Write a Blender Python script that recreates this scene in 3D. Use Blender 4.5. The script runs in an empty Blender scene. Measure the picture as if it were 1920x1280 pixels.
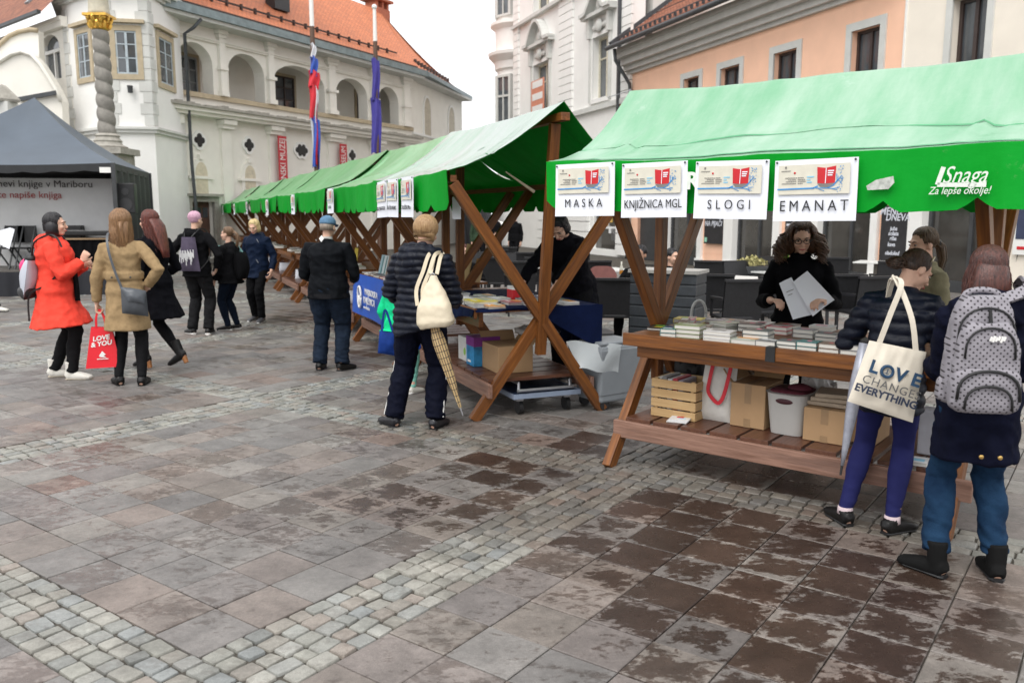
import bpy, bmesh, math, random
import numpy as np
from mathutils import Vector, Matrix, noise

random.seed(7)
SC = bpy.context.scene
COL = SC.collection

# ------------------------------------------------------------------ camera
CAM_H, FPX, HORIZON = 1.68, 1580.0, 400.0          # eye height; focal length and horizon of a 1920x1280 frame
PITCH = math.atan((640 - HORIZON) / FPX)
cam = bpy.data.cameras.new("camera")
cam.lens = FPX / 1920 * 36
cam.sensor_width = 36
cam.clip_start, cam.clip_end = 0.05, 2000
cam.dof.use_dof = True
cam.dof.focus_distance = 5.2
cam.dof.aperture_fstop = 3.2
camo = bpy.data.objects.new("camera", cam)
camo.location = (0, 0, CAM_H)
camo.rotation_euler = (math.pi / 2 - PITCH, 0, 0)
COL.objects.link(camo)
SC.camera = camo

# ------------------------------------------------------------------ sky and sun (overcast)
SUN_EL, SUN_AZ = math.radians(56), math.radians(203)   # azimuth clockwise from +Y
W = bpy.data.worlds.new("World"); SC.world = W; W.use_nodes = True
nt = W.node_tree; nt.nodes.clear()
wo = nt.nodes.new("ShaderNodeOutputWorld"); bg = nt.nodes.new("ShaderNodeBackground")
sky = nt.nodes.new("ShaderNodeTexSky"); sky.sky_type = 'NISHITA'; sky.sun_disc = False
sky.sun_elevation = SUN_EL; sky.sun_rotation = SUN_AZ
sky.air_density = 1.0; sky.dust_density = 4.0; sky.ozone_density = 1.0
hs = nt.nodes.new("ShaderNodeHueSaturation"); hs.inputs['Saturation'].default_value = 0.12
nt.links.new(sky.outputs[0], hs.inputs['Color'])
mixw = nt.nodes.new("ShaderNodeMix"); mixw.data_type = 'RGBA'; mixw.inputs[0].default_value = 0.65
mixw.inputs[7].default_value = (9.0, 9.1, 9.3, 1)       # the even cloud deck
nt.links.new(hs.outputs[0], mixw.inputs[6])
bg.inputs['Strength'].default_value = 0.13
nt.links.new(mixw.outputs[2], bg.inputs['Color']); nt.links.new(bg.outputs[0], wo.inputs['Surface'])
sun = bpy.data.lights.new("sun", 'SUN'); sun.energy = 1.1; sun.angle = math.radians(35); sun.color = (1, .97, .92)
suno = bpy.data.objects.new("sun", sun); COL.objects.link(suno)
suno.rotation_euler = Vector((math.sin(SUN_AZ) * math.cos(SUN_EL), math.cos(SUN_AZ) * math.cos(SUN_EL), math.sin(SUN_EL))).to_track_quat('Z', 'Y').to_euler()
SC.view_settings.view_transform = 'Standard'; SC.view_settings.look = 'None'
SC.view_settings.exposure = 0.62; SC.view_settings.gamma = 1.0
SC.cycles.max_bounces = 6; SC.cycles.diffuse_bounces = 3; SC.cycles.glossy_bounces = 3
SC.cycles.transmission_bounces = 4; SC.cycles.transparent_max_bounces = 6
SC.cycles.use_denoising = True

# ------------------------------------------------------------------ where a direction of view meets the ground or a wall
_c, _s = math.cos(PITCH), math.sin(PITCH)
def ray(px, py):
    u, v = (px - 960) / FPX, (640 - py) / FPX
    return Vector((u, _c + v * _s, -_s + v * _c))
def G(px, py, z=0.0):
    r = ray(px, py); t = (z - CAM_H) / r.z
    return Vector((r.x * t, r.y * t, z))
def AT(px, py, y):
    r = ray(px, py); t = y / r.y
    return Vector((r.x * t, y, CAM_H + r.z * t))
def ON(px, py, p0, d):
    """(distance along d from p0, height) where the view meets the vertical plane through p0 along d"""
    r = ray(px, py)
    det = -r.x * d[1] + r.y * d[0]
    t = (-p0[0] * d[1] + p0[1] * d[0]) / det
    return ((t * r.x - p0[0]) * d[0] + (t * r.y - p0[1]) * d[1]) / (d[0] ** 2 + d[1] ** 2), CAM_H + r.z * t

# ------------------------------------------------------------------ mesh building
class MB:
    def __init__(s): s.v, s.f, s.m, s.g = [], [], [], []
    def add(s, vs, fs, mi=0, g=None):
        o = len(s.v); vs = [tuple(v) for v in vs]
        s.v += vs; s.g += ([tuple(x) for x in g] if g is not None else vs)
        s.f += [tuple(i + o for i in f) for f in fs]; s.m += [mi] * len(fs)
        return s
    def box(s, c, d, rz=0.0, mi=0, R=None):
        x, y, z = d[0] / 2, d[1] / 2, d[2] / 2
        M = R if R is not None else Matrix.Rotation(rz, 3, 'Z')
        loc = [Vector((a * x, b * y, e * z)) for a in (-1, 1) for b in (-1, 1) for e in (-1, 1)]
        off = Vector((random.random() * 9, random.random() * 9, random.random() * 9))
        ax = max(range(3), key=lambda i: d[i])          # grain runs along the longest side
        order = [ax] + [i for i in range(3) if i != ax]
        g = [Vector((p[order[0]], p[order[1]], p[order[2]])) + off for p in loc]
        return s.add([Vector(c) + M @ p for p in loc],
                     [(0, 1, 3, 2), (4, 6, 7, 5), (0, 4, 5, 1), (2, 3, 7, 6), (0, 2, 6, 4), (1, 5, 7, 3)], mi, g)
    def b2(s, x0, x1, y0, y1, z0, z1, mi=0):
        return s.box(((x0 + x1) / 2, (y0 + y1) / 2, (z0 + z1) / 2), (abs(x1 - x0), abs(y1 - y0), abs(z1 - z0)), 0, mi)
    def beam(s, p, q, w, h, side=None, mi=0):
        """w along `side`, h across"""
        p, q = Vector(p), Vector(q); d = (q - p); L = d.length; d.normalize()
        sd = Vector(side) if side is not None else (Vector((0, 0, 1)).cross(d) if abs(d.z) < .99 else Vector((1, 0, 0)))
        sd = (sd - d * sd.dot(d)).normalized(); u = d.cross(sd)
        R = Matrix((d, sd, u)).transposed()
        return s.box((p + q) / 2, (L, w, h), 0, mi, R)
    def prism(s, poly, o, u, v, n, mi=0, mis=None):
        """polygon in (u,v) at origin o, extruded along the vector n"""
        o, u, v, n = Vector(o), Vector(u), Vector(v), Vector(n)
        k = len(poly)
        a = [o + u * x + v * y for x, y in poly]; b = [p + n for p in a]
        s.add(a + b, [tuple(range(k - 1, -1, -1)), tuple(range(k, 2 * k))], mi)
        o2 = len(s.v) - 2 * k
        fs = [(i, (i + 1) % k, (i + 1) % k + k, i + k) for i in range(k)]
        s.f += [tuple(i + o2 for i in f) for f in fs]; s.m += [mi if mis is None else mis] * k
        return s
    def loft(s, pts, rx, ry=None, right=None, n=12, mi=0, cap=True, sq=1.0):
        """elliptical rings along pts; rx along `right`, ry across; sq<1 squares the section"""
        pts = [Vector(p) for p in pts]; k = len(pts)
        rx = list(rx) if hasattr(rx, '__len__') else [rx] * k
        ry = rx if ry is None else (list(ry) if hasattr(ry, '__len__') else [ry] * k)
        vs, g, L = [], [], 0.0
        off = random.random() * 9
        prev = None
        for i, p in enumerate(pts):
            t = (pts[min(i + 1, k - 1)] - pts[max(i - 1, 0)])
            if t.length < 1e-9: t = Vector((0, 0, 1))
            t.normalize()
            if right is not None: r = Vector(right)
            elif prev is not None: r = prev
            else: r = Vector((1, 0, 0)) if abs(t.x) < .9 else Vector((0, 1, 0))
            r = (r - t * r.dot(t))
            if r.length < 1e-6: r = Vector((0, 1, 0)) - t * t.y
            r.normalize(); prev = r; w = t.cross(r)
            if i: L += (p - pts[i - 1]).length
            for j in range(n):
                a = 2 * math.pi * j / n; ca, sa = math.cos(a), math.sin(a)
                ca = math.copysign(abs(ca) ** sq, ca); sa = math.copysign(abs(sa) ** sq, sa)
                vs.append(p + r * (rx[i] * ca) + w * (ry[i] * sa)); g.append((L + off, ca * rx[i], sa * ry[i]))
        fs = [(i * n + j, i * n + (j + 1) % n, (i + 1) * n + (j + 1) % n, (i + 1) * n + j) for i in range(k - 1) for j in range(n)]
        if cap: fs += [tuple(range(n - 1, -1, -1)), tuple(range((k - 1) * n, k * n))]
        return s.add(vs, fs, mi, g)
    def ell(s, c, r, R=None, nu=14, nv=9, mi=0):
        c = Vector(c); r = (r, r, r) if not hasattr(r, '__len__') else r
        vs = []
        for i in range(1, nv):
            th = math.pi * i / nv
            for j in range(nu):
                ph = 2 * math.pi * j / nu
                p = Vector((r[0] * math.sin(th) * math.cos(ph), r[1] * math.sin(th) * math.sin(ph), r[2] * math.cos(th)))
                vs.append(c + (R @ p if R is not None else p))
        for zz in (r[2], -r[2]):
            p = Vector((0, 0, zz)); vs.append(c + (R @ p if R is not None else p))
        T, B = len(vs) - 2, len(vs) - 1
        fs = [(i * nu + j, (i + 1) * nu + j, (i + 1) * nu + (j + 1) % nu, i * nu + (j + 1) % nu) for i in range(nv - 2) for j in range(nu)]
        fs += [(T, j, (j + 1) % nu) for j in range(nu)] + [(B, (nv - 2) * nu + (j + 1) % nu, (nv - 2) * nu + j) for j in range(nu)]
        return s.add(vs, fs, mi)
    def lathe(s, prof, c=(0, 0, 0), n=20, mi=0):
        c = Vector(c)
        return s.loft([c + Vector((0, 0, z)) for r, z in prof], [max(r, 1e-4) for r, z in prof], n=n, mi=mi, right=(1, 0, 0)) if False else s._lathe(prof, c, n, mi)
    def _lathe(s, prof, c, n, mi):
        vs = [c + Vector((r * math.cos(2 * math.pi * j / n), r * math.sin(2 * math.pi * j / n), z)) for r, z in prof for j in range(n)]
        k = len(prof)
        fs = [(i * n + j, i * n + (j + 1) % n, (i + 1) * n + (j + 1) % n, (i + 1) * n + j) for i in range(k - 1) for j in range(n)]
        fs += [tuple(range(n - 1, -1, -1)), tuple(range((k - 1) * n, k * n))]
        return s.add(vs, fs, mi)
    def grid(s, fn, nu, nv, mi=0, flip=False):
        vs = [fn(i / nu, j / nv) for i in range(nu + 1) for j in range(nv + 1)]
        fs = []
        for i in range(nu):
            for j in range(nv):
                a = i * (nv + 1) + j; q = (a, a + nv + 1, a + nv + 2, a + 1)
                fs.append(q[::-1] if flip else q)
        return s.add(vs, fs, mi)
    def mesh(s, name, mats):
        me = bpy.data.meshes.new(name)
        me.from_pydata(s.v, [], s.f)
        for m in (mats if isinstance(mats, (list, tuple)) else [mats]): me.materials.append(m)
        me.polygons.foreach_set('material_index', s.m)
        at = me.attributes.new('gc', 'FLOAT_VECTOR', 'POINT'); at.data.foreach_set('vector', np.array(s.g, dtype=np.float32).ravel())
        me.update()
        return me
    def build(s, name, mats, parent=None, smooth=False, bevel=0.0, fixn=True):
        me = s.mesh(name, mats)
        if fixn:
            b = bmesh.new(); b.from_mesh(me); bmesh.ops.recalc_face_normals(b, faces=b.faces); b.to_mesh(me); b.free()
        return link(name, me, parent, smooth, bevel)

def link(name, me, parent=None, smooth=False, bevel=0.0):
    o = bpy.data.objects.new(name, me); COL.objects.link(o)
    if parent is not None: o.parent = parent
    if smooth: me.shade_smooth() if smooth is True else me.set_sharp_from_angle(angle=smooth)
    if bevel:
        md = o.modifiers.new('bevel', 'BEVEL'); md.width = bevel; md.segments = 2; md.limit_method = 'ANGLE'; md.angle_limit = .6
    return o
def tag(o, label=None, cat=None, group=None, kind=None):
    if label: o['label'] = label
    if cat: o['category'] = cat
    if group: o['group'] = group
    if kind: o['kind'] = kind
    return o
def thing(name, label, cat, loc=(0, 0, 0), rz=0.0, group=None):
    o = bpy.data.objects.new(name, None); o.empty_display_size = .1; COL.objects.link(o)
    o.location = loc; o.rotation_euler = (0, 0, rz)
    return tag(o, label, cat, group)
def copy_tree(o, parent=None):
    c = o.copy(); COL.objects.link(c)
    if parent is not None: c.parent = parent
    for ch in list(o.children): copy_tree(ch, c)
    return c
def text(name, body, size, m, parent, loc, rot=(math.pi / 2, 0, 0), align='CENTER', ext=.001, gap=1.0, bold=0.0, shear=0.0, sx=1.0):
    cu = bpy.data.curves.new(name, 'FONT'); cu.body = body; cu.size = size; cu.align_x = align; cu.align_y = 'CENTER'
    cu.extrude = ext; cu.space_character = gap; cu.offset = bold; cu.shear = shear; cu.resolution_u = 3
    t = bpy.data.objects.new(name, cu)
    me = bpy.data.meshes.new_from_object(t); bpy.data.objects.remove(t); bpy.data.curves.remove(cu)
    me.materials.clear(); me.materials.append(m); me.name = name
    if sx != 1.0:
        for v in me.vertices: v.co.x *= sx
    o = link(name, me, parent); o.location = loc; o.rotation_euler = rot
    return o

# ------------------------------------------------------------------ materials
def _n(t, ty, **kw):
    n = t.nodes.new(ty)
    for k, v in kw.items(): setattr(n, k, v)
    return n
MATS = {}
def mat(name, col, rough=.7, var=.15, scale=6.0, bump=0.0, bscale=60.0, metal=0.0, stretch=(1, 1, 1), col2=None, trans=0.0, spec=.5,
        coord='Object', detail=5.0, dirt=0.0, dcol=(.08, .07, .06), coat=0.0, alpha=1.0, sheen=0.0, emit=0.0):
    if name in MATS: return MATS[name]
    m = bpy.data.materials.new(name); m.use_nodes = True; t = m.node_tree
    p = t.nodes['Principled BSDF']; L = t.links.new
    p.inputs['Roughness'].default_value = rough; p.inputs['Metallic'].default_value = metal
    p.inputs['Specular IOR Level'].default_value = spec; p.inputs['Coat Weight'].default_value = coat
    p.inputs['Alpha'].default_value = alpha
    if sheen: p.inputs['Sheen Weight'].default_value = sheen
    if emit:
        p.inputs['Emission Color'].default_value = (*col, 1); p.inputs['Emission Strength'].default_value = emit
    if coord == 'gc': src = _n(t, 'ShaderNodeAttribute', attribute_name='gc').outputs['Vector']
    else: src = _n(t, 'ShaderNodeTexCoord').outputs[coord]
    mp = _n(t, 'ShaderNodeMapping'); mp.inputs['Scale'].default_value = stretch; L(src, mp.inputs[0])
    nz = _n(t, 'ShaderNodeTexNoise'); nz.inputs['Scale'].default_value = scale; nz.inputs['Detail'].default_value = detail
    nz.inputs['Roughness'].default_value = .6; L(mp.outputs[0], nz.inputs['Vector'])
    rp = _n(t, 'ShaderNodeMapRange'); rp.inputs[1].default_value = .3; rp.inputs[2].default_value = .7; L(nz.outputs[0], rp.inputs[0])
    mx = _n(t, 'ShaderNodeMix', data_type='RGBA'); L(rp.outputs[0], mx.inputs[0])
    c2 = col2 if col2 is not None else tuple(min(1, c * (1 + var)) for c in col)
    c1 = col if col2 is not None else tuple(c * (1 - var) for c in col)
    mx.inputs[6].default_value = (*c1, 1); mx.inputs[7].default_value = (*c2, 1)
    out = mx.outputs[2]
    if dirt:
        nd = _n(t, 'ShaderNodeTexNoise'); nd.inputs['Scale'].default_value = scale * .37; nd.inputs['Detail'].default_value = 8; nd.inputs['Roughness'].default_value = .7
        L(mp.outputs[0], nd.inputs['Vector'])
        rd = _n(t, 'ShaderNodeMapRange'); rd.inputs[1].default_value = .5; rd.inputs[2].default_value = .75; rd.inputs[4].default_value = dirt; L(nd.outputs[0], rd.inputs[0])
        md = _n(t, 'ShaderNodeMix', data_type='RGBA'); L(rd.outputs[0], md.inputs[0]); L(out, md.inputs[6]); md.inputs[7].default_value = (*dcol, 1)
        out = md.outputs[2]
    L(out, p.inputs['Base Color'])
    if bump:
        nb = _n(t, 'ShaderNodeTexNoise'); nb.inputs['Scale'].default_value = bscale; nb.inputs['Detail'].default_value = 4; L(mp.outputs[0], nb.inputs['Vector'])
        bp = _n(t, 'ShaderNodeBump'); bp.inputs['Strength'].default_value = min(1, bump); bp.inputs['Distance'].default_value = .01
        L(nb.outputs[0], bp.inputs['Height']); L(bp.outputs[0], p.inputs['Normal'])
    if trans:
        tr = _n(t, 'ShaderNodeBsdfTranslucent'); L(out, tr.inputs['Color'])
        ms = _n(t, 'ShaderNodeMixShader'); ms.inputs[0].default_value = trans
        L(p.outputs[0], ms.inputs[1]); L(tr.outputs[0], ms.inputs[2]); L(ms.outputs[0], t.nodes['Material Output'].inputs[0])
    MATS[name] = m
    return m
def wood(name, col, col2, rough=.55, dirt=0.0, dcol=(.05, .035, .03), spec=.4):
    return mat(name, col, rough, col2=col2, scale=9, stretch=(.35, 5, 5), coord='gc', bump=.25, bscale=14, detail=7, dirt=dirt, dcol=dcol, spec=spec)
def glass(name, col=(.02, .025, .03), rough=.04):
    return mat(name, col, rough, var=.4, scale=.9, spec=.9)

M_white = mat('white_paint', (.78, .77, .74), .6, var=.04, scale=3)
M_black = mat('black_plastic', (.012, .012, .013), .5, var=.3)
M_dark = mat('dark_grey', (.04, .042, .045), .55, var=.2)
M_metal = mat('grey_metal', (.45, .46, .48), .35, metal=.8, var=.1)
M_ink = mat('black_ink', (.012, .012, .014), .6, var=.1)
# ================================================================== the square: slabs in panels framed by rows of setts
def ground_sheet():
    m = mat('joint_sand', (.055, .048, .038), .85, var=.4, scale=24, bump=.5, bscale=200, dirt=.45, dcol=(.16, .14, .11))
    mb = MB(); mb.add([(-300, -60, -.012), (300, -60, -.012), (300, 500, -.012), (-300, 500, -.012)], [(0, 1, 2, 3)])
    tag(mb.build('ground', m), 'wide flat ground of the town square', kind='structure')
ground_sheet()
E1, E2 = Vector((.591, .807)), Vector((-.807, .591))     # the two paving directions
WET = [((1040, 880), .45, .8), ((930, 850), .4, .5), ((1130, 930), .35, .5), ((1180, 1000), .35, .6), ((1320, 1010), .5, .9), ((1450, 960), .4, .8), ((1400, 1150), .5, .45), ((1600, 1220), .5, .4), ((1300, 1200), .9, .2), ((600, 930), 1.0, .15), ((250, 1000), .8, .1), ((1480, 1050), .45, .9),
       ((1620, 1060), .4, 1.0), ((1540, 1140), .35, .5), ((1800, 1160), .3, .55), ((1350, 1120), .35, .4), ((1250, 1060), .3, .5), ((1700, 1230), .3, .35),
       ((1420, 1230), .35, .3), ((860, 640), .9, .5), ((700, 660), .8, .4), ((400, 660), 1.0, .2), ((600, 600), 1.5, .5), ((1100, 820), .4, .45),
       ((1300, 860), .6, .55), ((1550, 920), .6, .5), ((300, 740), .5, .25), ((800, 800), .5, .4), ((640, 960), .6, .22), ((820, 950), .5, .35), ((1010, 980), .3, .4)]
WETP = [(G(*p).xy, r, s) for p, r, s in WET]
def pave():
    rng = np.random.default_rng(3)
    V, F, C, U = [], [], [], []
    nv = 0
    def wet(x, y):
        w = .15
        for c, r, s in WETP: w += s * math.exp(-((x - c.x) ** 2 + (y - c.y) ** 2) / (r * r))
        return min(w, .74)
    def block(a, b, da, db, sett):
        nonlocal nv
        ca, cb = a + da / 2, b + db / 2
        x, y = E1.x * ca + E2.x * cb, E1.y * ca + E2.y * cb
        if y < .8 or y > 26 or abs(x) > .72 * y + 2.2: return
        gp = .009 if sett else .0055
        h = rng.normal(0, .0028 if sett else .0012)
        ha, hb = da / 2 - gp / 2, db / 2 - gp / 2
        col = (rng.random(), rng.random(), 1.0 if sett else 0.0, wet(x, y))
        ang = rng.normal(0, .05 if sett else .002); cs, sn = math.cos(ang), math.sin(ang)
        tx, ty = rng.normal(0, .02 if sett else .002, 2)
        if sett:
            ring = [(1, .84), (.84, 1), (-.84, 1), (-1, .84), (-1, -.84), (-.84, -1), (.84, -1), (1, -.84)]
            js = [(p * ha * (1 + rng.normal(0, .045)), q * hb * (1 + rng.normal(0, .045))) for p, q in ring]
            lay = [(1.0, -.03), (1.0, -.008), (.93, -.0015), (.6, .001)]
        else:
            js = [(ha, hb), (-ha, hb), (-ha, -hb), (ha, -hb)]
            lay = [(1.0, -.03), (1.0, -.0035), (1 - .0035 / max(ha, hb), 0.0)]
        k = len(js); v0 = nv
        for sc, z in lay:
            for p, q in js:
                p2, q2 = p * sc, q * sc
                pa, qb = p2 * cs - q2 * sn, p2 * sn + q2 * cs
                aa, bb = ca + pa, cb + qb
                V.append((E1.x * aa + E2.x * bb, E1.y * aa + E2.y * bb, z + h + pa * tx + qb * ty)); C.append(col); U.append((0, 0, 0) if sett else (p / ha, q / hb, 0))
        nv += k * len(lay)
        for l in range(len(lay) - 1):
            for i in range(k): F.append((v0 + l * k + i, v0 + l * k + (i + 1) % k, v0 + (l + 1) * k + (i + 1) % k, v0 + (l + 1) * k + i))
        F.append(tuple(v0 + (len(lay) - 1) * k + i for i in range(k)))
    PA, PB, a0, b0, wa, wb = 3.22, 3.75, 4.57, 2.30, .37, .45      # periods, first strips and their widths
    def setts(a_lo, a_hi, b_lo, b_hi, along_b):
        L0, L1, w0, w1 = (b_lo, b_hi, a_lo, a_hi) if along_b else (a_lo, a_hi, b_lo, b_hi)
        rows = max(1, round((w1 - w0) / .09)); ph = rng.random() * .1
        for r in range(rows):
            ww = (w1 - w0) / rows; w = w0 + r * ww
            t = L0 - (r * .37 % 1) * .05
            n = max(1, round((L1 - L0) / .100)); cuts = np.linspace(L0, L1, n + 1); cuts[1:-1] += rng.normal(0, .013, n - 1)
            for i in range(n):
                if along_b: block(w, cuts[i], ww, cuts[i + 1] - cuts[i], True)
                else: block(cuts[i], w, cuts[i + 1] - cuts[i], ww, True)
    for ia in range(-3, 9):
        for ib in range(-6, 8):
            A, B = a0 + ia * PA, b0 + ib * PB
            setts(A, A + wa, B, B + PB, True)
            setts(A + wa, A + PA, B, B + wb, False)
            na, nb = 10, 11
            for i in range(na):
                for j in range(nb):
                    block(A + wa + i * (PA - wa) / na, B + wb + j * (PB - wb) / nb, (PA - wa) / na, (PB - wb) / nb, False)
    me = bpy.data.meshes.new('paving'); me.from_pydata(V, [], F)
    at = me.attributes.new('rnd', 'FLOAT_COLOR', 'POINT'); at.data.foreach_set('color', np.array(C, dtype=np.float32).ravel())
    au = me.attributes.new('loc', 'FLOAT_VECTOR', 'POINT'); au.data.foreach_set('vector', np.array(U, dtype=np.float32).ravel())
    me.set_sharp_from_angle(angle=.75)
    m = bpy.data.materials.new('paving_stone'); m.use_nodes = True; t = m.node_tree; L = t.links.new; p = t.nodes['Principled BSDF']
    at = _n(t, 'ShaderNodeAttribute', attribute_name='rnd'); sep = _n(t, 'ShaderNodeSeparateColor'); L(at.outputs['Color'], sep.inputs[0])
    wetv = at.outputs['Alpha']
    def ramp(stops):
        r = _n(t, 'ShaderNodeValToRGB'); r.color_ramp.interpolation = 'LINEAR'
        e = r.color_ramp.elements
        while len(e) < len(stops): e.new(.5)
        for el, (q, c) in zip(e, stops): el.position = q; el.color = (*c, 1)
        L(sep.outputs[0], r.inputs[0]); return r.outputs[0]
    slab = ramp([(0, (.158, .150, .144)), (.3, (.212, .200, .188)), (.48, (.172, .154, .146)), (.6, (.212, .178, .158)), (.74, (.192, .170, .150)), (.88, (.25, .238, .22)), (1, (.205, .154, .130))])
    sett = ramp([(0, (.19, .195, .185)), (.25, (.285, .28, .245)), (.5, (.24, .252, .248)), (.7, (.325, .315, .28)), (.85, (.25, .24, .21)), (1, (.28, .24, .208))])
    kx = _n(t, 'ShaderNodeMix', data_type='RGBA'); L(sep.outputs[2], kx.inputs[0]); L(slab, kx.inputs[6]); L(sett, kx.inputs[7])
    tc = _n(t, 'ShaderNodeTexCoord')
    def noise(scale, det=6, rg=.6, dist=0.0, vec=None):
        n = _n(t, 'ShaderNodeTexNoise'); n.inputs['Scale'].default_value = scale; n.inputs['Detail'].default_value = det
        n.inputs['Roughness'].default_value = rg; n.inputs['Distortion'].default_value = dist; L(vec or tc.outputs['Object'], n.inputs['Vector']); return n.outputs[0]
    def rng_(src, a, b, c=0.0, d=1.0):
        r = _n(t, 'ShaderNodeMapRange'); r.inputs[1].default_value = a; r.inputs[2].default_value = b; r.inputs[3].default_value = c; r.inputs[4].default_value = d; L(src, r.inputs[0]); return r.outputs[0]
    def mul(a, b, op='MULTIPLY'):
        n = _n(t, 'ShaderNodeMath', operation=op)
        for i, q in enumerate((a, b)):
            if isinstance(q, float): n.inputs[i].default_value = q
            else: L(q, n.inputs[i])
        return n.outputs[0]
    val = mul(mul(rng_(noise(260, 3), .3, .7, .78, 1.22), mul(rng_(noise(9, 5), .3, .7, .86, 1.1), mul(rng_(noise(3.2, 8, .68), .36, .62, .72, 1.1), rng_(noise(38, 7, .75), .35, .65, .86, 1.12)))), rng_(sep.outputs[1], 0, 1, .9, 1.1))
    vx = _n(t, 'ShaderNodeMix', data_type='RGBA', blend_type='MULTIPLY'); vx.inputs[0].default_value = 1; L(kx.outputs[2], vx.inputs[6]); L(val, vx.inputs[7])
    # damp stains: ragged, stretched along the slabs, different on every stone
    mp = _n(t, 'ShaderNodeMapping'); mp.inputs['Rotation'].default_value = (0, 0, -math.atan2(E2.y, E2.x)); mp.inputs['Scale'].default_value = (1, 1.7, 1)
    L(tc.outputs['Object'], mp.inputs[0])
    off = _n(t, 'ShaderNodeVectorMath', operation='MULTIPLY_ADD'); L(at.outputs['Color'], off.inputs[0]); off.inputs[1].default_value = (1.5, 1.5, 0); L(mp.outputs[0], off.inputs[2])
    st = mul(mul(noise(4.0, 9, .66, .3, off.outputs[0]), .42), mul(noise(15, 9, .72, .5, off.outputs[0]), .58), 'ADD')
    lv = _n(t, 'ShaderNodeAttribute', attribute_name='loc'); sl = _n(t, 'ShaderNodeSeparateXYZ'); L(lv.outputs['Vector'], sl.inputs[0])
    edge = mul(mul(sl.outputs[0], 0.0, 'ABSOLUTE'), mul(sl.outputs[1], 0.0, 'ABSOLUTE'), 'MAXIMUM')
    edge = rng_(edge, .35, 1.0, .035, -.075)
    edge = mul(edge, rng_(wetv, .2, .6))
    st = mul(st, edge, 'ADD')
    sw = mul(mul(wetv, .20), mul(st, mul(rng_(sep.outputs[1], 0, 1, -.07, .06), 0.0, 'ADD'), 'ADD'), 'ADD')
    msk = rng_(sw, .560, .606)
    msk = mul(msk, rng_(sep.outputs[2], 0, 1, 1, .45))
    wetc = _n(t, 'ShaderNodeMix', data_type='RGBA', blend_type='MULTIPLY'); L(msk, wetc.inputs[0]); L(vx.outputs[2], wetc.inputs[6]); wk = _n(t, 'ShaderNodeMix', data_type='RGBA'); L(rng_(wetv, .25, .7), wk.inputs[0]); wk.inputs[6].default_value = (.60, .56, .54, 1); wk.inputs[7].default_value = (.27, .20, .17, 1); L(wk.outputs[2], wetc.inputs[7])
    damp = _n(t, 'ShaderNodeMix', data_type='RGBA', blend_type='MULTIPLY'); L(rng_(wetv, .15, 1), damp.inputs[0]); L(wetc.outputs[2], damp.inputs[6]); damp.inputs[7].default_value = (.78, .70, .66, 1)
    L(damp.outputs[2], p.inputs['Base Color'])
    rr = mul(rng_(msk, 0, 1, .52, .30), rng_(noise(30, 4), .3, .7, .85, 1.15)); L(rr, p.inputs['Roughness'])
    p.inputs['Specular IOR Level'].default_value = .45
    bp = _n(t, 'ShaderNodeBump'); bp.inputs['Strength'].default_value = .35; bp.inputs['Distance'].default_value = .006
    L(mul(noise(70, 6, .7), mul(noise(300, 3), .4), 'ADD'), bp.inputs['Height']); L(bp.outputs[0], p.inputs['Normal'])
    me.materials.append(m)
    tag(link('paving', me), 'stone slabs in panels framed by rows of setts, partly wet', kind='structure')
pave()
# ================================================================== buildings round the square
M_cream = mat('cream_plaster', (.82, .79, .72), .85, var=.04, scale=1.2, bump=.1, bscale=30, dirt=.22, dcol=(.5, .46, .38))
M_whitep = mat('white_plaster', (.83, .82, .79), .85, var=.03, scale=1.5, bump=.1, bscale=30, dirt=.2, dcol=(.52, .5, .44))
M_trim = mat('pale_grey_trim', (.60, .60, .57), .8, var=.06, scale=3, dirt=.3, dcol=(.36, .35, .31))
M_stone = mat('old_grey_stone', (.34, .32, .28), .85, var=.2, scale=9, bump=.4, bscale=40, dirt=.5, dcol=(.15, .14, .12))
M_tan = mat('tan_stone', (.46, .38, .26), .8, var=.12, scale=6)
M_salmon = mat('salmon_plaster', (.90, .55, .385), .85, var=.05, scale=1.5, bump=.1, bscale=30, dirt=.15, dcol=(.7, .45, .33))
M_ecream = mat('pale_cream_plaster', (.80, .73, .63), .85, var=.04, scale=1.5, bump=.1, bscale=30)
M_brownf = mat('dark_brown_frame', (.045, .028, .024), .5, var=.2)
M_greyf = mat('grey_frame', (.30, .32, .34), .5, var=.1)
M_glass = glass('window_glass', (.075, .085, .095), .05)
M_shopglass = glass('shop_glass', (.045, .042, .038), .06)
M_zinc = mat('zinc_sheet', (.22, .27, .28), .5, metal=.3, var=.2, scale=4)
M_copper = mat('dark_gutter', (.05, .055, .06), .5, var=.2)
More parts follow.
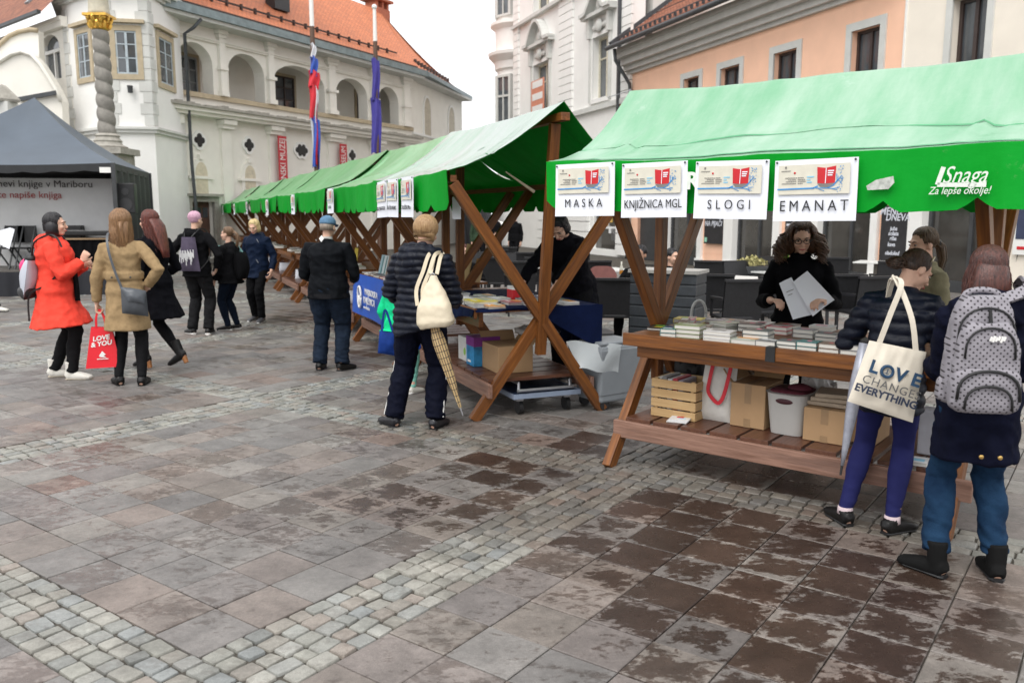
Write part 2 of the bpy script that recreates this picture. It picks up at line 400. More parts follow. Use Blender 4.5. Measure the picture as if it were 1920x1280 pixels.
def tile_mat(name, c1, c2, c3, rows, dirt):
    m = bpy.data.materials.new(name); m.use_nodes = True; t = m.node_tree; L = t.links.new; p = t.nodes['Principled BSDF']
    at = _n(t, 'ShaderNodeAttribute', attribute_name='gc')
    br = _n(t, 'ShaderNodeTexBrick'); br.inputs['Scale'].default_value = 1; br.inputs['Brick Width'].default_value = .2; br.inputs['Row Height'].default_value = rows
    br.inputs['Mortar Size'].default_value = .012; br.inputs['Mortar Smooth'].default_value = .5
    br.inputs['Color1'].default_value = (*c1, 1); br.inputs['Color2'].default_value = (*c2, 1); br.inputs['Mortar'].default_value = (*c3, 1)
    L(at.outputs['Vector'], br.inputs['Vector'])
    nz = _n(t, 'ShaderNodeTexNoise'); nz.inputs['Scale'].default_value = 1.3; nz.inputs['Detail'].default_value = 9; nz.inputs['Roughness'].default_value = .72; L(at.outputs['Vector'], nz.inputs['Vector'])
    mr = _n(t, 'ShaderNodeMapRange'); mr.inputs[1].default_value = .45; mr.inputs[2].default_value = .72; mr.inputs[4].default_value = dirt; L(nz.outputs[0], mr.inputs[0])
    mx = _n(t, 'ShaderNodeMix', data_type='RGBA'); L(mr.outputs[0], mx.inputs[0]); L(br.outputs['Color'], mx.inputs[6]); mx.inputs[7].default_value = (.14, .075, .055, 1)
    L(mx.outputs[2], p.inputs['Base Color']); p.inputs['Roughness'].default_value = .75
    sx = _n(t, 'ShaderNodeSeparateXYZ'); L(at.outputs['Vector'], sx.inputs[0])
    md = _n(t, 'ShaderNodeMath', operation='FRACT'); dv = _n(t, 'ShaderNodeMath', operation='DIVIDE'); dv.inputs[1].default_value = rows; L(sx.outputs[1], dv.inputs[0]); L(dv.outputs[0], md.inputs[0])
    ad = _n(t, 'ShaderNodeMath', operation='MULTIPLY_ADD'); ad.inputs[1].default_value = -1.0; ad.inputs[2].default_value = 1.0; L(md.outputs[0], ad.inputs[0])
    bp = _n(t, 'ShaderNodeBump'); bp.inputs['Distance'].default_value = .06; bp.inputs['Strength'].default_value = 1.0; L(ad.outputs[0], bp.inputs['Height']); L(bp.outputs[0], p.inputs['Normal'])
    return m
M_tile = tile_mat('orange_roof_tiles', (.62, .20, .08), (.50, .15, .06), (.20, .07, .035), .17, .25)
M_tile_old = tile_mat('weathered_roof_tiles', (.42, .17, .10), (.28, .11, .07), (.07, .035, .03), .17, .6)

def wall_holes(mb, x0, x1, z0, z1, holes, th, y0=0.0, mi=0):
    """wall front at y0, thickness th into +y, rectangular openings (xa,xb,za,zb)"""
    xs = sorted({x0, x1, *[min(max(h[i], x0), x1) for h in holes for i in (0, 1)]})
    for a, b in zip(xs, xs[1:]):
        if b - a < 1e-6: continue
        cuts = sorted([(max(h[2], z0), min(h[3], z1)) for h in holes if h[0] < b - 1e-6 and h[1] > a + 1e-6])
        z = z0
        for ca, cb in cuts:
            if ca > z + 1e-6: mb.b2(a, b, y0, y0 + th, z, ca, mi)
            z = max(z, cb)
        if z < z1 - 1e-6: mb.b2(a, b, y0, y0 + th, z, z1, mi)
def arch_fill(mb, x0, x1, zs, zt, ztop, th, y0=0.0, n=14, mi=0):
    """masonry left over an elliptical arch spanning x0..x1, springing at zs, crown zt"""
    cx, rx, rz = (x0 + x1) / 2, (x1 - x0) / 2, zt - zs
    top = [(x1, ztop), (x0, ztop)]
    arc = [(cx - rx * math.cos(math.pi * i / n), zs + rz * math.sin(math.pi * i / n)) for i in range(n + 1)]
    for i in range(n):
        (xa, za), (xb, zb) = arc[i], arc[i + 1]
        mb.prism([(xa, za), (xb, zb), (xb, ztop), (xa, ztop)], (0, y0, 0), (1, 0, 0), (0, 0, 1), (0, th, 0), mi)
def arch_panel(mb, x0, x1, z0, zs, zt, y0, th, n=14, mi=0):
    cx, rx, rz = (x0 + x1) / 2, (x1 - x0) / 2, zt - zs
    poly = [(x0, z0), (x1, z0)] + [(cx + rx * math.cos(math.pi * i / n), zs + rz * math.sin(math.pi * i / n)) for i in range(n + 1)]
    mb.prism(poly, (0, y0, 0), (1, 0, 0), (0, 0, 1), (0, th, 0), mi)
def window(root, xa, xb, za, zb, rev=.22, surround=.14, proud=.05, mS=None, mF=None, cols=2, rows=1, bar=.06, y0=0.0, sill=True, label=None, curtain=False, name='window', glassm=None):
    """surround (part) > sash, pane (sub-parts) in a real opening of the wall"""
    mS, mF = mS or M_trim, mF or M_brownf
    s = surround; mb = MB()
    mb.b2(xa - s, xa, y0 - proud, y0 + .02, za - s, zb + s); mb.b2(xb, xb + s, y0 - proud, y0 + .02, za - s, zb + s)
    mb.b2(xa, xb, y0 - proud, y0 + .02, zb, zb + s)
    mb.b2(xa - s * .0, xb + s * .0, y0 - proud - (.05 if sill else 0), y0 + .02, za - s, za)
    w = mb.build(name, mS, root)
    if label: w['label'] = label
    f = MB(); y = y0 + rev
    f.b2(xa, xa + bar, y - .05, y + .03, za, zb); f.b2(xb - bar, xb, y - .05, y + .03, za, zb)
    f.b2(xa + bar, xb - bar, y - .05, y + .03, zb - bar, zb); f.b2(xa + bar, xb - bar, y - .05, y + .03, za, za + bar)
    for i in range(1, cols):
        x = xa + (xb - xa) * i / cols; f.b2(x - bar * .55, x + bar * .55, y - .045, y + .025, za + bar, zb - bar)
    for i in range(1, rows):
        z = za + (zb - za) * (i / rows if rows > 2 else .66); f.b2(xa + bar, xb - bar, y - .035, y + .02, z - bar * .3, z + bar * .3)
    f.build('sash', mF, w)
    g = MB(); g.b2(xa + .01, xb - .01, y + .004, y + .012, za + .01, zb - .01); g.build('pane', glassm or M_glass, w)
    return w

# ------------------------------------------------------------------ castle wing with loggia
CS = 1.25
def cz(z): return CAM_H + (z - CAM_H) * CS              # heights measured on the nearer plane, carried to the wall's distance
FD = Vector((.443, .896, 0)).normalized(); P0 = G(335, 517) * CS; P0.z = 0
castle = thing('castle', 'cream castle wing with an arched loggia under an orange tiled roof', 'castle', P0, math.atan2(FD.y, FD.x))
def castle_wing():
    x_end = 11.75 * CS
    zs, zc0, zc1, zsp, ztop, zeave = cz(4.95), cz(4.29), cz(4.64), cz(5.74), cz(6.27), cz(6.85)
    arches = [(.37, 1.62), (2.21, 3.67), (4.10, 6.50), (7.12, 8.88), (9.54, 10.85)]
    arches = [(a * CS, b * CS) for a, b in arches]
    mb = MB()
    th = .5
    wall_holes(mb, -.6, x_end, 0, zs, [(.55 * CS, 1.37 * CS, 0, cz(2.0))], th)
    wall_holes(mb, -.6, x_end, zs, zeave, [(a, b, zs, zeave) for a, b in arches], th)
    for a, b in arches: arch_fill(mb, a, b, zsp, ztop, zeave, th)
    mb.b2(-.6, x_end, 1.9, 2.1, zs - .2, zeave)             # loggia back wall, floor and ceiling
    mb.b2(x_end - .3, x_end, th, 1.9, zs - .03, zeave - .1); mb.b2(-.6, x_end, th, 1.9, zs - .15, zs - .03); mb.b2(-.6, x_end, th, 1.9, zeave - .1, zeave)
    mb.build('wall', M_cream, castle)
    # pilasters, capitals, imposts
    pil = [(1.92, .30), (3.89, .34), (6.81, .5), (9.2, .5), (11.3, .55)]
    for x, w in pil:
        mp = MB(); x *= CS; w *= CS * .5
        mp.b2(x - w * .7, x + w * .7, -.14, 0, zs, zeave - .05)
        mp.b2(x - w * 1.2, x + w * 1.2, -.22, 0, zeave - .28, zeave - .02)
        mp.b2(x - w * 1.0, x + w * 1.0, -.18, -.0, zeave - .40, zeave - .29)
        mp.b2(x - w * 1.0, x + w * 1.0, -.2, 0, zsp - .1, zsp + .02)
        mp.b2(x - w * .95, x + w * .95, -.2, 0, zs + .002, zs + .17)
        mp.b2(x - w * 1.2, x + w * 1.2, -.12, 0, .0, zc0 - .3)
        mp.b2(x - w * 1.5, x + w * 1.5, -.26, 0, zc0 - .3, zc0 - .16); mp.b2(x - w * 1.7, x + w * 1.7, -.36, 0, zc0 - .16, zc0); mp.build('pilaster', M_cream, castle)
    x = .12; mp = MB()
    mp.b2(x - .15, x + .15, -.12, 0, 0, zc0 - .3); mp.b2(x - .2, x + .25, -.3, 0, zc0 - .3, zc0)
    mp.build('pilaster', M_cream, castle)
    mk = MB()
    mk.b2(-.6, x_end, -.42, 0, zc0 + .02, zc0 + .13); mk.b2(-.6, x_end, -.55, 0, zc0 + .13, zc0 + .26)
    mk.build('cornice', M_cream, castle)
    mk = MB()
    for i in range(60):                                     # the wavy mossy ledge of old tiles
        xa = -.5 + i * (x_end + .5) / 60; q = .03 * math.sin(i * .9) + .02 * math.sin(i * 2.3)
        mk.b2(xa, xa + (x_end + .5) / 60, -.66, .0, zc0 + .262, zc0 + .36 + q)
    mk.build('ledge', M_stone, castle)
    mk = MB(); mk.b2(-.6, x_end, -.1, th + .05, zs - .16, zs - .0); mk.build('parapet', M_tan, castle)
    mk = MB(); mk.b2(-.6, x_end, -.10, 0, zeave - .62, zeave - .55); mk.b2(-.6, x_end, -.16, 0, zeave - .56, zeave - .52); mk.build('frieze', M_cream, castle)
    # windows inside the loggia
    pb = P0 + Vector((-FD.y, FD.x, 0)) * 1.9
    for qa, qb, mF in [((338, 175), (366, 110), M_greyf), ((515, 205), (549, 148), M_brownf), ((668, 222), (684, 176), M_brownf)]:
        (xa, za), (xb, zb) = ON(*qa, pb, FD), ON(*qb, pb, FD)
        window(castle, xa, xb, max(za, zs + .05), zb, rev=-.02, surround=.12, proud=.06, mS=M_tan, mF=mF, cols=2, rows=3, y0=1.9)
    # quatrefoil windows and niches
    for x, wide in [(.96, 1), (2.86, 1), (5.2, 1.9), (7.85, 1)]:
        x *= CS; z = cz(3.67); r = .11
        pts = [(-1, 0), (1, 0), (0, 1), (0, -1)] if wide == 1 else [(-2.0, 0), (2.0, 0), (-.9, 1), (.9, 1), (-.9, -1), (.9, -1)]
        o, q = MB(), MB()
        for k, (a, b) in enumerate(pts):
            c = (x + a * r * 1.15, 0, z + b * r * 1.15)
            for mbb, rr, y in ((o, r * 1.9, -.05 - k * .002), (q, r * 1.0, -.064 - k * .002)):
                mbb.prism([(rr * math.cos(i * math.pi / 8), rr * math.sin(i * math.pi / 8)) for i in range(16)], (c[0], y, c[2]), (1, 0, 0), (0, 0, 1), (0, .05, 0))
        q.b2(x - r * wide * 1.1, x + r * wide * 1.1, -.075, -.03, z - r * .9, z + r * .9)
        w = o.build('quatrefoil_window', M_whitep, castle); q.build('pane', mat('dark_opening', (.012, .012, .013), .4), w)
    for x in (.94, 2.82):
        x *= CS; n = MB()
        arch_panel(n, x - .42, x + .42, cz(2.0), cz(2.75), cz(3.2), -.09, .09)
        n.b2(x - .55, x + .55, -.13, 0, cz(2.62), cz(2.70)); n.b2(x - .08, x + .08, -.14, 0, cz(3.15), cz(3.28))
        o = n.build('niche', M_cream, castle)
        n = MB(); arch_panel(n, x - .27, x + .27, cz(2.05), cz(2.75), cz(3.08), -.1, .03); n.build('niche_back', M_tan if False else mat('niche_plaster', (.62, .55, .42), .85), o)
    # door
    xa, xb, zt = .55 * CS, 1.37 * CS, cz(2.0)
    n = MB(); n.b2(xa - .2, xa, -.1, .05, 0, zt + .18); n.b2(xb, xb + .2, -.1, .05, 0, zt + .18); n.b2(xa, xb, -.1, .05, zt, zt + .18); n.b2(xa - .34, xb + .34, -.2, .05, zt + .18, zt + .27)
    d = n.build('door', M_stone, castle)
    n = MB(); n.b2(xa, xb, .2, .26, 0, zt); n.build('door_leaf', mat('old_door_wood', (.10, .05, .035), .6, var=.3, scale=5), d)
    n = MB()
    for k in range(3): n.b2(xa + .12 + k * .3, xa + .34 + k * .3, .19, .21, zt - .55, zt - .2)
    n.build('door_pane', M_glass, d)
    # curved end of the wing
    e0 = P0 + FD * x_end; e1 = AT(866, 187, 0); e1 = G(866, 186, zeave); e1.z = 0
    M = castle.matrix_basis.inverted(); rot = Matrix.Rotation(-castle.rotation_euler.z, 3, 'Z')
    a = Vector((x_end, 0, 0)); b = rot @ (e1 - P0)
    dv = (b - a); Lw = dv.length; dv.normalize(); nv = Vector((-dv.y, dv.x, 0))
    w = MB()
    w.prism([(0, 0), (Lw, 0), (Lw, zeave), (0, zeave)], a, dv, (0, 0, 1), nv * .5)
    bk = b + Vector((-.3, 9, 0)); sd = (bk - b).normalized()
    w.prism([(0, 0), (9, 0), (9, zeave), (0, zeave)], b, sd, (0, 0, 1), Vector((-sd.y, sd.x, 0)) * .5)
    for t0, t1 in ((.13, .40), (.62, .88)):
        arch_panel(w, t0 * Lw, t1 * Lw, 0, 0, 0, 0, 0) if False else None
    w.build('end_wall', M_cream, castle)
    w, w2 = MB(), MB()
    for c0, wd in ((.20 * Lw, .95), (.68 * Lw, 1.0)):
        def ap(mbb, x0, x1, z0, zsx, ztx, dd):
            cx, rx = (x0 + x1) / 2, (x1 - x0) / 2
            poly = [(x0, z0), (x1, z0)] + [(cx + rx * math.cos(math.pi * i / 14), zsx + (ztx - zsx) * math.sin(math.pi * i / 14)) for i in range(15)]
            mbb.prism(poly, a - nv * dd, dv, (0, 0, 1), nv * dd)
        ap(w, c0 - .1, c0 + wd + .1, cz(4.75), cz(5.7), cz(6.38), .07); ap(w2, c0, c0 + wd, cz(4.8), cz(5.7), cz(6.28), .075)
    w.prism([(0, 0), (Lw, 0), (Lw, .1), (0, .1)], a + Vector((0, 0, cz(4.72))) - nv * .1, dv, (0, 0, 1), nv * .1)
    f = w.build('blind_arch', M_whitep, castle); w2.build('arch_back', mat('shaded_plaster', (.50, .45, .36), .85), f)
    # roof
    ov = .75; Yr = 5.2
    def loc(px, py, yoff):                                  # a point seen at a pixel, on the plane yoff behind the wall face
        p = P0 + Vector((-FD.y, FD.x, 0)) * yoff
        x, z = ON(px, py, p, FD); return Vector((x, yoff, z))
    rend = loc(712, 20, Yr); hip = b + dv * .35 - nv * .35; hip.z = zeave + .08
    zr = rend.z
    r = MB()
    def strip(p00, p10, p01, p11, nu, nv_, sag):
        o = len(r.v)
        for i in range(nu + 1):
            for j in range(nv_ + 1):
                u, v = i / nu, j / nv_
                p = p00.lerp(p10, u).lerp(p01.lerp(p11, u), v); p.z -= sag * math.sin(math.pi * v) * (1 if v else 0)
                r.v.append(tuple(p)); r.m.append(0)
                q0 = p00.lerp(p10, u); r.g.append((q0.x * 1.0, (p - q0).length, 0))
        r.m = r.m[:len(r.f)]
        for i in range(nu):
            for j in range(nv_):
                k = o + i * (nv_ + 1) + j; r.f.append((k, k + nv_ + 1, k + nv_ + 2, k + 1)); r.m.append(0)
    zE = zeave + .08
    strip(Vector((-2.5, -ov, zE)), Vector((x_end + .2, -ov, zE)), Vector((-2.5, Yr, zr)), Vector((rend.x, Yr, zr)), 12, 8, .25)
    strip(Vector((x_end + .2, -ov, zE)), hip, Vector((rend.x, Yr, zr)), Vector((rend.x, Yr, zr)) + Vector((.02, 0, 0)), 10, 8, .45)
    hb = bk + Vector((.4, 0, zE))
    strip(hip, hb, Vector((rend.x, Yr, zr)), Vector((rend.x, Yr + .5, zr)), 4, 8, .3)
    rf = r.build('roof', M_tile, castle)
    gt = MB(); gt.b2(-2.5, x_end + .2, -ov - .1, -ov + .28, zE - .1, zE + .16)
    gt.beam((x_end + .2, -ov + .05, zE + .03), hip + Vector((0, 0, -.02)), .36, .2); gt.build('gutter', M_zinc, rf)
    gt = MB(); gt.b2(-.6, x_end + .1, -ov + .02, 0.2, zE - .22, zE - .101); gt.prism([(0, -.22), (Lw, -.22), (Lw, -.1), (0, -.1)], a + Vector((0, 0, zE)) - nv * .6, dv, (0, 0, 1), nv * .8); gt.build('eave_soffit', M_trim, castle)
    sg = MB()
    for v, n in ((.24, 46), (.045, 60)):
        yy = -ov + (Yr + ov) * v; zz = zE + (zr - zE) * v - .25 * math.sin(math.pi * v) + .12
        sg.b2(-2.4, x_end - .2, yy - .03, yy + .03, zz - .02, zz + .04)
        for k in range(n // 2):
            x = -2.3 + (x_end + 2.0) * k / (n // 2); sg.b2(x, x + .07, yy - .05, yy + .05, zz - .12, zz + (.10 if v > .1 else .03))
    for k in range(12):
        q = Vector((x_end + .2, -ov, zE)).lerp(hip, k / 12).lerp(Vector((rend.x, Yr, zr)), .22); sg.box((q.x, q.y, q.z - .12), (.12, .12, .2))
    sg.build('snow_guard', M_brownf, rf)
    ch = MB(); cx = rend.x + .05
    ch.b2(cx - .7, cx + .5, Yr - .3, Yr + .6, zr - 1.2, zr + .05); ch.b2(cx - .85, cx + .65, Yr - .45, Yr + .75, zr + .42, zr + .55)
    for dx in (-.65, -.12, .35): ch.b2(cx + dx - .05, cx + dx + .12, Yr - .25, Yr + .5, zr + .05, zr + .42)
    ch.build('chimney', mat('red_brick', (.42, .13, .07), .8, var=.2, scale=12), rf)
    dm = MB(); q = loc(510, 8, 2.2); dm.box((q.x, q.y - .3, q.z), (.9, .5, .6)); dm.build('roof_hatch', M_dark, rf)
castle_wing()

def extrude_poly(mb, pts, z0, z1, mi=0):
    k = len(pts)
    mb.add([(p[0], p[1], z0) for p in pts] + [(p[0], p[1], z1) for p in pts],
           [tuple(range(k - 1, -1, -1)), tuple(range(k, 2 * k))] + [(i, (i + 1) % k, (i + 1) % k + k, i + k) for i in range(k)], mi)
def offset_poly(pts, d):
    out = []; k = len(pts)
    for i in range(k):
        p0, p1, p2 = Vector(pts[i - 1]), Vector(pts[i]), Vector(pts[(i + 1) % k])
        a, b = (p1 - p0).normalized(), (p2 - p1).normalized()
        n1, n2 = Vector((a.y, -a.x)), Vector((b.y, -b.x)); n = (n1 + n2); n = n / max(n.dot(n1), .3)
        out.append(tuple(p1 + n * d))
    return out
def tower():
    c = [Vector(v) * CS for v in ((-11.37, 22.3), (-9.76, 21.0), (-8.76, 21.2), (-8.80, 23.3), (-10.0, 26), (-12.8, 25.5))]
    zt = cz(7.05)
    t = thing('corner_tower', 'white polygonal castle tower with pale quoins behind the twisted column', 'tower', (c[1].x, c[1].y, 0))
    o = Vector((c[1].x, c[1].y)); pts = [tuple(p - o) for p in c]
    mb = MB(); extrude_poly(mb, pts, 0, zt); mb.build('wall', M_whitep, t)
    mb = MB(); extrude_poly(mb, offset_poly(pts, .10), cz(3.62), cz(3.70)); extrude_poly(mb, offset_poly(pts, .16), cz(3.70), cz(3.76)); mb.build('string_course', M_trim, t)
    mb = MB()
    for d, za, zb in ((.10, 6.85, 6.92), (.2, 6.92, 7.0), (.32, 7.0, 7.1)): extrude_poly(mb, offset_poly(pts, d), cz(za), cz(zb))
    mb.build('cornice', M_trim, t)
    mb = MB(); extrude_poly(mb, offset_poly(pts, .0), zt + .1, zt + 3.5); mb.build('upper_wall', M_whitep, t)
    mb = MB(); extrude_poly(mb, offset_poly(pts, .14), 0, .55); extrude_poly(mb, offset_poly(pts, .7), 0, .16); mb.build('plinth', M_trim, t)
    for ci in (0, 1, 2):                                     # quoins
        mb = MB(); p = Vector(pts[ci]); dn = (p - Vector(pts[ci - 1])).normalized(); dn2 = (Vector(pts[(ci + 1) % 6]) - p).normalized()
        for k in range(11):
            z0 = cz(3.8) + k * .335
            if z0 + .3 > cz(6.85): break
            w = .36 if k % 2 else .26
            for dd, sgn in ((dn, -1), (dn2, 1)):
                nrm = Vector((dd.y, -dd.x)); q = p + dd * (sgn * w / 2) + nrm * .012
                mb.box((q.x, q.y, z0 + .16), (w, .03, .31), math.atan2(dd.y, dd.x))
        mb.build('quoin', M_trim, t)
    for i, u0, u1, za, zb in ((0, .36, .66, 5.0, 6.05), (1, .25, .72, 5.0, 6.0), (2, .25, .66, 4.9, 6.0)):
        a, b = Vector(pts[i]), Vector(pts[i + 1]); d = (b - a); L = d.length; d.normalize(); n = Vector((d.y, -d.x))
        fr = bpy.data.objects.new('window', None)
        mb = MB(); x0, x1 = u0 * L, u1 * L; z0, z1 = cz(za), cz(zb); s = .16
        for xa, xb, zq, zw, pr in ((x0 - s, x0, z0 - s, z1 + s, .05), (x1, x1 + s, z0 - s, z1 + s, .05), (x0, x1, z1, z1 + s, .05), (x0, x1, z0 - s, z0, .05), (x0 - s - .1, x1 + s + .1, z1 + s + .06, z1 + s + .16, .16)):
            mb.prism([(xa, zq), (xb, zq), (xb, zw), (xa, zw)], (a.x, a.y, 0), (d.x, d.y, 0), (0, 0, 1), Vector((n.x, n.y, 0)) * pr)
        bpy.data.objects.remove(fr)
        w = mb.build('window', M_tan, t)
        mb = MB(); bar = .05
        for xa, xb, zq, zw in ((x0, x0 + bar, z0, z1), (x1 - bar, x1, z0, z1), (x0 + bar, x1 - bar, z0, z0 + bar), (x0 + bar, x1 - bar, z1 - bar, z1), ((x0 + x1) / 2 - .035, (x0 + x1) / 2 + .035, z0 + bar, z1 - bar), (x0 + bar, x1 - bar, z0 + (z1 - z0) * .36, z0 + (z1 - z0) * .36 + .03), (x0 + bar, x1 - bar, z0 + (z1 - z0) * .68, z0 + (z1 - z0) * .68 + .03)):
            mb.prism([(xa, zq), (xb, zq), (xb, zw), (xa, zw)], (a.x, a.y, 0), (d.x, d.y, 0), (0, 0, 1), Vector((n.x, n.y, 0)) * .022)
        mb.build('sash', mat('pale_blue_sash', (.42, .48, .52), .5), w)
        mb = MB(); mb.prism([(x0, z0), (x1, z0), (x1, z1), (x0, z1)], (a.x, a.y, 0), (d.x, d.y, 0), (0, 0, 1), Vector((n.x, n.y, 0)) * .008); mb.build('pane', M_glass, w)
    # rainwater pipe where the tower meets the wing
    q = Vector(pts[2]).lerp(Vector(pts[3]), .93) + Vector((.22, 0))
    mb = MB(); mb.loft([(q.x + .5, q.y + .2, cz(6.75)), (q.x + .3, q.y, cz(6.5)), (q.x, q.y, cz(6.35)), (q.x, q.y, cz(3)), (q.x + .12, q.y - .1, 1.2), (q.x + .12, q.y - .1, 0)], .055, n=8)
    mb.build('rain_pipe', M_copper, t, smooth=True)
    mb = MB(); mb.loft([(pts[1][0] * .45 + pts[2][0] * .55, pts[1][1] * .5 + pts[2][1] * .5 - .12, cz(4.55)), (pts[1][0] * .45 + pts[2][0] * .55, pts[1][1] * .5 + pts[2][1] * .5 - .12, cz(4.72))], [.07, .09], n=8); mb.build('wall_lamp', M_dark, t)
tower()

def left_wing():
    a = Vector((-11.37, 22.3, 0)) * CS; d = Vector((-.755, .655, 0))
    t = thing('gabled_wing', 'cream wing left of the tower with a curved gable and old red roof', 'building', a, math.atan2(-d.y, -d.x))
    # local x runs towards the tower (right), y into the building
    rot = Matrix.Rotation(-math.atan2(-d.y, -d.x), 3, 'Z')
    ze = cz(6.55); mb = MB()
    q_ = lambda px, py: ON(px, py, a, (-d.x, -d.y))
    xa, xb, zb_, zs_, zt_ = q_(77, 110)[0], q_(113, 110)[0], q_(100, 150)[1], q_(95, 92)[1], q_(95, 65)[1]
    wall_holes(mb, -16, .3, 0, ze, [(xa, xb, zb_, zt_ + .05)], .5)
    arch_fill(mb, xa, xb, zs_, zt_, zt_ + .05, .5)
    mb.build('wall', M_cream, t)
    w = MB(); xm = (xa + xb) / 2; w.b2(xa, xa + .08, .12, .2, zb_, zt_); w.b2(xm - .04, xm + .04, .12, .2, zb_, zs_ - .1); w.b2(xa, xb, .11, .21, zs_ - .1, zs_); w.b2(xb - .08, xb, .12, .2, zb_, zt_)
    f = w.build('window', M_white, t); w = MB(); w.b2(xa, xb, .2, .23, zb_, zt_ + .05); w.build('pane', M_glass, f)
    mb = MB(); mb.b2(-16, .35, -.2, 0, ze - .3, ze - .12); mb.b2(-16, .35, -.24, 0, ze - .12, ze); mb.build('cornice', M_cream, t)
    r = MB(); gl = [(x, y, z) for x, y, z in ((-16, -.8, ze), (.5, -.8, ze), (.5, 8, ze + 9.5), (-16, 8, ze + 9.5))]
    r.add(gl, [(0, 1, 2, 3)], 0, [(p[0], (i > 1) * 13, 0) for i, p in enumerate(gl)]); rf = r.build('roof', M_tile_old, t)
    g = MB(); g.b2(-16, .4, -.90, -.78, ze - .04, ze + .06); g.build('gutter', M_copper, rf)
    g = MB(); g.box((-2.6, .1, ze + 1.0), (.32, .45, .1), R=Matrix.Rotation(.82, 3, 'X')); g.build('skylight', M_greyf, rf)
    # the curved gable wall in front of it
    q = G(0, 470)
    y = 26.6
    outline = [(-60, 150), (-30, 125), (0, 116), (22, 102), (42, 97), (60, 103), (76, 120), (92, 145), (106, 168), (116, 190), (116, 330), (-60, 330)]
    gt = thing('gable_wall', 'low cream wall with a curved moulded gable beside the tower', 'wall', AT(40, 400, y).xy.to_3d())
    o = gt.location
    pl = [AT(px, py, y) - o for px, py in outline]; pl = [(p.x, p.z) for p in pl]
    pl[-1] = (pl[-1][0], 0); pl[-2] = (pl[-2][0], 0)
    mb = MB(); mb.prism(pl, (0, 0, 0), (1, 0, 0), (0, 0, 1), (0, .4, 0)); mb.build('wall', M_cream, gt)
    mb = MB()
    mb.loft([(p[0], -.05, p[1]) for p in pl[:10]], .07, .07, n=6)
    mb.build('moulding', M_cream, gt, smooth=True)
    a, b = AT(34, 187, y - .1) - o, AT(106, 174, y - .1) - o; mb = MB(); mb.beam(a, b, .1, .12); mb.build('coping', M_copper, gt)
    # second, higher gable curve behind
    y = 27.2; outline = [(-40, 110), (0, 84), (18, 68), (36, 60), (58, 56), (72, 58), (72, 330), (-40, 330)]
    g2 = thing('back_gable', 'cream curved gable rising behind the low gable wall', 'wall', AT(20, 400, y).xy.to_3d()); o = g2.location
    pl = [AT(px, py, y) - o for px, py in outline]; pl = [(p.x, max(p.z, 0)) for p in pl]; pl[-1] = (pl[-1][0], 0); pl[-2] = (pl[-2][0], 0)
    mb = MB(); mb.prism(pl, (0, 0, 0), (1, 0, 0), (0, 0, 1), (0, .3, 0)); mb.build('wall', M_cream, g2)
    mb = MB(); mb.loft([(p[0], -.04, p[1]) for p in pl[:6]], .07, .06, n=6); mb.build('moulding', M_tan, g2, smooth=True)
    # small stone pier with a cap seen over the tent
    y = 24.6; p = AT(8, 215, y); t = thing('gate_pier', 'pale stone gate pier with a pointed cap left of the tent top', 'pier', (p.x, y, 0))
    zt = AT(8, 182, y).z; mb = MB(); mb.b2(-.28, .28, -.28, .28, 0, zt - .15); mb.build('shaft', M_trim, t, bevel=.01)
    mb = MB(); mb._lathe([(.48, zt - .15), (.5, zt - .08), (.3, zt + .12), (.12, zt + .3), (.02, zt + .34)], Vector((0, 0, 0)), 4, 0); mb.build('cap', M_stone, t)
left_wing()

# ------------------------------------------------------------------ street front on the right: salmon house, cream house, ornate white house
DR = Vector((.331, -.944, 0)).normalized(); Q0 = G(1400, 508); Q0.z = 0
def sx(px, py=430): return -ON(px, py, Q0, (-DR.x, -DR.y))[0]
def sz(px, py): return ON(px, py, Q0, (-DR.x, -DR.y))[1]
RZ = math.atan2(DR.y, DR.x)
def shopfront(root, spec, z1, mP):
    """piers and glazed bays up to z1; spec = list of (kind, px0, px1)"""
    for kind, p0, p1 in spec:
        a, b = sx(p0), sx(p1)
        if kind == 'pilaster':
            mb = MB(); mb.b2(a, b, -.09, .25, 0, z1); mb.b2(a - .04, b + .04, -.13, .25, 0, .25); mb.b2(a - .04, b + .04, -.13, .25, z1 - .3, z1 - .1); mb.build('pilaster', M_white, root)
        elif kind == 'pier':
            mb = MB()
            for k in range(int(z1 / .42) + 1): mb.b2(a, b, 0, .25, k * .42, min(z1, k * .42 + .405))
            mb.b2(a, b, .012, .25, 0, z1); mb.build('pier', mP, root)
        elif kind == 'shop':
            f = MB(); w = .09
            f.b2(a, a + w, .1, .2, 0, z1); f.b2(b - w, b, .1, .2, 0, z1); f.b2(a + w, b - w, .1, .2, z1 - .15, z1); f.b2(a + w, b - w, .1, .2, 0, .25)
            m = a + (b - a) * .55; f.b2(m - w * .5, m + w * .5, .1, .2, .25, z1 - .15); f.b2(a + w, b - w, .11, .19, 2.35, 2.43)
            fr = f.build('shop_window', M_dark, root)
            g = MB(); g.b2(a + .02, b - .02, .15, .16, .02, z1 - .02); g.build('pane', M_shopglass, fr)
        elif kind == 'door':
            f = MB(); f.b2(a, b, .12, .2, 0, z1 - .2); f.build('door', M_dark, root)
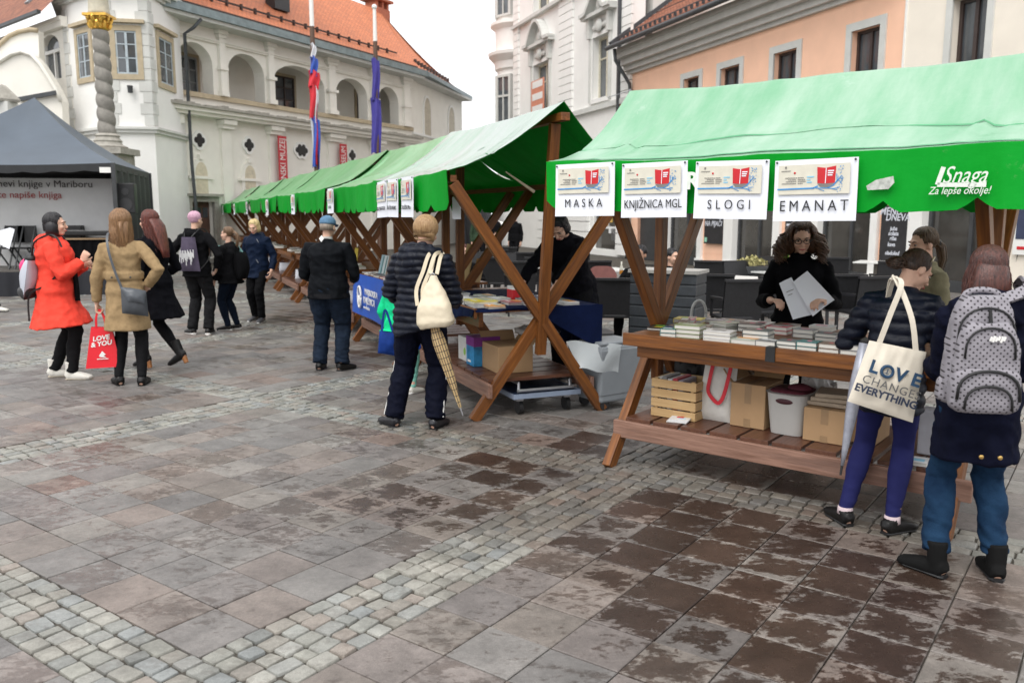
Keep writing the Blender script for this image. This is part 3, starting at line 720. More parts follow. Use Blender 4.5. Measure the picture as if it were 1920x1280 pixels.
def salmon_house():
    t = thing('salmon_house', 'salmon plastered house with a weathered red tiled roof and shop windows', 'house', Q0, RZ)
    xl, xr = sx(1182, 300), sx(1697, 100)
    zc, ze = sz(1400, 69), sz(1400, 6)
    holes = []
    wins = [(sx(1597, 90), sx(1650, 90)), (sx(1452, 110), sx(1495, 110)), (sx(1352, 125), sx(1388, 125)), (sx(1283, 145), sx(1312, 145))]
    z0, z1 = 4.55, 6.0
    for a, b in wins: holes.append((a, b, z0, z1))
    mb = MB(); wall_holes(mb, xl, xr, 3.3, zc, holes, .4); mb.build('wall', M_salmon, t)
    mb = MB(); mb.b2(xl, xr - .02, .45, 8, 0, zc); mb.b2(xl, xl + .3, .25, .5, 0, zc); mb.build('core_wall', M_salmon, t)
    for a, b in wins: window(t, a, b, z0, z1, rev=.2, surround=.19, proud=.04, mS=M_trim, mF=M_brownf, cols=2, bar=.07)
    mb = MB()
    for y, za, zb in ((-.12, 0, .12), (-.24, .12, .3), (-.42, .3, .36), (-.36, .36, .55), (-.56, .55, .74), (-.62, .74, ze - zc - .05)): mb.b2(xl - .25, xr, y, .4, zc + za, zc + zb)
    mb.build('cornice', mat('grey_cornice', (.52, .50, .47), .8, var=.08, scale=3), t)
    mb = MB(); mb.b2(xl, xr, -.14, .3, 3.05, 3.3); mb.b2(xl, xr, -.2, .3, 3.3, 3.38); mb.build('fascia', M_trim, t)
    # roof with rows of tiles as real steps
    r = MB(); pitch = math.radians(36); n = 22; row = .2
    yb, zb = -.85, ze - .02
    for k in range(n):
        y0, z0_ = yb + k * row * math.cos(pitch), zb + k * row * math.sin(pitch)
        y1, z1_ = yb + (k + 1) * row * math.cos(pitch), zb + (k + 1) * row * math.sin(pitch)
        o = .045
        vs = [(xl - .1, y0, z0_), (xr, y0, z0_), (xr, y0, z0_ + o), (xl - .1, y0, z0_ + o), (xr, y1, z1_ + .004), (xl - .1, y1, z1_ + .004)]
        u = k * row
        r.add(vs, [(0, 1, 2, 3), (3, 2, 4, 5)], 0, [(xl, u, 0), (xr, u, 0), (xr, u + .02, 0), (xl, u + .02, 0), (xr, u + row - .01, 0), (xl, u + row - .01, 0)])
    rf = r.build('roof', M_tile_old, t)
    g = MB(); g.loft([(xl - .25, yb - .08, zb - .02), (xr, yb - .08, zb - .02)], .09, n=8); g.build('gutter', M_copper, rf, smooth=True)
    g = MB(); L = n * row
    g.beam((xl - .1, yb, zb + .12), (xl - .1, yb + L * math.cos(pitch), zb + .12 + L * math.sin(pitch)), .18, .14); g.build('verge', M_copper, rf)
    g = MB()
    for k in range(40): 
        x = xl + (xr - xl) * k / 40; g.box((x, yb + .3, zb + .33), (.03, .1, .12))
    g.b2(xl, xr, yb + .22, yb + .25, zb + .36, zb + .39); g.build('snow_guard', M_copper, rf)
    g = MB(); g.loft([(xl + .12, -.8, ze - .1), (xl + .12, -.75, ze - .5), (xl + .12, -.16, ze - 1.3), (xl + .12, -.12, ze - 1.7), (xl + .12, -.12, 0)], .065, n=8); g.build('rain_pipe', M_copper, t, smooth=True)
    g = MB(); g.loft([(xl - .9, -.5, 6.0), (xl + .8, -.5, 6.0)], .015, n=6); g.loft([(xl + .3, -.5, 6.0), (xl + .3, 0, 6.0)], .012, n=6); g.ell((xl + .85, -.5, 6.0), .06); g.build('wall_lamp', M_greyf, t)
    shopfront(t, [('pier', 1183, 1195), ('door', 1195, 1234), ('pier', 1234, 1239), ('pilaster', 1239, 1253), ('shop', 1253, 1311), ('pilaster', 1311, 1319), ('pier', 1319, 1361), ('pilaster', 1361, 1378),
                  ('shop', 1378, 1453), ('pilaster', 1453, 1466), ('pier', 1466, 1519), ('pilaster', 1519, 1537), ('shop', 1537, 1636), ('pilaster', 1636, 1649), ('pier', 1649, 1697)], 3.05, M_salmon)
    return t
salmon = salmon_house()
def cream_house():
    xl, xr = sx(1697, 100), sx(1697, 100) + 9
    t = thing('cream_house', 'pale cream house with tall dark windows at the right edge', 'house', Q0, RZ)
    wins = [(sx(1787, 60), sx(1852, 60)), (sx(1787, 60) + 3.3, sx(1852, 60) + 3.3)]
    mb = MB(); wall_holes(mb, xl, xr, 3.3, 9.5, [(a, b, 4.3, 6.05) for a, b in wins], .4, y0=-.03); mb.build('wall', M_ecream, t)
    mb = MB(); mb.b2(xl, xr, .45, 8, 0, 9.5); mb.build('core_wall', M_ecream, t)
    for a, b in wins: window(t, a, b, 4.3, 6.05, rev=.22, surround=.16, proud=.04, mS=M_trim, mF=M_brownf, cols=2, bar=.08, y0=-.03)
    mb = MB(); mb.b2(xl, xr, -.18, .3, 3.05, 3.3); mb.build('fascia', M_trim, t)
    shopfront(t, [('pilaster', 1707, 1733), ('shop', 1733, 1886), ('pilaster', 1886, 1896)], 3.05, M_ecream)
    a = sx(1697); mb = MB(); mb.b2(a, sx(1707), 0, .25, 0, 3.05); mb.b2(sx(1896), xr, -.02, .25, 0, 3.05); mb.build('pier', M_ecream, t)
    g = MB(); g.b2(xl - .02, xl + .03, -.06, 0, 3.3, 9.4); g.build('edge_strip', M_white, t)
cream_house()
def ornate_house():
    t = thing('ornate_house', 'tall ornate white house with pedimented windows and a rounded corner bay', 'house', Q0, RZ)
    xr = sx(1182, 300) - .02; xl = sx(965, 300)
    y0 = .0
    za, zb = 6.2, 8.6
    w1 = (sx(1112, 130), sx(1142, 130)); w2 = (sx(1001, 150), sx(1030, 150))
    up = 4.75
    holes = [(a, b, za + k * up, zb + k * up) for a, b in (w1, w2) for k in (0, 1)]
    gnd = [(sx(1108), sx(1158), .25, 3.2)]
    mb = MB(); wall_holes(mb, xl, xr, 3.7, 15, holes, .5); wall_holes(mb, xl, xr, 0, 3.7, gnd, .5); mb.build('wall', M_whitep, t)
    mb = MB(); mb.b2(xl, xr, .8, 9, 0, 15); mb.build('core_wall', M_trim, t)
    for (a, b) in (w1, w2):
        for k in (0, 1):
            window(t, a, b, za + k * up, zb + k * up, rev=.3, surround=.16, proud=.05, mS=M_whitep, mF=mat('cream_sash', (.62, .58, .46), .5), cols=2, rows=2, bar=.09)
    # pediments over the windows: one pointed, one rounded
    def pediment(a, b, z, round_):
        m = MB(); c = (a + b) / 2; hw = (b - a) / 2 + .62
        m.b2(c - hw, c + hw, -.32, 0, z, z + .14)
        n = 12
        pts = [(-1, 0), (-.62, .12), (0, 1), (.62, .12), (1, 0)] if not round_ else None
        if round_: prof = [(c - hw + 2 * hw * i / n, z + .16 + (.95 * math.sin(math.pi * min(max((i / n - .18) / .64, 0), 1)) ** .8)) for i in range(n + 1)]
        else: prof = [(c - hw, z + .16), (c - hw * .62, z + .18), (c, z + .95), (c + hw * .62, z + .18), (c + hw, z + .16)]
        for (xa, z_a), (xb, z_b) in zip(prof, prof[1:]): m.beam((xa, -.2, z_a), (xb, -.2, z_b), .42, .14, side=(0, 1, 0))
        m.prism([(x, zz - .05) for x, zz in prof] , (0, -.06, 0), (1, 0, 0), (0, 0, 1), (0, .06, 0))
        m.b2(a - .28, a - .05, -.2, 0, z - .75, z); m.b2(b + .05, b + .28, -.2, 0, z - .75, z)
        m.b2(a - .24, a - .08, -.1, 0, za - .1 + 0 * z, z - .75) if z < 12 else None
        m.b2(b + .08, b + .24, -.1, 0, za - .1, z - .75) if z < 12 else None
        m.ell((c, -.12, z - .38), (.3, .1, .26)); m.ell((c - .45, -.08, z - .4), (.22, .07, .12)); m.ell((c + .45, -.08, z - .4), (.22, .07, .12)); m.ell((c, -.12, z + .42), (.2, .1, .22))
        m.build('pediment', M_trim, t, smooth=.6)
    pediment(*w1, 9.35, False); pediment(*w2, 9.35, True)
    for k, (x, w) in enumerate(((sx(1062, 200), .75), (xl + .4, .35), (xr - .35, .4))):      # rusticated strips
        m = MB()
        for j in range(34): m.b2(x - w, x + w, -.1, 0, 3.9 + j * .33, 3.9 + j * .33 + .3)
        m.build('pilaster', M_whitep, t)
    m = MB(); m.b2(xl, xr, -.16, 0, 3.5, 3.7); m.b2(xl, xr, -.26, 0, 3.7, 3.86); m.b2(xl, xr, -.14, 0, 5.75, 5.95); m.b2(xl, xr, -.22, 0, 10.75, 10.9); m.build('cornice', M_trim, t)
    for p0, p1 in ((1062, 1106), (1010, 1030), (1160, 1181)):
        a, b = sx(p0), sx(p1)
        m = MB()
        for j in range(8): m.b2(a, b, -.14, 0, .1 + j * .42, .1 + j * .42 + .39)
        m.build('rusticated_pier', M_whitep, t)
    a, b = gnd[0][0], gnd[0][1]
    f = MB(); f.b2(a, a + .1, .12, .2, .25, 3.2); f.b2(b - .1, b, .12, .2, .25, 3.2); f.b2(a, b, .11, .21, 1.9, 1.98); fr = f.build('shop_window', M_white, t)
    g = MB(); g.b2(a, b, .2, .22, .25, 3.2); g.build('pane', M_shopglass, fr)
    rng = random.Random(4)
    for k in range(14):                                       # notices stuck inside the window
        c = rng.choice([(.75, .72, .6), (.7, .45, .1), (.15, .3, .45), (.8, .8, .8), (.1, .1, .1)])
        x = a + .2 + rng.random() * (b - a - .9); z = .6 + rng.random() * 2.0
        g = MB(); g.b2(x, x + .3 + rng.random() * .4, .185, .19 + k * .001, z, z + .25 + rng.random() * .3); g.build('notice', mat('notice_%d' % int(sum(c) * 100), c, .5), fr)
    # archway with dark doors towards the square's far corner
    a, b = sx(880), sx(965)
    m = MB(); 
    # rounded bay
    cx = (sx(975, 100) + sx(925, 100)) / 2; R = abs(sx(975, 100) - sx(925, 100)) / 2 * .62
    prof = [(R, 0), (R, 5.7), (R + .25, 5.75), (R + .25, 5.95), (R, 6.0), (R, 9.0), (R + .12, 9.05), (R + .16, 9.4), (R + .45, 9.7), (R + .48, 9.85), (R + .1, 9.95), (R + .1, 11.0), (R + .35, 11.2), (R + .35, 11.35), (R, 11.4), (R, 15)]
    m._lathe(prof, Vector((cx, .9, 0)), 28, 0); m.build('corner_bay', M_whitep, t, smooth=.5)
    for k, ang in enumerate((-1.95, -1.15)):
        for zz, hh in ((6.4, 2.2), (11.7, 2.8)):
            m = MB(); M3 = Matrix.Rotation(ang, 3, 'Z'); c = Vector((cx, .9, 0)) + M3 @ Vector((R, 0, 0))
            dirn = M3 @ Vector((1, 0, 0)); sd = M3 @ Vector((0, 1, 0))
            def bx(mbb, u0, u1, z0, z1, o): mbb.prism([(u0, z0), (u1, z0), (u1, z1), (u0, z1)], c - dirn * .2, sd, (0, 0, 1), dirn * (o + .2))
            for u0, u1, z0, z1 in ((-.55, -.4, zz - .1, zz + hh + .12), (.4, .55, zz - .1, zz + hh + .12), (-.4, .4, zz + hh, zz + hh + .12), (-.4, .4, zz - .1, zz), (-.4, .4, zz + hh * .55, zz + hh * .55 + .1), (-.03, .03, zz, zz + hh)): bx(m, u0, u1, z0, z1, .08)
            w = m.build('window', M_trim, t); m = MB(); bx(m, -.4, .4, zz, zz + hh, .02); m.build('pane', M_glass, w)
    g = MB(); g.b2(sx(1166, 150) - .06, sx(1166, 150) + .08, -.2, -.06, 4, 15); g.build('rain_pipe', M_copper, t)
    # passage of dark hangings between the bay and the street
    m = MB()
    for k in range(14):
        x = sx(872) + (sx(968) - sx(872)) * k / 14; m.b2(x, x + (sx(968) - sx(872)) / 14 * .93, -1.5 - .12 * (k % 2), -1.35, 0, 2.9)
    tag(m.build('dark_awning', mat('dark_canvas', (.05, .052, .06), .8, var=.3), None), 'dark grey canvas hangings at the foot of the white corner bay', 'awning')
    bpy.data.objects['dark_awning'].location = Q0; bpy.data.objects['dark_awning'].rotation_euler = (0, 0, RZ)
    return w2
W2 = ornate_house()
# ================================================================== market stalls
M_wood = wood('stained_wood', (.25, .088, .018), (.095, .032, .009), .42, dirt=.45, dcol=(.03, .014, .008))
M_wood_w = wood('weathered_wood', (.33, .19, .14), (.15, .075, .05), .5, dirt=.7, dcol=(.10, .06, .05))
M_wood_d = wood('dark_wet_wood', (.13, .055, .032), (.075, .03, .018), .35, dirt=.3)
def canvas(name, c, cpale, pale_mix, rough, trans, dirtc):
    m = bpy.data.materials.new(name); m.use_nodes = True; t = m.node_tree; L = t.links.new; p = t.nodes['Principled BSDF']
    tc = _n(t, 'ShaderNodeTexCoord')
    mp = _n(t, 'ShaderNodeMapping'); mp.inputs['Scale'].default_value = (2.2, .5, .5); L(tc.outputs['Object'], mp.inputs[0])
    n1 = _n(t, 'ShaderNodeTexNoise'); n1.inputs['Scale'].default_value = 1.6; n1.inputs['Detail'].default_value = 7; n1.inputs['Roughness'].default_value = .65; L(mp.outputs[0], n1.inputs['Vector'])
    r1 = _n(t, 'ShaderNodeMapRange'); r1.inputs[1].default_value = .38; r1.inputs[2].default_value = .68; r1.inputs[3].default_value = pale_mix[0]; r1.inputs[4].default_value = pale_mix[1]; L(n1.outputs[0], r1.inputs[0])
    mx = _n(t, 'ShaderNodeMix', data_type='RGBA'); L(r1.outputs[0], mx.inputs[0]); mx.inputs[6].default_value = (*c, 1); mx.inputs[7].default_value = (*cpale, 1)
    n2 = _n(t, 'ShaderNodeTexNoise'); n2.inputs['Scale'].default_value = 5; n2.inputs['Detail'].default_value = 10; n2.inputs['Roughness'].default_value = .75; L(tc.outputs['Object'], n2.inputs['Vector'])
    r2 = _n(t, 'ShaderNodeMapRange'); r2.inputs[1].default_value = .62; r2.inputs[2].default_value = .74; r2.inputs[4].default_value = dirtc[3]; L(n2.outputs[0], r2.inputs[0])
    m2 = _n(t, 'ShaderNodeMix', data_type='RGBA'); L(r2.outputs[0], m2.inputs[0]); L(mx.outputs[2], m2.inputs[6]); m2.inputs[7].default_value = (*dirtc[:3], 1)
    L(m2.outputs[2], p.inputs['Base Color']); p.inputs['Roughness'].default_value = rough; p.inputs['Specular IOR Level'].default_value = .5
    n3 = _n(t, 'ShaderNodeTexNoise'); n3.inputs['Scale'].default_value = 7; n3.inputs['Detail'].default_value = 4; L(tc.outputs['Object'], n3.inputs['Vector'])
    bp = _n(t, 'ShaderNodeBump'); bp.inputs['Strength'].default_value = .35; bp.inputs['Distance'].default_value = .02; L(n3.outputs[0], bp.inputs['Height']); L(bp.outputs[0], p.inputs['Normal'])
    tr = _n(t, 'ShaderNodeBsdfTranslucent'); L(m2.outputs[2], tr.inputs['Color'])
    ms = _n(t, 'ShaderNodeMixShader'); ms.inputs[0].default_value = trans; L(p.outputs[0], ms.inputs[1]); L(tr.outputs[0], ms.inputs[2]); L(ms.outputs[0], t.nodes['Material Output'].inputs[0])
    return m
M_can_top = canvas('faded_sky_sheen_canvas', (.19, .43, .255), (.36, .53, .40), (0, 1), .28, .12, (.44, .58, .48, .7))  # pale base colour holds painted sky reflection as well as fading
M_can_pale = canvas('worn_sky_sheen_canvas', (.24, .41, .27), (.46, .49, .475), (.35, 1), .24, .12, (.6, .62, .6, .8))  # whitish sheen of the sky painted into the worn cloth's colour
M_can_row = canvas('green_canvas', (.13, .38, .14), (.25, .46, .25), (0, 1), .28, .12, (.55, .62, .5, .5))
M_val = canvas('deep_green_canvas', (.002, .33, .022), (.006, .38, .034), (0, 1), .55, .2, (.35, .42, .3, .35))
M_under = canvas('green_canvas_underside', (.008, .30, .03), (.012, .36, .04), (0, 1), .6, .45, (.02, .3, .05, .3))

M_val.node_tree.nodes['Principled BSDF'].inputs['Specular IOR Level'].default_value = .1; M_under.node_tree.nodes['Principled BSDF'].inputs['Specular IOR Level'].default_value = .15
SPAN, DEP = 2.05, 1.16
RID_Y, RID_Z, EAV_Z, EF, EB, VAL = .60, 2.52, 2.0, -.24, 1.42, .30
def canopy_pt(x, v, x0, x1, seed, sag=.09, lift=0.0, r0=0.0, r1=0.0):
    """v: 0 front eave .. 0.5 ridge .. 1 back eave"""
    if v <= .5: y = EF + (RID_Y - EF) * v * 2; z = EAV_Z + (RID_Z - EAV_Z) * v * 2; s = math.sin(math.pi * v * 2)
    else: w = (v - .5) * 2; y = RID_Y + (EB - RID_Y) * w; z = RID_Z + (EAV_Z - RID_Z) * w; s = math.sin(math.pi * w)
    u = (x - x0) / (x1 - x0)
    up = 1 - abs(v - .5) * 2; x = x + up * (r0 * (1 - u) + r1 * u)
    z -= sag * s * (1 + .25 * math.sin(u * 6 + seed))
    z += .014 * noise.noise((x * 2.1 + seed, v * 5, 1.7)) + .02 * math.sin(math.pi * u) * -(1 if v in (0, .5, 1) else .4)
    # creases running down over the frames
    for xf in (.02, SPAN - .02):
        z += (.024 * math.exp(-((x - xf + .07 * math.sin(v * 9 + seed)) / .035) ** 2) - .014 * math.exp(-((x - xf - .07 + .07 * math.sin(v * 9 + seed)) / .03) ** 2)) * s
    z -= .012 * math.exp(-((v - .20 - .006 * math.sin(x * 5 + seed)) / .007) ** 2) - .004 * noise.noise((x * 7, v * 16, seed))
    return Vector((x, y, z + lift))
def make_stall(label, c0, c1, mt, seed, detail=True, group=None, ridge_over=(-.04, -.04), cut=.42, lean=(0, 0), r=(0, 0)):
    t = thing('market_stall', label, 'market stall', group=group)
    th = .07
    for x, ln in ((0, lean[0]), (SPAN, lean[1])):
        for k, (y0, y1) in enumerate(((0, EB - .03), (DEP, EF + .06))):
            xo = x + (.0302 if k else -.0302)
            z1 = EAV_Z - .09
            mb = MB(); mb.beam((xo, y0, 0), (xo, y1, z1), .060, .088, side=(1, 0, 0)); mb.build('leg', M_wood, t, bevel=.004)
        mb = MB(); mb.beam((x, .585, .52), (x + ln, RID_Y, RID_Z - .15), .058, .082, side=(1, 0, 0))
        o = mb.build('post', M_wood, t, bevel=.004)
        o.location.x = 0
    mb = MB(); mb.beam((c0 - ridge_over[0], RID_Y, RID_Z - .115), (c1 + ridge_over[1], RID_Y, RID_Z - .115), .075, .06); mb.build('ridge_pole', M_wood, t, bevel=.004)
    for y in (EF + .06, EB - .06):
        mb = MB(); mb.beam((c0 + .02, y, EAV_Z - .055), (c1 - .02, y, EAV_Z - .055), .05, .05); mb.build('eave_pole', M_wood, t)
    # table and lower shelf
    mb = MB()
    for k in range(8):
        y = .05 + k * .133; mb.b2(.06, SPAN - .06, y, y + .129, .905 - .028, .905)
    mb.build('table_top', M_wood, t, bevel=.003)
    mb = MB(); mb.b2(.05, SPAN - .05, .018, .048, .835, .915); mb.build('table_edge', M_wood, t, bevel=.004)
    mb = MB(); mb.b2(.12, SPAN - .12, .085, .125, .755, .875); mb.b2(.12, SPAN - .12, 1.0, 1.04, .755, .875); mb.build('table_rail', M_wood, t, bevel=.004)
    mb = MB(); mb.b2(-.06, SPAN + .06, .10, .135, .19, .305); mb.build('shelf_board', M_wood_w, t, bevel=.005)
    mb = MB(); mb.b2(-.06, SPAN + .06, 1.03, 1.065, .19, .305); mb.build('shelf_board', M_wood_w, t, bevel=.005)
    n = 10
    for k in range(n if detail else 1):
        mb = MB()
        if detail:
            xa = .02 + k * (SPAN - .04) / n; mb.b2(xa, xa + (SPAN - .04) / n - .022, .136, 1.0, .30 + .002 * (k % 3), .328)
        else: mb.b2(.02, SPAN - .02, .136, 1.0, .30, .328)
        mb.build('shelf_slat', M_wood_d, t, bevel=.003)
    # canopy: a closed cloth shell with a hanging, notched valance front and back
    mb = MB(); nu, nv = (80, 96) if detail else (22, 20)
    f = lambda u, v: canopy_pt(c0 + (c1 - c0) * u, v, c0, c1, seed, r0=r[0], r1=r[1])
    mb.grid(f, nu, nv, 0, flip=False)
    mb.grid(lambda u, v: f(u, v) - Vector((0, 0, .006)), nu, nv, 1, flip=True)
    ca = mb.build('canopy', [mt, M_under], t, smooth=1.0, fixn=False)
    for side, v, sg in (('front', 0, -1), ('back', 1, 1)):
        mb = MB(); x = c0; rr = random.Random(seed)
        m = int(round((c1 - c0) / cut)); w = (c1 - c0) / m; nn = 10 if detail else 4
        for k in range(m):
            def vf(u, q, k=k):
                X = c0 + (k + u) * w; top = canopy_pt(X, v, c0, c1, seed)
                e = min(u, 1 - u) * w
                d = VAL - (.055 * math.sqrt(max(0, 1 - (e / .045) ** 2)) if e < .045 else 0) 
                out = .018 * math.sin(X * 3.3 + seed) * q + .010 * math.sin(X * 11 + seed * 2) * q
                return top + Vector((0, sg * (.006 + out), .004 - d * q))
            mb.grid(vf, nn, 5, 0)
            mb.grid(lambda u, q: vf(u, q) - Vector((0, sg * .005, 0)), nn, 5, 1)
        mb.build('valance', [M_val, M_under], ca, smooth=1.0, fixn=False)
    return t
D1 = Vector((.783, -.622, 0)); F0 = G(1137, 875) + D1 * .045; RZ1 = math.atan2(-.622, .783)
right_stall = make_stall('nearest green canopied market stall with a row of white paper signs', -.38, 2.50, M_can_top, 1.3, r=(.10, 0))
right_stall.location = F0; right_stall.rotation_euler = (0, 0, RZ1)
def seam(st, v, c0, c1, seed, r, name='seam', w=.0035):
    mb = MB(); k = 60; f = lambda i, dv: canopy_pt(c0 + (c1 - c0) * i / k, v + dv, c0, c1, seed, r0=r[0], r1=r[1]) + Vector((0, -.002, .004))
    mb.add([f(i, s * w) for i in range(k + 1) for s in (-.5, .5)], [(2 * i, 2 * i + 2, 2 * i + 3, 2 * i + 1) for i in range(k)])
    mb.build(name, mat('dark_green_thread', (.09, .32, .16), .7), next(c for c in st.children if c.name.startswith('canopy')))
seam(right_stall, .20, -.38, 2.50, 1.3, (.10, 0)); seam(right_stall, .012, -.38, 2.50, 1.3, (.10, 0), 'hem', .010)
L0 = G(890, 790); D2 = Vector((-.382, .924, 0)); N2 = Vector((.924, .382, 0)); RZ2 = math.atan2(-.924, .382)
GRP = 'market stalls standing in a row towards the castle'
PITCH2 = 2.63
row = []
near = make_stall('wooden market stall with worn, sheen-painted whitish green canopy at the near end of the row', -.29, SPAN + .08, M_can_pale, 4.1, group=GRP, ridge_over=(0, .33), lean=(0, .22), r=(0, .30))
for sd_, xx, vv, L_ in ((1, 1.55, .13, .09), (2, 1.95, .2, .11), (3, 1.3, .3, .07), (4, .9, .1, .08)):
    mb = MB(); f_ = lambda u, w_: canopy_pt(xx + L_ * u, vv + .02 * u + .006 * w_, -.29, SPAN + .08, 4.1, r1=.30) + Vector((0, 0, .004))
    mb.grid(f_, 6, 1); mb.build('tear', mat('dark_green_tear', (.02, .13, .04), .7), next(c for c in near.children if c.name.startswith('canopy')))
ROWLAB = ['second stall of the row, hung with a blue banner', 'third stall of the row, beside the man in the blue cap', 'fourth stall of the row from its near end', 'fifth stall of the row from its near end',
          'sixth stall of the row from its near end', 'seventh stall of the row from its near end', 'eighth stall of the row from its near end', 'ninth stall of the row, last but one from the castle', 'farthest stall of the row, nearest the castle']
stalls = [near]
second = make_stall('green market stall, ' + ROWLAB[0], -.29, 2.34, M_can_row, 2.2, group=GRP)
stalls.append(second)
proto = make_stall('green market stall, ' + ROWLAB[1], -.29, 2.34, M_can_row, 6.4, detail=False, group=GRP)
stalls.append(proto)
for k in range(2, 9):
    c = copy_tree(proto); c['label'] = 'green market stall, ' + ROWLAB[k]; stalls.append(c)
for k, s in enumerate(stalls):
    a = k * PITCH2 + SPAN
    s.location = L0 + D2 * a + N2 * (.02 * (k % 2)); s.location.z = 0
    s.rotation_euler = (0, 0, RZ2 + (.008 * math.sin(k * 2.1) if k else 0))
def stall_pt(s, x, y, z):
    return Vector(s.location) + Matrix.Rotation(s.rotation_euler.z, 3, 'Z') @ Vector((x, y, z))

# ------------------------------------------------------------------ paper signs pinned to the valances
M_paper = mat('white_paper', (.80, .82, .88), .6, var=.02)
M_beige = mat('beige_print', (.66, .63, .53), .6, var=.06, scale=20)
M_red = mat('red_print', (.55, .012, .02), .5, var=.1)
M_blue = mat('blue_print', (.03, .26, .62), .5, var=.1)
M_teal = mat('pale_blue_print', (.25, .52, .68), .6)
M_grey = mat('grey_print', (.20, .19, .18), .6)
def paper_sign(body, w, h, label, group, gap=1.0, size=.06, tilt=0.0, body2=None, full=True, sxx=1.0):
    t = thing('paper_sign', label, 'sign', group=group)
    mb = MB(); n = 8
    fn = lambda u, v: Vector((-w / 2 + w * u, -.004 * math.sin(u * 3 + 1) * v - .006 * v * v, -h * v))
    mb.grid(fn, n, 6, 0); mb.grid(lambda u, v: fn(u, v) + Vector((0, .0025, 0)), n, 6, 0, flip=True); mb.build('sheet', M_paper, t, smooth=True, fixn=False)
    y = -.012
    pw, ph = w * .86, h * .48; px0, pz1 = -w * .44, -h * .085
    def rect(x0, x1, z0, z1, m, name, yy=y): 
        b = MB(); b.b2(px0 + pw * x0, px0 + pw * x1, yy - .001, yy, pz1 - ph * (1 - z0), pz1 - ph * (1 - z1)); return b.build(name, m, pic if name != 'picture' else t)
    pic = None; pic = rect(0, 1, 0, 1, M_beige, 'picture')
    def poly(pts, m, name, yy): 
        b = MB(); b.prism([(px0 + pw * a, pz1 - ph * (1 - c)) for a, c in pts], (0, yy, 0), (1, 0, 0), (0, 0, 1), (0, .001, 0)); return b.build(name, m, pic)
    poly([(.55, .90), (.67, .86), (.81, .92), (.80, .36), (.665, .34), (.56, .36)], M_red, 'printed_book', y - .003)
    poly([(.665, .35), (.675, .35), (.682, .86), (.672, .86)], M_paper, 'book_fold', y - .0045)
    if full:
        b = MB()
        for k in range(3): b.b2(px0 + pw * .70, px0 + pw * (.785 - .01 * k), y - .005, y - .004, pz1 - ph * (.26 + .07 * k), pz1 - ph * (.22 + .07 * k))
        b.build('title_lines', M_paper, pic)
        poly([(.56, .34), (.80, .36), (.79, .27), (.70, .215), (.60, .23)], M_grey, 'root_tangle', y - .0025)
    b = MB(); Q = lambda a, c: (px0 + pw * a, y - .0035, pz1 - ph * (1 - c)); W_ = h * .022
    for p, q, ww in ((( -.01, .185), (.52, .20), 1), ((.50, .20), (.57, .27), .9), ((.54, .2), (.72, .19), .6), ((.72, .19), (.84, .13), .5), ((.58, .17), (.66, .10), .4), ((.78, .28), (.84, .45), .8), ((.83, .42), (.89, .60), .5), ((.83, .43), (.82, .66), .5), ((.86, .5), (.92, .52), .3), ((.70, .19), (.78, .28), .5), ((.76, .17), (.86, .2), .3)):
        b.beam(Q(*p), Q(*q), W_ * ww, .001, side=(0, 0, 1))
    b.build('blue_branch', M_blue, pic)
    if full:
        rr = random.Random(len(body)); b = MB()
        for k in range(26):
            a, c = .84 + rr.random() * .08, .3 + rr.random() * .62; b.box(Q(a, c), (h * .012, .001, h * .012), R=Matrix.Rotation(rr.random(), 3, 'Y'))
        for k in range(8):
            a, c = .80 + rr.random() * .1, .05 + rr.random() * .2; b.box(Q(a, c), (h * .012, .001, h * .012))
        b.build('leaf_dots', M_blue, pic)
        b = MB()
        for a, c, l in ((.10, .56, .15), (.14, .50, .11), (.11, .44, .14), (.05, .37, .20), (.28, .56, .08), (.28, .50, .1), (.28, .44, .1), (.28, .37, .07), (.04, .80, .13)):
            z = 0
            x = a
            while x < a + l: 
                dx = .008 + rr.random() * .022; b.box(Q(x + dx / 2, c + rr.random() * .008), (pw * dx * .8, .001, h * .011)); x += dx
        b.box(Q(.105, .92), (pw * .025, .001, h * .035)); b.build('small_print', M_grey, pic)
        b = MB()
        for a, c, l in ((.41, .56, .1), (.41, .47, .05), (.41, .38, .07)): b.b2(px0 + pw * a, px0 + pw * (a + l), y - .003, y - .002, pz1 - ph * (1 - c), pz1 - ph * (1 - c - .045))
        b.build('date_lines', M_teal, pic)
        b = MB(); b.ell(Q(.235, .73), (h * .018, .001, h * .018)); b.build('red_dot', M_red, pic)
    text('lettering', body, size, M_ink, t, (0, y - .004, -h * (.76 if not body2 else .73)), gap=gap, ext=.0008, sx=sxx)
    if body2: text('lettering', body2, size * .8, M_ink, t, (0, y - .004, -h * .86), gap=gap, ext=.0008)
    for s in (-1, 1):
        b = MB(); b.ell((s * w * .47, -.008, -h * .035), (.006, .006, .006), nu=8, nv=6); b.build('pin', M_dark, t)
    t.rotation_euler = (0, tilt, 0)
    return t
def hang(sign, stall, x, z, dz=0.0, tilt=0.0, out=.05):
    sign.location = stall_pt(stall, x, EF - out, z); sign.rotation_euler = (0.0, tilt, stall.rotation_euler.z)
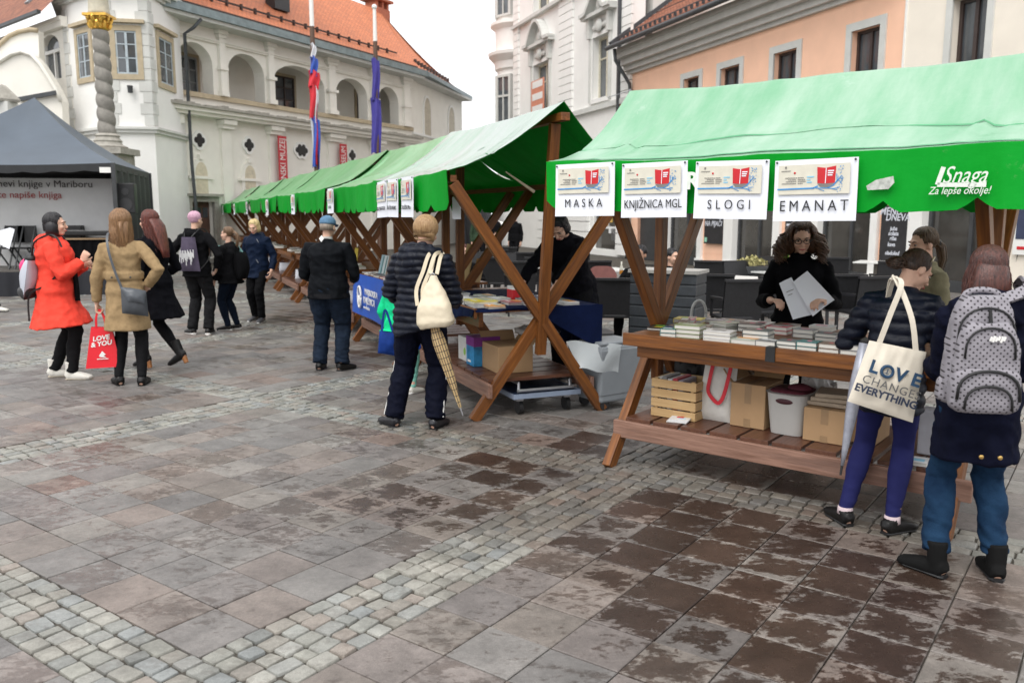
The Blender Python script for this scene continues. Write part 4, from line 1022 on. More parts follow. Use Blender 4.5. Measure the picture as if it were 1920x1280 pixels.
# where each sign hangs, in the stall's own length
def along(px, py, s=right_stall, w=EF):
    d = Matrix.Rotation(s.rotation_euler.z, 3, 'Z') @ Vector((1, 0, 0)); n = Matrix.Rotation(s.rotation_euler.z, 3, 'Z') @ Vector((0, 1, 0))
    return ON(px, py, Vector(s.location) + n * w, d)
SG = 'paper signs on the nearest stall'
for body, pl, pr, py, gap, size, sxx, lab in (('MASKA', 1051, 1161, 305, 1.62, .072, .86, 'white paper sign reading MASKA at the corner of the nearest stall'),
                                    ('KNJIŽNICA MGL', 1175, 1297, 303, 1.0, .070, .74, 'white paper sign reading KNJIŽNICA MGL on the nearest stall'),
                                    ('SLOGI', 1313, 1450, 300, 1.66, .072, .86, 'white paper sign reading SLOGI on the nearest stall'),
                                    ('EMANAT', 1461, 1616, 297, 1.5, .078, .86, 'white paper sign reading EMANAT, widest of the nearest stall')):
    a, b = along(pl, py)[0], along(pr, py)[0]
    z = along((pl + pr) / 2, py + 2)[1]
    s = paper_sign(body, b - a, (b - a) * .74, lab, SG, gap=gap, size=size, sxx=sxx)
    hang(s, right_stall, (a + b) / 2, z, tilt=-.012 if body != 'SLOGI' else .01)
RS = 'paper signs along the row of stalls'
for px, py, k, body, b2, lab in ((727, 340, 0, 'KUD ZRAKOGLED', None, 'left one of three narrow paper signs by the near end of the row'), (748, 336, 0, 'ZALOŽBA MALINC', None, 'middle one of three narrow paper signs by the near end of the row'),
                             (776, 330, 0, 'ZALOŽBA UMco', None, 'right one of three narrow paper signs by the near end of the row'), (628, 352, 1, 'ZALOŽBA', None, 'single paper sign on the second canopy of the row'),
                             (556, 365, 2, 'ZALOŽBA', None, 'paper sign on the canopy above the man in the cap'), (506, 374, 3, 'ZALOŽBA', None, 'paper sign on the canopy right of the blonde woman'),
                             (467, 378, 5, 'ZALOŽBA', None, 'small paper sign on the canopy above the blonde woman'), (443, 382, 6, 'ZALOŽBA', None, 'small paper sign near the far end of the row'), (421, 385, 8, 'ZALOŽBA', None, 'farthest paper sign, at the castle end of the row')):
    st = stalls[k]
    a, z = along(px, py, st)
    s = paper_sign(body, .37, .27 * (1.27 if k == 0 else 1.15), lab, RS, gap=1.0, size=.05, full=(k == 0), sxx=.8)
    hang(s, st, a, min(z, 1.99), tilt=.03 * math.sin(px), out=.06)
# lettering and wear on the nearest valance
M_wprint = mat('white_print', (.72, .78, .70), .6, var=.08, scale=30)
def on_valance(px, py): a, z = along(px, py); return Vector((a, EF - .05, z))
p = on_valance(1812, 330); t1 = text('lettering', 'Snaga', .112, M_wprint, right_stall, p, shear=.4, ext=.002, sx=.74)
p = on_valance(1802, 358); t2 = text('lettering', 'Za lepše okolje!', .050, M_wprint, right_stall, p, shear=.3, ext=.002, sx=.80)
a, b, c = on_valance(1774, 314), on_valance(1762, 347), on_valance(1853, 347)
mb = MB(); mb.beam(a, b, .02, .004, side=(1, 0, 0)); mb.beam(b, c, .02, .004, side=(0, 0, 1)); mb.build('valance_logo_stroke', M_wprint, right_stall)
text('lettering', 'R', .13, M_wprint, right_stall, on_valance(1306, 341), ext=.002, bold=.004)
pts = [on_valance(*q) for q in ((1630, 349), (1648, 338), (1680, 331), (1682, 343), (1671, 355), (1632, 357))]
mb = MB(); mb.prism([(q.x, q.z) for q in pts], (0, EF - .05, 0), (1, 0, 0), (0, 0, 1), (0, .003, 0)); mb.build('canvas_patch', mat('grey_patch', (.48, .50, .46), .7, var=.3, scale=40), right_stall)
for px, py, w, h in ((742, 372, .17, .09), (770, 366, .17, .09), (645, 380, .16, .09), (590, 385, .16, .09), (812, 366, .14, .12)):   # faded prints on the row's valances
    pass
# ================================================================== people: body grown as one surface, clothes and hair as its children
def V3(x, y, z): return Vector((x, y, z))
def remesh(mb, name, voxel, mats, smooth=4, disp=None):
    me = mb.mesh(name + '_src', M_white); b = bmesh.new(); b.from_mesh(me); bmesh.ops.recalc_face_normals(b, faces=b.faces); b.to_mesh(me); b.free()
    o = bpy.data.objects.new('tmp', me); COL.objects.link(o)
    md = o.modifiers.new('r', 'REMESH'); md.mode = 'VOXEL'; md.voxel_size = voxel; md.use_smooth_shade = True
    if smooth: ms = o.modifiers.new('s', 'SMOOTH'); ms.iterations = smooth; ms.factor = .5
    dg = bpy.context.evaluated_depsgraph_get(); dg.update()
    out = bpy.data.meshes.new_from_object(o.evaluated_get(dg), depsgraph=dg)
    bpy.data.objects.remove(o); bpy.data.meshes.remove(me)
    out.name = name; out.materials.clear()
    for m in (mats if isinstance(mats, (list, tuple)) else [mats]): out.materials.append(m)
    if disp:
        k = len(out.vertices); co = np.empty(k * 3, np.float32); no = np.empty(k * 3, np.float32)
        out.vertices.foreach_get('co', co); out.vertices.foreach_get('normal', no); co = co.reshape(-1, 3); no = no.reshape(-1, 3)
        d = np.array([disp(Vector(map(float, c)), Vector(map(float, n))) for c, n in zip(co, no)], np.float32)
        co += no * d[:, None]; out.vertices.foreach_set('co', co.ravel())
    out.shade_smooth(); out.update()
    return out
def ik(a, b, l1, l2, pole):
    d = b - a; L = d.length
    if L > (l1 + l2) * .999: b = a + d * ((l1 + l2) * .999 / L); d = b - a; L = d.length
    x = (l1 * l1 - l2 * l2 + L * L) / (2 * L); h = math.sqrt(max(l1 * l1 - x * x, 0)); u = d / L
    p = Vector(pole); p = p - u * p.dot(u); p.normalize()
    return a + u * x + p * h, b
SKIN = mat('skin', (.64, .39, .285), .55, var=.08, scale=25, spec=.35)
SKIN_D = mat('skin_olive', (.36, .20, .135), .55, var=.08, scale=25, spec=.35)
def cloth(name, c, rough=.85, var=.18, scale=14, bump=.25, bscale=160, spec=.07, **k): return mat(name, c, rough, var=var, scale=scale, bump=bump, bscale=bscale, spec=spec, **k)
def hair_mat(name, c, c2): return mat(name, c, .42, col2=c2, scale=16, stretch=(6, 6, .5), bump=.35, bscale=30, spec=.5)
EYEW, EYED, LIPS = mat('eye_white', (.40, .34, .30), .3), mat('eye_dark', (.02, .014, .01), .2), mat('lips', (.40, .10, .09), .45)

class Person:
    """local frame: front +Y, right hand +X, feet on z=0"""
    def __init__(s, label, px, py, heading, H=1.68, build=1.0, group=None, z=0, skin=None, feet=((-.1, 0), (.1, 0)), toes=(.12, -.12), hip=(0, 0), drop=0.0, lean=0.0, side=0.0,
                 twist=0.0, sc=1.0, head=(0, 0, 0), lh=None, rh=None, lp=(-.4, -1, 0), rp=(.4, -1, 0), kneel=(0, 1, 0), lift=(0, 0), fpitch=(0, 0), pos=None, seat=None, shw=1.0):
        s.H, s.B = H, build; s.skin = skin or SKIN
        loc = pos if pos is not None else G(px, py, z)
        s.root = thing('person', label, 'person', loc, heading, group); s.heading = heading; s.sc = sc; s.root.scale = (sc, sc, sc)
        s.hip = V3(hip[0], hip[1], .525 * H - drop)
        # torso axes: lean forward, bend sideways, twist of the shoulders
        Rt = Matrix.Rotation(-lean, 3, 'X') @ Matrix.Rotation(side, 3, 'Y')
        s.up = Rt @ V3(0, 0, 1); Rs = Rt @ Matrix.Rotation(twist, 3, 'Z')
        s.r0 = Rt @ V3(1, 0, 0); s.r1 = Rs @ V3(1, 0, 0); s.f1 = Rs @ V3(0, 1, 0)
        s.rt = Rs
        t = lambda k: s.hip + s.up * (k * H)
        s.T = t; s.neck = t(.308)
        Rh = Rs @ Matrix.Rotation(head[0], 3, 'Z') @ Matrix.Rotation(-head[1], 3, 'X') @ Matrix.Rotation(head[2], 3, 'Y')
        s.Rh = Rh; s.hs = H / 1.7
        s.hc = s.neck + s.up * (.020 * H) + Rh @ V3(0, .02 * s.hs, .072 * H)
        sw = .103 * H * build * shw
        s.sh = [t(.262) - s.r1 * sw, t(.262) + s.r1 * sw]
        dl = [V3(-sw - .05, .02, .47 * H), V3(sw + .05, .02, .47 * H)]
        s.hand_t = [V3(*lh) if lh else dl[0], V3(*rh) if rh else dl[1]]
        s.el, s.wr = [], []
        for i in range(2):
            e, w = ik(s.sh[i], s.hand_t[i], .172 * H, .152 * H, (lp, rp)[i]); s.el.append(e); s.wr.append(w)
        s.hj = [s.hip + s.r0 * (-.052 * H * build), s.hip + s.r0 * (.052 * H * build)]
        s.an, s.kn = [], []
        for i in range(2):
            a = V3(feet[i][0], feet[i][1], .052 * H + lift[i])
            k, a = ik(s.hj[i] - V3(0, 0, .01), a, .245 * H, .245 * H, kneel if not isinstance(kneel[0], tuple) else kneel[i]); s.kn.append(k); s.an.append(a)
        s.toes, s.fp = toes, fpitch
    # ---- pieces
    def torso(s, mb, g=0.0, hem=None, flare=0.0, top=.305, waist=1.0, bust=1.0, front=0.0):
        H, B = s.H, s.B
        rows = [(-.05, .080, .060), (-.02, .096, .070), (.02, .100, .072), (.10, .080 * waist, .058 * waist), (.17, .087 * (1 + waist) / 2, .064), (.225, .097, .070 * bust), (.255, .094, .060), (.276, .076, .050), (.294, .050, .040), (top, .034, .034)]
        pts, rx, ry = [], [], []
        if hem is not None:
            n = 6; e = s.hip - V3(0, 0, -hem * H) if False else s.hip + V3(0, 0, hem * H)
            for i in range(n):
                u = i / n; p = e.lerp(s.T(-.05), u); pts.append(p + V3(0, front * (1 - u), 0))
                w = (1 - u); rx.append((.098 + flare * w) * H * B + g); ry.append((.072 + flare * w) * H * B + g)
        for k, a, b in rows:
            if hem is not None and k < -.03: continue
            pts.append(s.T(k)); rx.append(a * H * B + g * (1 if k < .3 else .6)); ry.append(b * H * B + g * (1 if k < .3 else .6))
        # section turns with the shoulders
        mb.loft(pts, rx, ry, right=s.r1 if abs(s.r1.z) < .9 else s.r0, n=20, sq=.86)
    def arm(s, mb, i, g=0.0, to=1.0, prof=None, cuff=0.0):
        H = s.H; a, e, w = s.sh[i], s.el[i], s.wr[i]
        sgn = -1 if i == 0 else 1
        pts = [s.T(.268) + s.r1 * (sgn * .050 * H), a, a.lerp(e, .3), a.lerp(e, .7), e, e.lerp(w, .3), e.lerp(w, .65), e.lerp(w, to)]
        r = [x * H + g for x in (.028, .029, .027, .0245, .0235, .0235, .0195, .0155)]; r[-1] += cuff; r[0] = .03 * H + g * .5
        mb.loft(pts, r, n=12)
    def leg(s, mb, i, prof, g=0.0, to=1.0):
        H, B = s.H, s.B; h, k, a = s.hj[i], s.kn[i], s.an[i]; k2 = k.lerp(a, .36) - V3(0, .008, 0)
        pts = [h + V3(0, 0, .03), h.lerp(k, .15), h.lerp(k, .5), h.lerp(k, .85), k, k2, k.lerp(a, .7), k.lerp(a, to)]
        r = [x * H * (B if j < 4 else 1) + g for j, x in enumerate(prof)]
        mb.loft(pts, r, n=14)
    LEG = (.050, .053, .046, .036, .033, .034, .026, .021)
    LOOSE = (.052, .055, .049, .043, .041, .040, .038, .037)
    STRAIGHT = (.052, .055, .048, .039, .036, .035, .031, .030)
    def foot_frame(s, i):
        a = s.toes[i]; p = s.fp[i]
        f = V3(-math.sin(a) * 1.0, math.cos(a), 0) if False else Matrix.Rotation(a, 3, 'Z') @ V3(0, 1, 0)
        f = (f * math.cos(p) + V3(0, 0, -math.sin(p))); r = f.cross(V3(0, 0, 1)).normalized(); return f, r, r.cross(f)
    def foot(s, mb, i, g=0.0, ankle=.0, heel=0.0):
        H = s.H; f, r, u = s.foot_frame(i); a = s.an[i]
        base = a - u * (.052 * H)
        P = lambda y, z: base + f * (y * H) + u * (z * H)
        mb.loft([P(-.036, .02), P(-.03, .026), P(.0, .026), P(.045, .022), P(.085, .016), P(.108, .013), P(.118, .012)],
                [.008 * H + g, .019 * H + g, .021 * H + g, .024 * H + g, .026 * H + g, .020 * H + g, .006 * H + g], [.010 * H + g * .6, .024 * H + g * .6, .024 * H + g * .6, .020 * H + g * .6, .0145 * H + g * .6, .011 * H + g * .5, .004 * H + g * .5], right=r, n=14, sq=.8)
        if ankle: mb.loft([P(-.008, .02), P(-.006, .045), P(-.004, ankle)], [.022 * H + g, .024 * H + g * .8, .026 * H + g * .8], n=12)
        return P, f, r, u
    def hand(s, mb, i, palm=None, curl=.5, spread=.12, dirn=None, thumb=.6):
        k = s.hs * 1.02; w = s.wr[i]; d = (Vector(dirn) if dirn is not None else (w - s.el[i])).normalized(); sgn = 1 if i == 0 else -1
        n = Vector(palm) if palm is not None else s.r1 * sgn
        n = (n - d * n.dot(d)).normalized(); sd = d.cross(n).normalized()      # across the knuckles
        if sd.dot(s.f1) < 0 and palm is None: sd = -sd
        mb.loft([w - d * .02 * k, w + d * .012 * k, w + d * .045 * k, w + d * .085 * k], [.021 * k, .026 * k, .036 * k, .036 * k], [.019 * k, .016 * k, .015 * k, .012 * k], right=sd, n=12, sq=.85)
        for j in range(4):
            o = (-.028 + .0187 * j) * k; L = (.92, 1.05, 1.0, .8)[3 - j] * k
            p = w + d * (.085 * k) + sd * o; a = 0; pts = [p - d * .015 * k, p]
            fd = (d + sd * (spread * (j - 1.5) * .5)).normalized()
            for q, sl in enumerate((.042, .027, .022)):
                a += curl * (.8, 1.0, .7)[q] * (1 + .12 * (j - 1.5)); pts.append(pts[-1] + (fd * math.cos(a) + n * math.sin(a)) * (sl * L))
            mb.loft(pts, [.0095 * k, .0095 * k, .0088 * k, .008 * k, .0062 * k], n=8)
        tb = w + d * (.03 * k) + sd * (.028 * k); td = (d * .7 + sd * .65 + n * (.25 + thumb * .4)).normalized()
        mb.loft([w + d * .012 * k + sd * .012 * k, tb, tb + td * .038 * k, tb + (td + d * .35).normalized() * .068 * k], [.014 * k, .0125 * k, .0105 * k, .0075 * k], n=8)
        s.palm = getattr(s, 'palm', {}); s.palm[i] = (w + d * .075 * k + n * .022 * k, d, n, sd)
    def headshape(s, mb):
        k, c, R = s.hs, s.hc, s.Rh
        q = lambda x, y, z: c + R @ V3(x * k, y * k, z * k)
        E = lambda p, r: mb.ell(q(*p), tuple(x * k for x in r), R, 18, 12)
        E((0, -.012, .022), (.073, .090, .083)); E((0, .022, -.028), (.060, .066, .080)); E((0, .052, -.085), (.032, .032, .026)); E((0, .074, .022), (.044, .018, .014))
        E((0, .015, -.06), (.052, .055, .05))
        for sg in (-1, 1): E((sg * .034, .066, -.030), (.022, .020, .022)); E((sg * .074, -.004, -.014), (.010, .020, .031))
        mb.loft([q(0, .088, .010), q(0, .098, -.012), q(0, .107, -.030), q(0, .095, -.038)], [.007 * k, .009 * k, .014 * k, .010 * k], n=10)
        E((0, .088, -.063), (.024, .010, .010))
        mb.loft([s.T(.29), s.neck, q(0, -.018, -.05), q(0, -.02, -.02)], [.056 * k, .049 * k, .047 * k, .05 * k], n=14)
    def face(s, brow=(.06, .04, .03), glasses=False):
        k, c, R = s.hs, s.hc, s.Rh; q = lambda x, y, z: c + R @ V3(x * k, y * k, z * k)
        for sg in (-1, 1):
            mb = MB(); mb.ell(q(sg * .030, .0775, .0005), tuple(x * k for x in (.0125, .008, .0058)), R); o = mb.build('eye', EYEW, s.root, smooth=True)
            mb = MB(); mb.ell(q(sg * .030, .0835, .0005), tuple(x * k for x in (.0062, .004, .0062)), R); mb.build('iris', EYED, o, smooth=True)
            mb = MB(); mb.loft([q(sg * .014, .092, .020), q(sg * .030, .0905, .0265), q(sg * .046, .080, .022)], [.003 * k, .0042 * k, .002 * k], n=6); mb.build('eyebrow', mat('brow_%d' % int(brow[0] * 999), brow, .7), s.root, smooth=True)
        mb = MB(); mb.loft([q(-.024, .0905, -.0615), q(-.008, .0985, -.0625), q(.008, .0985, -.0625), q(.024, .0905, -.0615)], [.003 * k, .0062 * k, .0062 * k, .003 * k], n=8); mb.build('lips', LIPS, s.root, smooth=True)
        if glasses:
            mb = MB()
            for sg in (-1, 1):
                pts = [q(sg * .031 + .024 * math.cos(a), .100, .001 + .018 * math.sin(a)) for a in [2 * math.pi * j / 14 for j in range(15)]]
                mb.loft(pts, .0028 * k, n=6); mb.loft([q(sg * .054, .099, .006), q(sg * .076, .06, .006), q(sg * .080, .0, .004)], .0025 * k, n=6)
            mb.loft([q(-.008, .1, .004), q(0, .103, .006), q(.008, .1, .004)], .0025 * k, n=6); mb.build('glasses', M_black, s.root, smooth=True)
    def body(s, hands=((None, .5), (None, .5)), voxel=.0065, face=False, brow=(.06, .04, .03), glasses=False, legs=True, dirs=(None, None)):
        mb = MB(); s.torso(mb); s.headshape(mb)
        for i in range(2):
            s.arm(mb, i); s.hand(mb, i, *hands[i][:1], curl=hands[i][1], dirn=dirs[i])
            if legs: s.leg(mb, i, s.LEG); s.foot(mb, i)
        me = remesh(mb, 'body', voxel, s.skin, smooth=3); link('body', me, s.root)
        if face: s.face(brow, glasses)
        return s
    def garment(s, name, m, parts, voxel=.011, wr=.006, wf=9.0, quilt=0.0, qp=.055, smooth=3, seed=0.0, label=None, vdrape=0.0, fold=0.0):
        mb = MB(); parts(mb)
        def disp(c, n):
            z = c.z
            q_ = V3(c.x * wf * .8 + seed, c.y * wf * .8, z * wf * 1.1 + c.x * 3); d = wr * (noise.noise(V3(c.x * wf + seed, c.y * wf, z * wf * .55)) + 1.1 * (.45 - 2 * abs(noise.noise(q_))) + .7 * (.3 - abs(noise.noise(V3(c.x * wf * 1.6 + c.z * 6, c.y * wf * 1.7 + seed, z * wf * 2.2)))))
            if vdrape: d += vdrape * noise.noise(V3(c.x * 16 + seed, c.y * 16, z * 1.5))
            if fold: d += fold * math.sin(z * 62 + c.x * 30 + 9 * noise.noise(c * 7)) * (.6 + noise.noise(c * 9)) * (math.exp(-((z - .15) / .11) ** 2) + .7 * math.exp(-((z - .47) / .09) ** 2) + .5 * math.exp(-((z - .78) / .06) ** 2))
            if quilt: d += quilt * (abs(math.sin(math.pi * (z + .012 * noise.noise(V3(c.x * 5, c.y * 5, z * 3))) / qp)) ** .6 - .6)
            return d
        o = link(name, remesh(mb, name, voxel, m, smooth, disp), s.root)
        if label: o['label'] = label
        return o
    def trousers(s, m, prof=None, g=.009, to=1.03, name='trousers', wr=.004, fold=.0015, top=.06):
        def parts(mb):
            H, B = s.H, s.B
            mb.loft([s.T(-.045), s.T(-.01), s.T(.03), s.T(top)], [.078 * H * B + g, .094 * H * B + g, .098 * H * B + g, .086 * H * B + g], [.058 * H * B + g, .072 * H * B + g, .072 * H * B + g, .062 * H * B + g], right=s.r0, n=18, sq=.9)
            for i in range(2): s.leg(mb, i, prof or s.LEG, g, to)
        return s.garment(name, m, parts, wr=wr, wf=11, voxel=.010, fold=fold)
    def coat(s, m, hem, flare=.0, g=.022, name='coat', waist=1.0, cuff=.004, to=.93, extra=None, wr=.007, quilt=0.0, qp=.055, sleeve_g=None, vdrape=0.0, bust=1.0, front=0.0, collar=True):
        def parts(mb):
            s.torso(mb, g, hem, flare, top=.304, waist=waist, bust=bust, front=front)
            for i in range(2): s.arm(mb, i, (sleeve_g if sleeve_g is not None else g * .62), to, cuff=cuff)
            if collar: mb.loft([s.T(.275), s.T(.303), s.T(.324)], [.062 * s.H, .048 * s.H, .045 * s.H], n=14)
            if extra: extra(mb)
        return s.garment(name, m, parts, wr=wr, quilt=quilt, qp=qp, vdrape=vdrape)
    def hood(s, mb, k=1.0):
        """hood lying on the back"""
        H = s.H; f = s.f1
        c = s.T(.285) - f * (.062 * H)
        for a, sc in ((-1.1, .8), (-.55, 1), (0, 1.08), (.55, 1), (1.1, .8)):
            p = c + s.r1 * (math.sin(a) * .075 * H) + f * ((1 - math.cos(a)) * .07 * H); mb.ell(p, (.040 * H * sc * k, .036 * H * sc * k, .046 * H * sc * k), s.rt)
        mb.loft([s.T(.30) - s.r1 * .06 * H - f * .01, s.T(.318) - s.r1 * .045 * H - f * .045 * H, s.T(.318) + s.r1 * .045 * H - f * .045 * H, s.T(.30) + s.r1 * .06 * H - f * .01], .024 * H * k, n=10)
    def shoes(s, m, name='shoe', sole=None, g=.007, ankle=0.0, heel=0.0, soleh=.012):
        for i in range(2):
            mb = MB(); P, f, r, u = s.foot(mb, i, g, ankle); o = link(name, remesh(mb, name, .0065, m, 3), s.root)
            H = s.H; mb = MB()
            if heel:
                mb.loft([P(-.022, .012), P(-.022, -heel)], [.017 * H, .014 * H], n=10); mb.build('heel', sole or m, o)
            else:
                mb.loft([P(-.037, -.001 + soleh / H * .5), P(-.025, soleh / H * .5), P(.03, soleh / H * .5), P(.085, soleh / H * .5), P(.118, soleh / H * .5)], [.014 * H, .023 * H, .024 * H, .029 * H, .010 * H], [soleh * .5] * 5, right=r, n=12, sq=.7); mb.build('sole', sole or m, o)
    # ---- hair
    def hair(s, m, kind='short', length=.1, N=170, seed=1, back=.0, width=1.0, curl=0.0, fringe=.8, cut=110, r=.0042, name='hair', vol=1.0, taper=.12, hang_dir=None):
        k, c, R = s.hs, s.hc, s.Rh; rg = random.Random(seed); mb = MB()
        q = lambda x, y, z: c + R @ V3(x * k, y * k, z * k)
        ec, er = V3(0, -.020, .030), V3(.079 * vol, .090 * vol, .086 * vol)
        mb.ell(q(*ec), tuple(e * k for e in er), R, 20, 14)
        if kind == 'curly':
            for e_, r_ in (((.0, -.055, -.01), (.13, .085, .125)), ((-.085, -.025, -.05), (.06, .07, .09)), ((.085, -.025, -.05), (.06, .07, .09)), ((0, -.045, .06), (.09, .085, .07))): mb.ell(q(*e_), tuple(x * k for x in r_), R, 18, 12)
        dn = Vector(hang_dir).normalized() if hang_dir is not None else V3(0, 0, -1)
        if kind in ('long', 'bob', 'curly'):
            if kind == 'long':
                st = q(0, -.075, .0); bk = -s.f1
                pts = [q(0, -.06, .03), st + bk * .012 * k, q(0, -.078, -.06) + bk * (.02 + back * .4) * k] 
                e0 = pts[-1]; n_ = 4
                for j in range(1, n_ + 1): pts.append(e0 + dn * (length * j / n_) + bk * (back * .06 * math.sin(j)))
                w = [.06, .075, .080] + [.080 * width * (1 - taper * j) for j in range(1, n_ + 1)]; th = [.04, .035, .034] + [.030 * (1 - .13 * j) for j in range(1, n_ + 1)]
                mb.loft(pts, [x * k for x in w], [x * k for x in th], right=s.r1, n=16)
            if kind == 'bob': mb.loft([q(0, -.026, .05), q(0, -.022, -.02), q(0, -.022, -.06), q(0, -.028, -.05 - length)], [.080 * k, .090 * k * width, .090 * k * width, .080 * k * width], [.078 * k, .078 * k, .074 * k, .06 * k], right=R @ V3(1, 0, 0), n=18)
        for j in range(N):
            az = rg.uniform(-math.pi, math.pi); fr = abs(az) < 1.05               # az 0 = front
            th0 = rg.uniform(8, 40) ; thm = (cut if not fr else 52 + rg.uniform(0, 18) * fringe)
            thm *= rg.uniform(.92, 1.04); pts = []; n = 6
            for t in range(n + 1):
                th = math.radians(th0 + (thm - th0) * t / n); a2 = az + .1 * math.sin(t + j)
                rr = 1.02 + .035 * rg.random() + (.03 * math.sin(t * 2 + j) if curl else 0) + ((.10 + .22 * rg.random()) * t / n if kind == 'curly' else 0)
                p = V3(math.sin(th) * math.sin(a2) * er.x * rr, math.sin(th) * math.cos(a2) * er.y * rr, math.cos(th) * er.z * rr) + ec; pts.append(q(*p))
            if kind in ('long', 'bob', 'curly') and not fr:
                L = length * rg.uniform(.75, 1.05) * (1 if kind != 'long' or abs(az) > 1.5 else .6); m_ = 6 if kind != 'curly' else 9
                pw = pts[-1].copy(); lat = s.r1 * (pts[-1] - c).dot(s.r1); bk = s.f1 * min((pts[-1] - c).dot(s.f1), .02)
                ph = rg.random() * 6.3; am = curl * rg.uniform(.4, 1.6)
                for t in range(1, m_ + 1):
                    u = t / m_; p = pw + dn * (L * u) + lat * ((width - 1) * u + (.25 * math.sin(u * 3) if kind == 'curly' else 0)) + bk * (back * u if kind == 'long' else .3 * u * (1 if kind == 'curly' else 0))
                    if curl: p = p + V3(math.cos(ph + u * 11), math.sin(ph + u * 11), 0) * am
                    else: p = p + V3(rg.uniform(-1, 1), rg.uniform(-1, 1), 0) * .004
                    pts.append(p)
            w = r * k * rg.uniform(.7, 1.4); nn = len(pts)
            mb.loft(pts, [w * (1 - .75 * (t / (nn - 1)) ** 3) for t in range(nn)], n=5, cap=False)
        return mb.build(name, m, s.root, smooth=True)
    def tail(s, m, start, pts, r0=.02, N=26, seed=3, name='ponytail'):
        mb = MB(); rg = random.Random(seed)
        P = [Vector(p) for p in pts]; n = len(P); rr = [r0 * (1 - .6 * i / (n - 1)) for i in range(n)]
        mb.loft(P, rr, n=10)
        for j in range(N):
            o = V3(rg.uniform(-1, 1), rg.uniform(-1, 1), rg.uniform(-.3, .3)) * r0 * 1.0
            mb.loft([p + o * (1 - .35 * i / n) for i, p in enumerate(P)], [.0035 * (1 - .6 * i / (n - 1)) for i in range(n)], n=4, cap=False)
        return mb.build(name, m, s.root, smooth=True)
    def Wd(s, p): return Vector(s.root.location) + Matrix.Rotation(s.heading, 3, 'Z') @ (Vector(p) * s.sc)
    def att(s, name, label, cat):
        t = thing(name, label, cat, s.root.location, s.heading); t.scale = (s.sc,) * 3; return t

def strap(mb, pts, w=.018, t=.004, face=None):
    """flat band through points; thin side along `face`"""
    pts = [Vector(p) for p in pts]
    # smooth the path
    P = []
    for i in range(len(pts) - 1):
        p0, p1, p2, p3 = pts[max(i - 1, 0)], pts[i], pts[i + 1], pts[min(i + 2, len(pts) - 1)]
        for j in range(8):
            u = j / 8; P.append(.5 * ((2 * p1) + (p2 - p0) * u + (2 * p0 - 5 * p1 + 4 * p2 - p3) * u * u + (3 * p1 - p0 - 3 * p2 + p3) * u ** 3))
    P.append(pts[-1]); n = len(P); fc = Vector(face) if face is not None else None
    vs = []
    for i, p in enumerate(P):
        tn = (P[min(i + 1, n - 1)] - P[max(i - 1, 0)]).normalized()
        f = fc if fc is not None else V3(0, 1, 0)
        sd = tn.cross(f); sd = sd.normalized() if sd.length > 1e-4 else V3(1, 0, 0); nn = sd.cross(tn)
        vs += [p + sd * w / 2 + nn * t / 2, p - sd * w / 2 + nn * t / 2, p - sd * w / 2 - nn * t / 2, p + sd * w / 2 - nn * t / 2]
    fs = [(i * 4 + j, i * 4 + (j + 1) % 4, (i + 1) * 4 + (j + 1) % 4, (i + 1) * 4 + j) for i in range(n - 1) for j in range(4)] + [(3, 2, 1, 0), tuple((n - 1) * 4 + j for j in range(4))]
    mb.add(vs, fs)
R = math.radians
M_navyp = mat('navy_nylon', (.004, .006, .014), .45, var=.3, scale=10, bump=.3, bscale=60, spec=.22)
M_blackcl = cloth('black_cloth', (.006, .006, .007))
M_blackle = mat('black_leather', (.008, .0075, .0075), .42, var=.3, bump=.1, spec=.3)
M_whiteshoe = mat('white_leather', (.66, .64, .58), .5, var=.08)
def pillow(mb, q, th, nu=14, nv=14, wr=.006, mi=0, seed=0, sag=0.0):
    """cloth bag between four corners (tl, tr, br, bl), inflated by th"""
    tl, tr, br, bl = [Vector(p) for p in q]; n = (tr - tl).cross(bl - tl).normalized()
    def f(sg):
        def g(u, v):
            p = tl.lerp(tr, u).lerp(bl.lerp(br, u), v)
            w = (math.sin(math.pi * u) ** .55) * (math.sin(math.pi * min(v * .92 + .08, 1)) ** .55 if v < 1 else 0)
            w2 = wr * (noise.noise(V3(u * 5 + seed, v * 3, 2)) + .6 * noise.noise(V3(u * 11, v * 5 + seed, 5))) * min(1, 6 * min(u, 1 - u, v + .1, 1 - v))
            return p + n * (sg * (th * w + .001) + w2) - V3(0, 0, sag * math.sin(math.pi * u) * (1 - v) * 0)
        return g
    mb.grid(f(1), nu, nv, mi); mb.grid(f(-1), nu, nv, mi, flip=True)
    return n

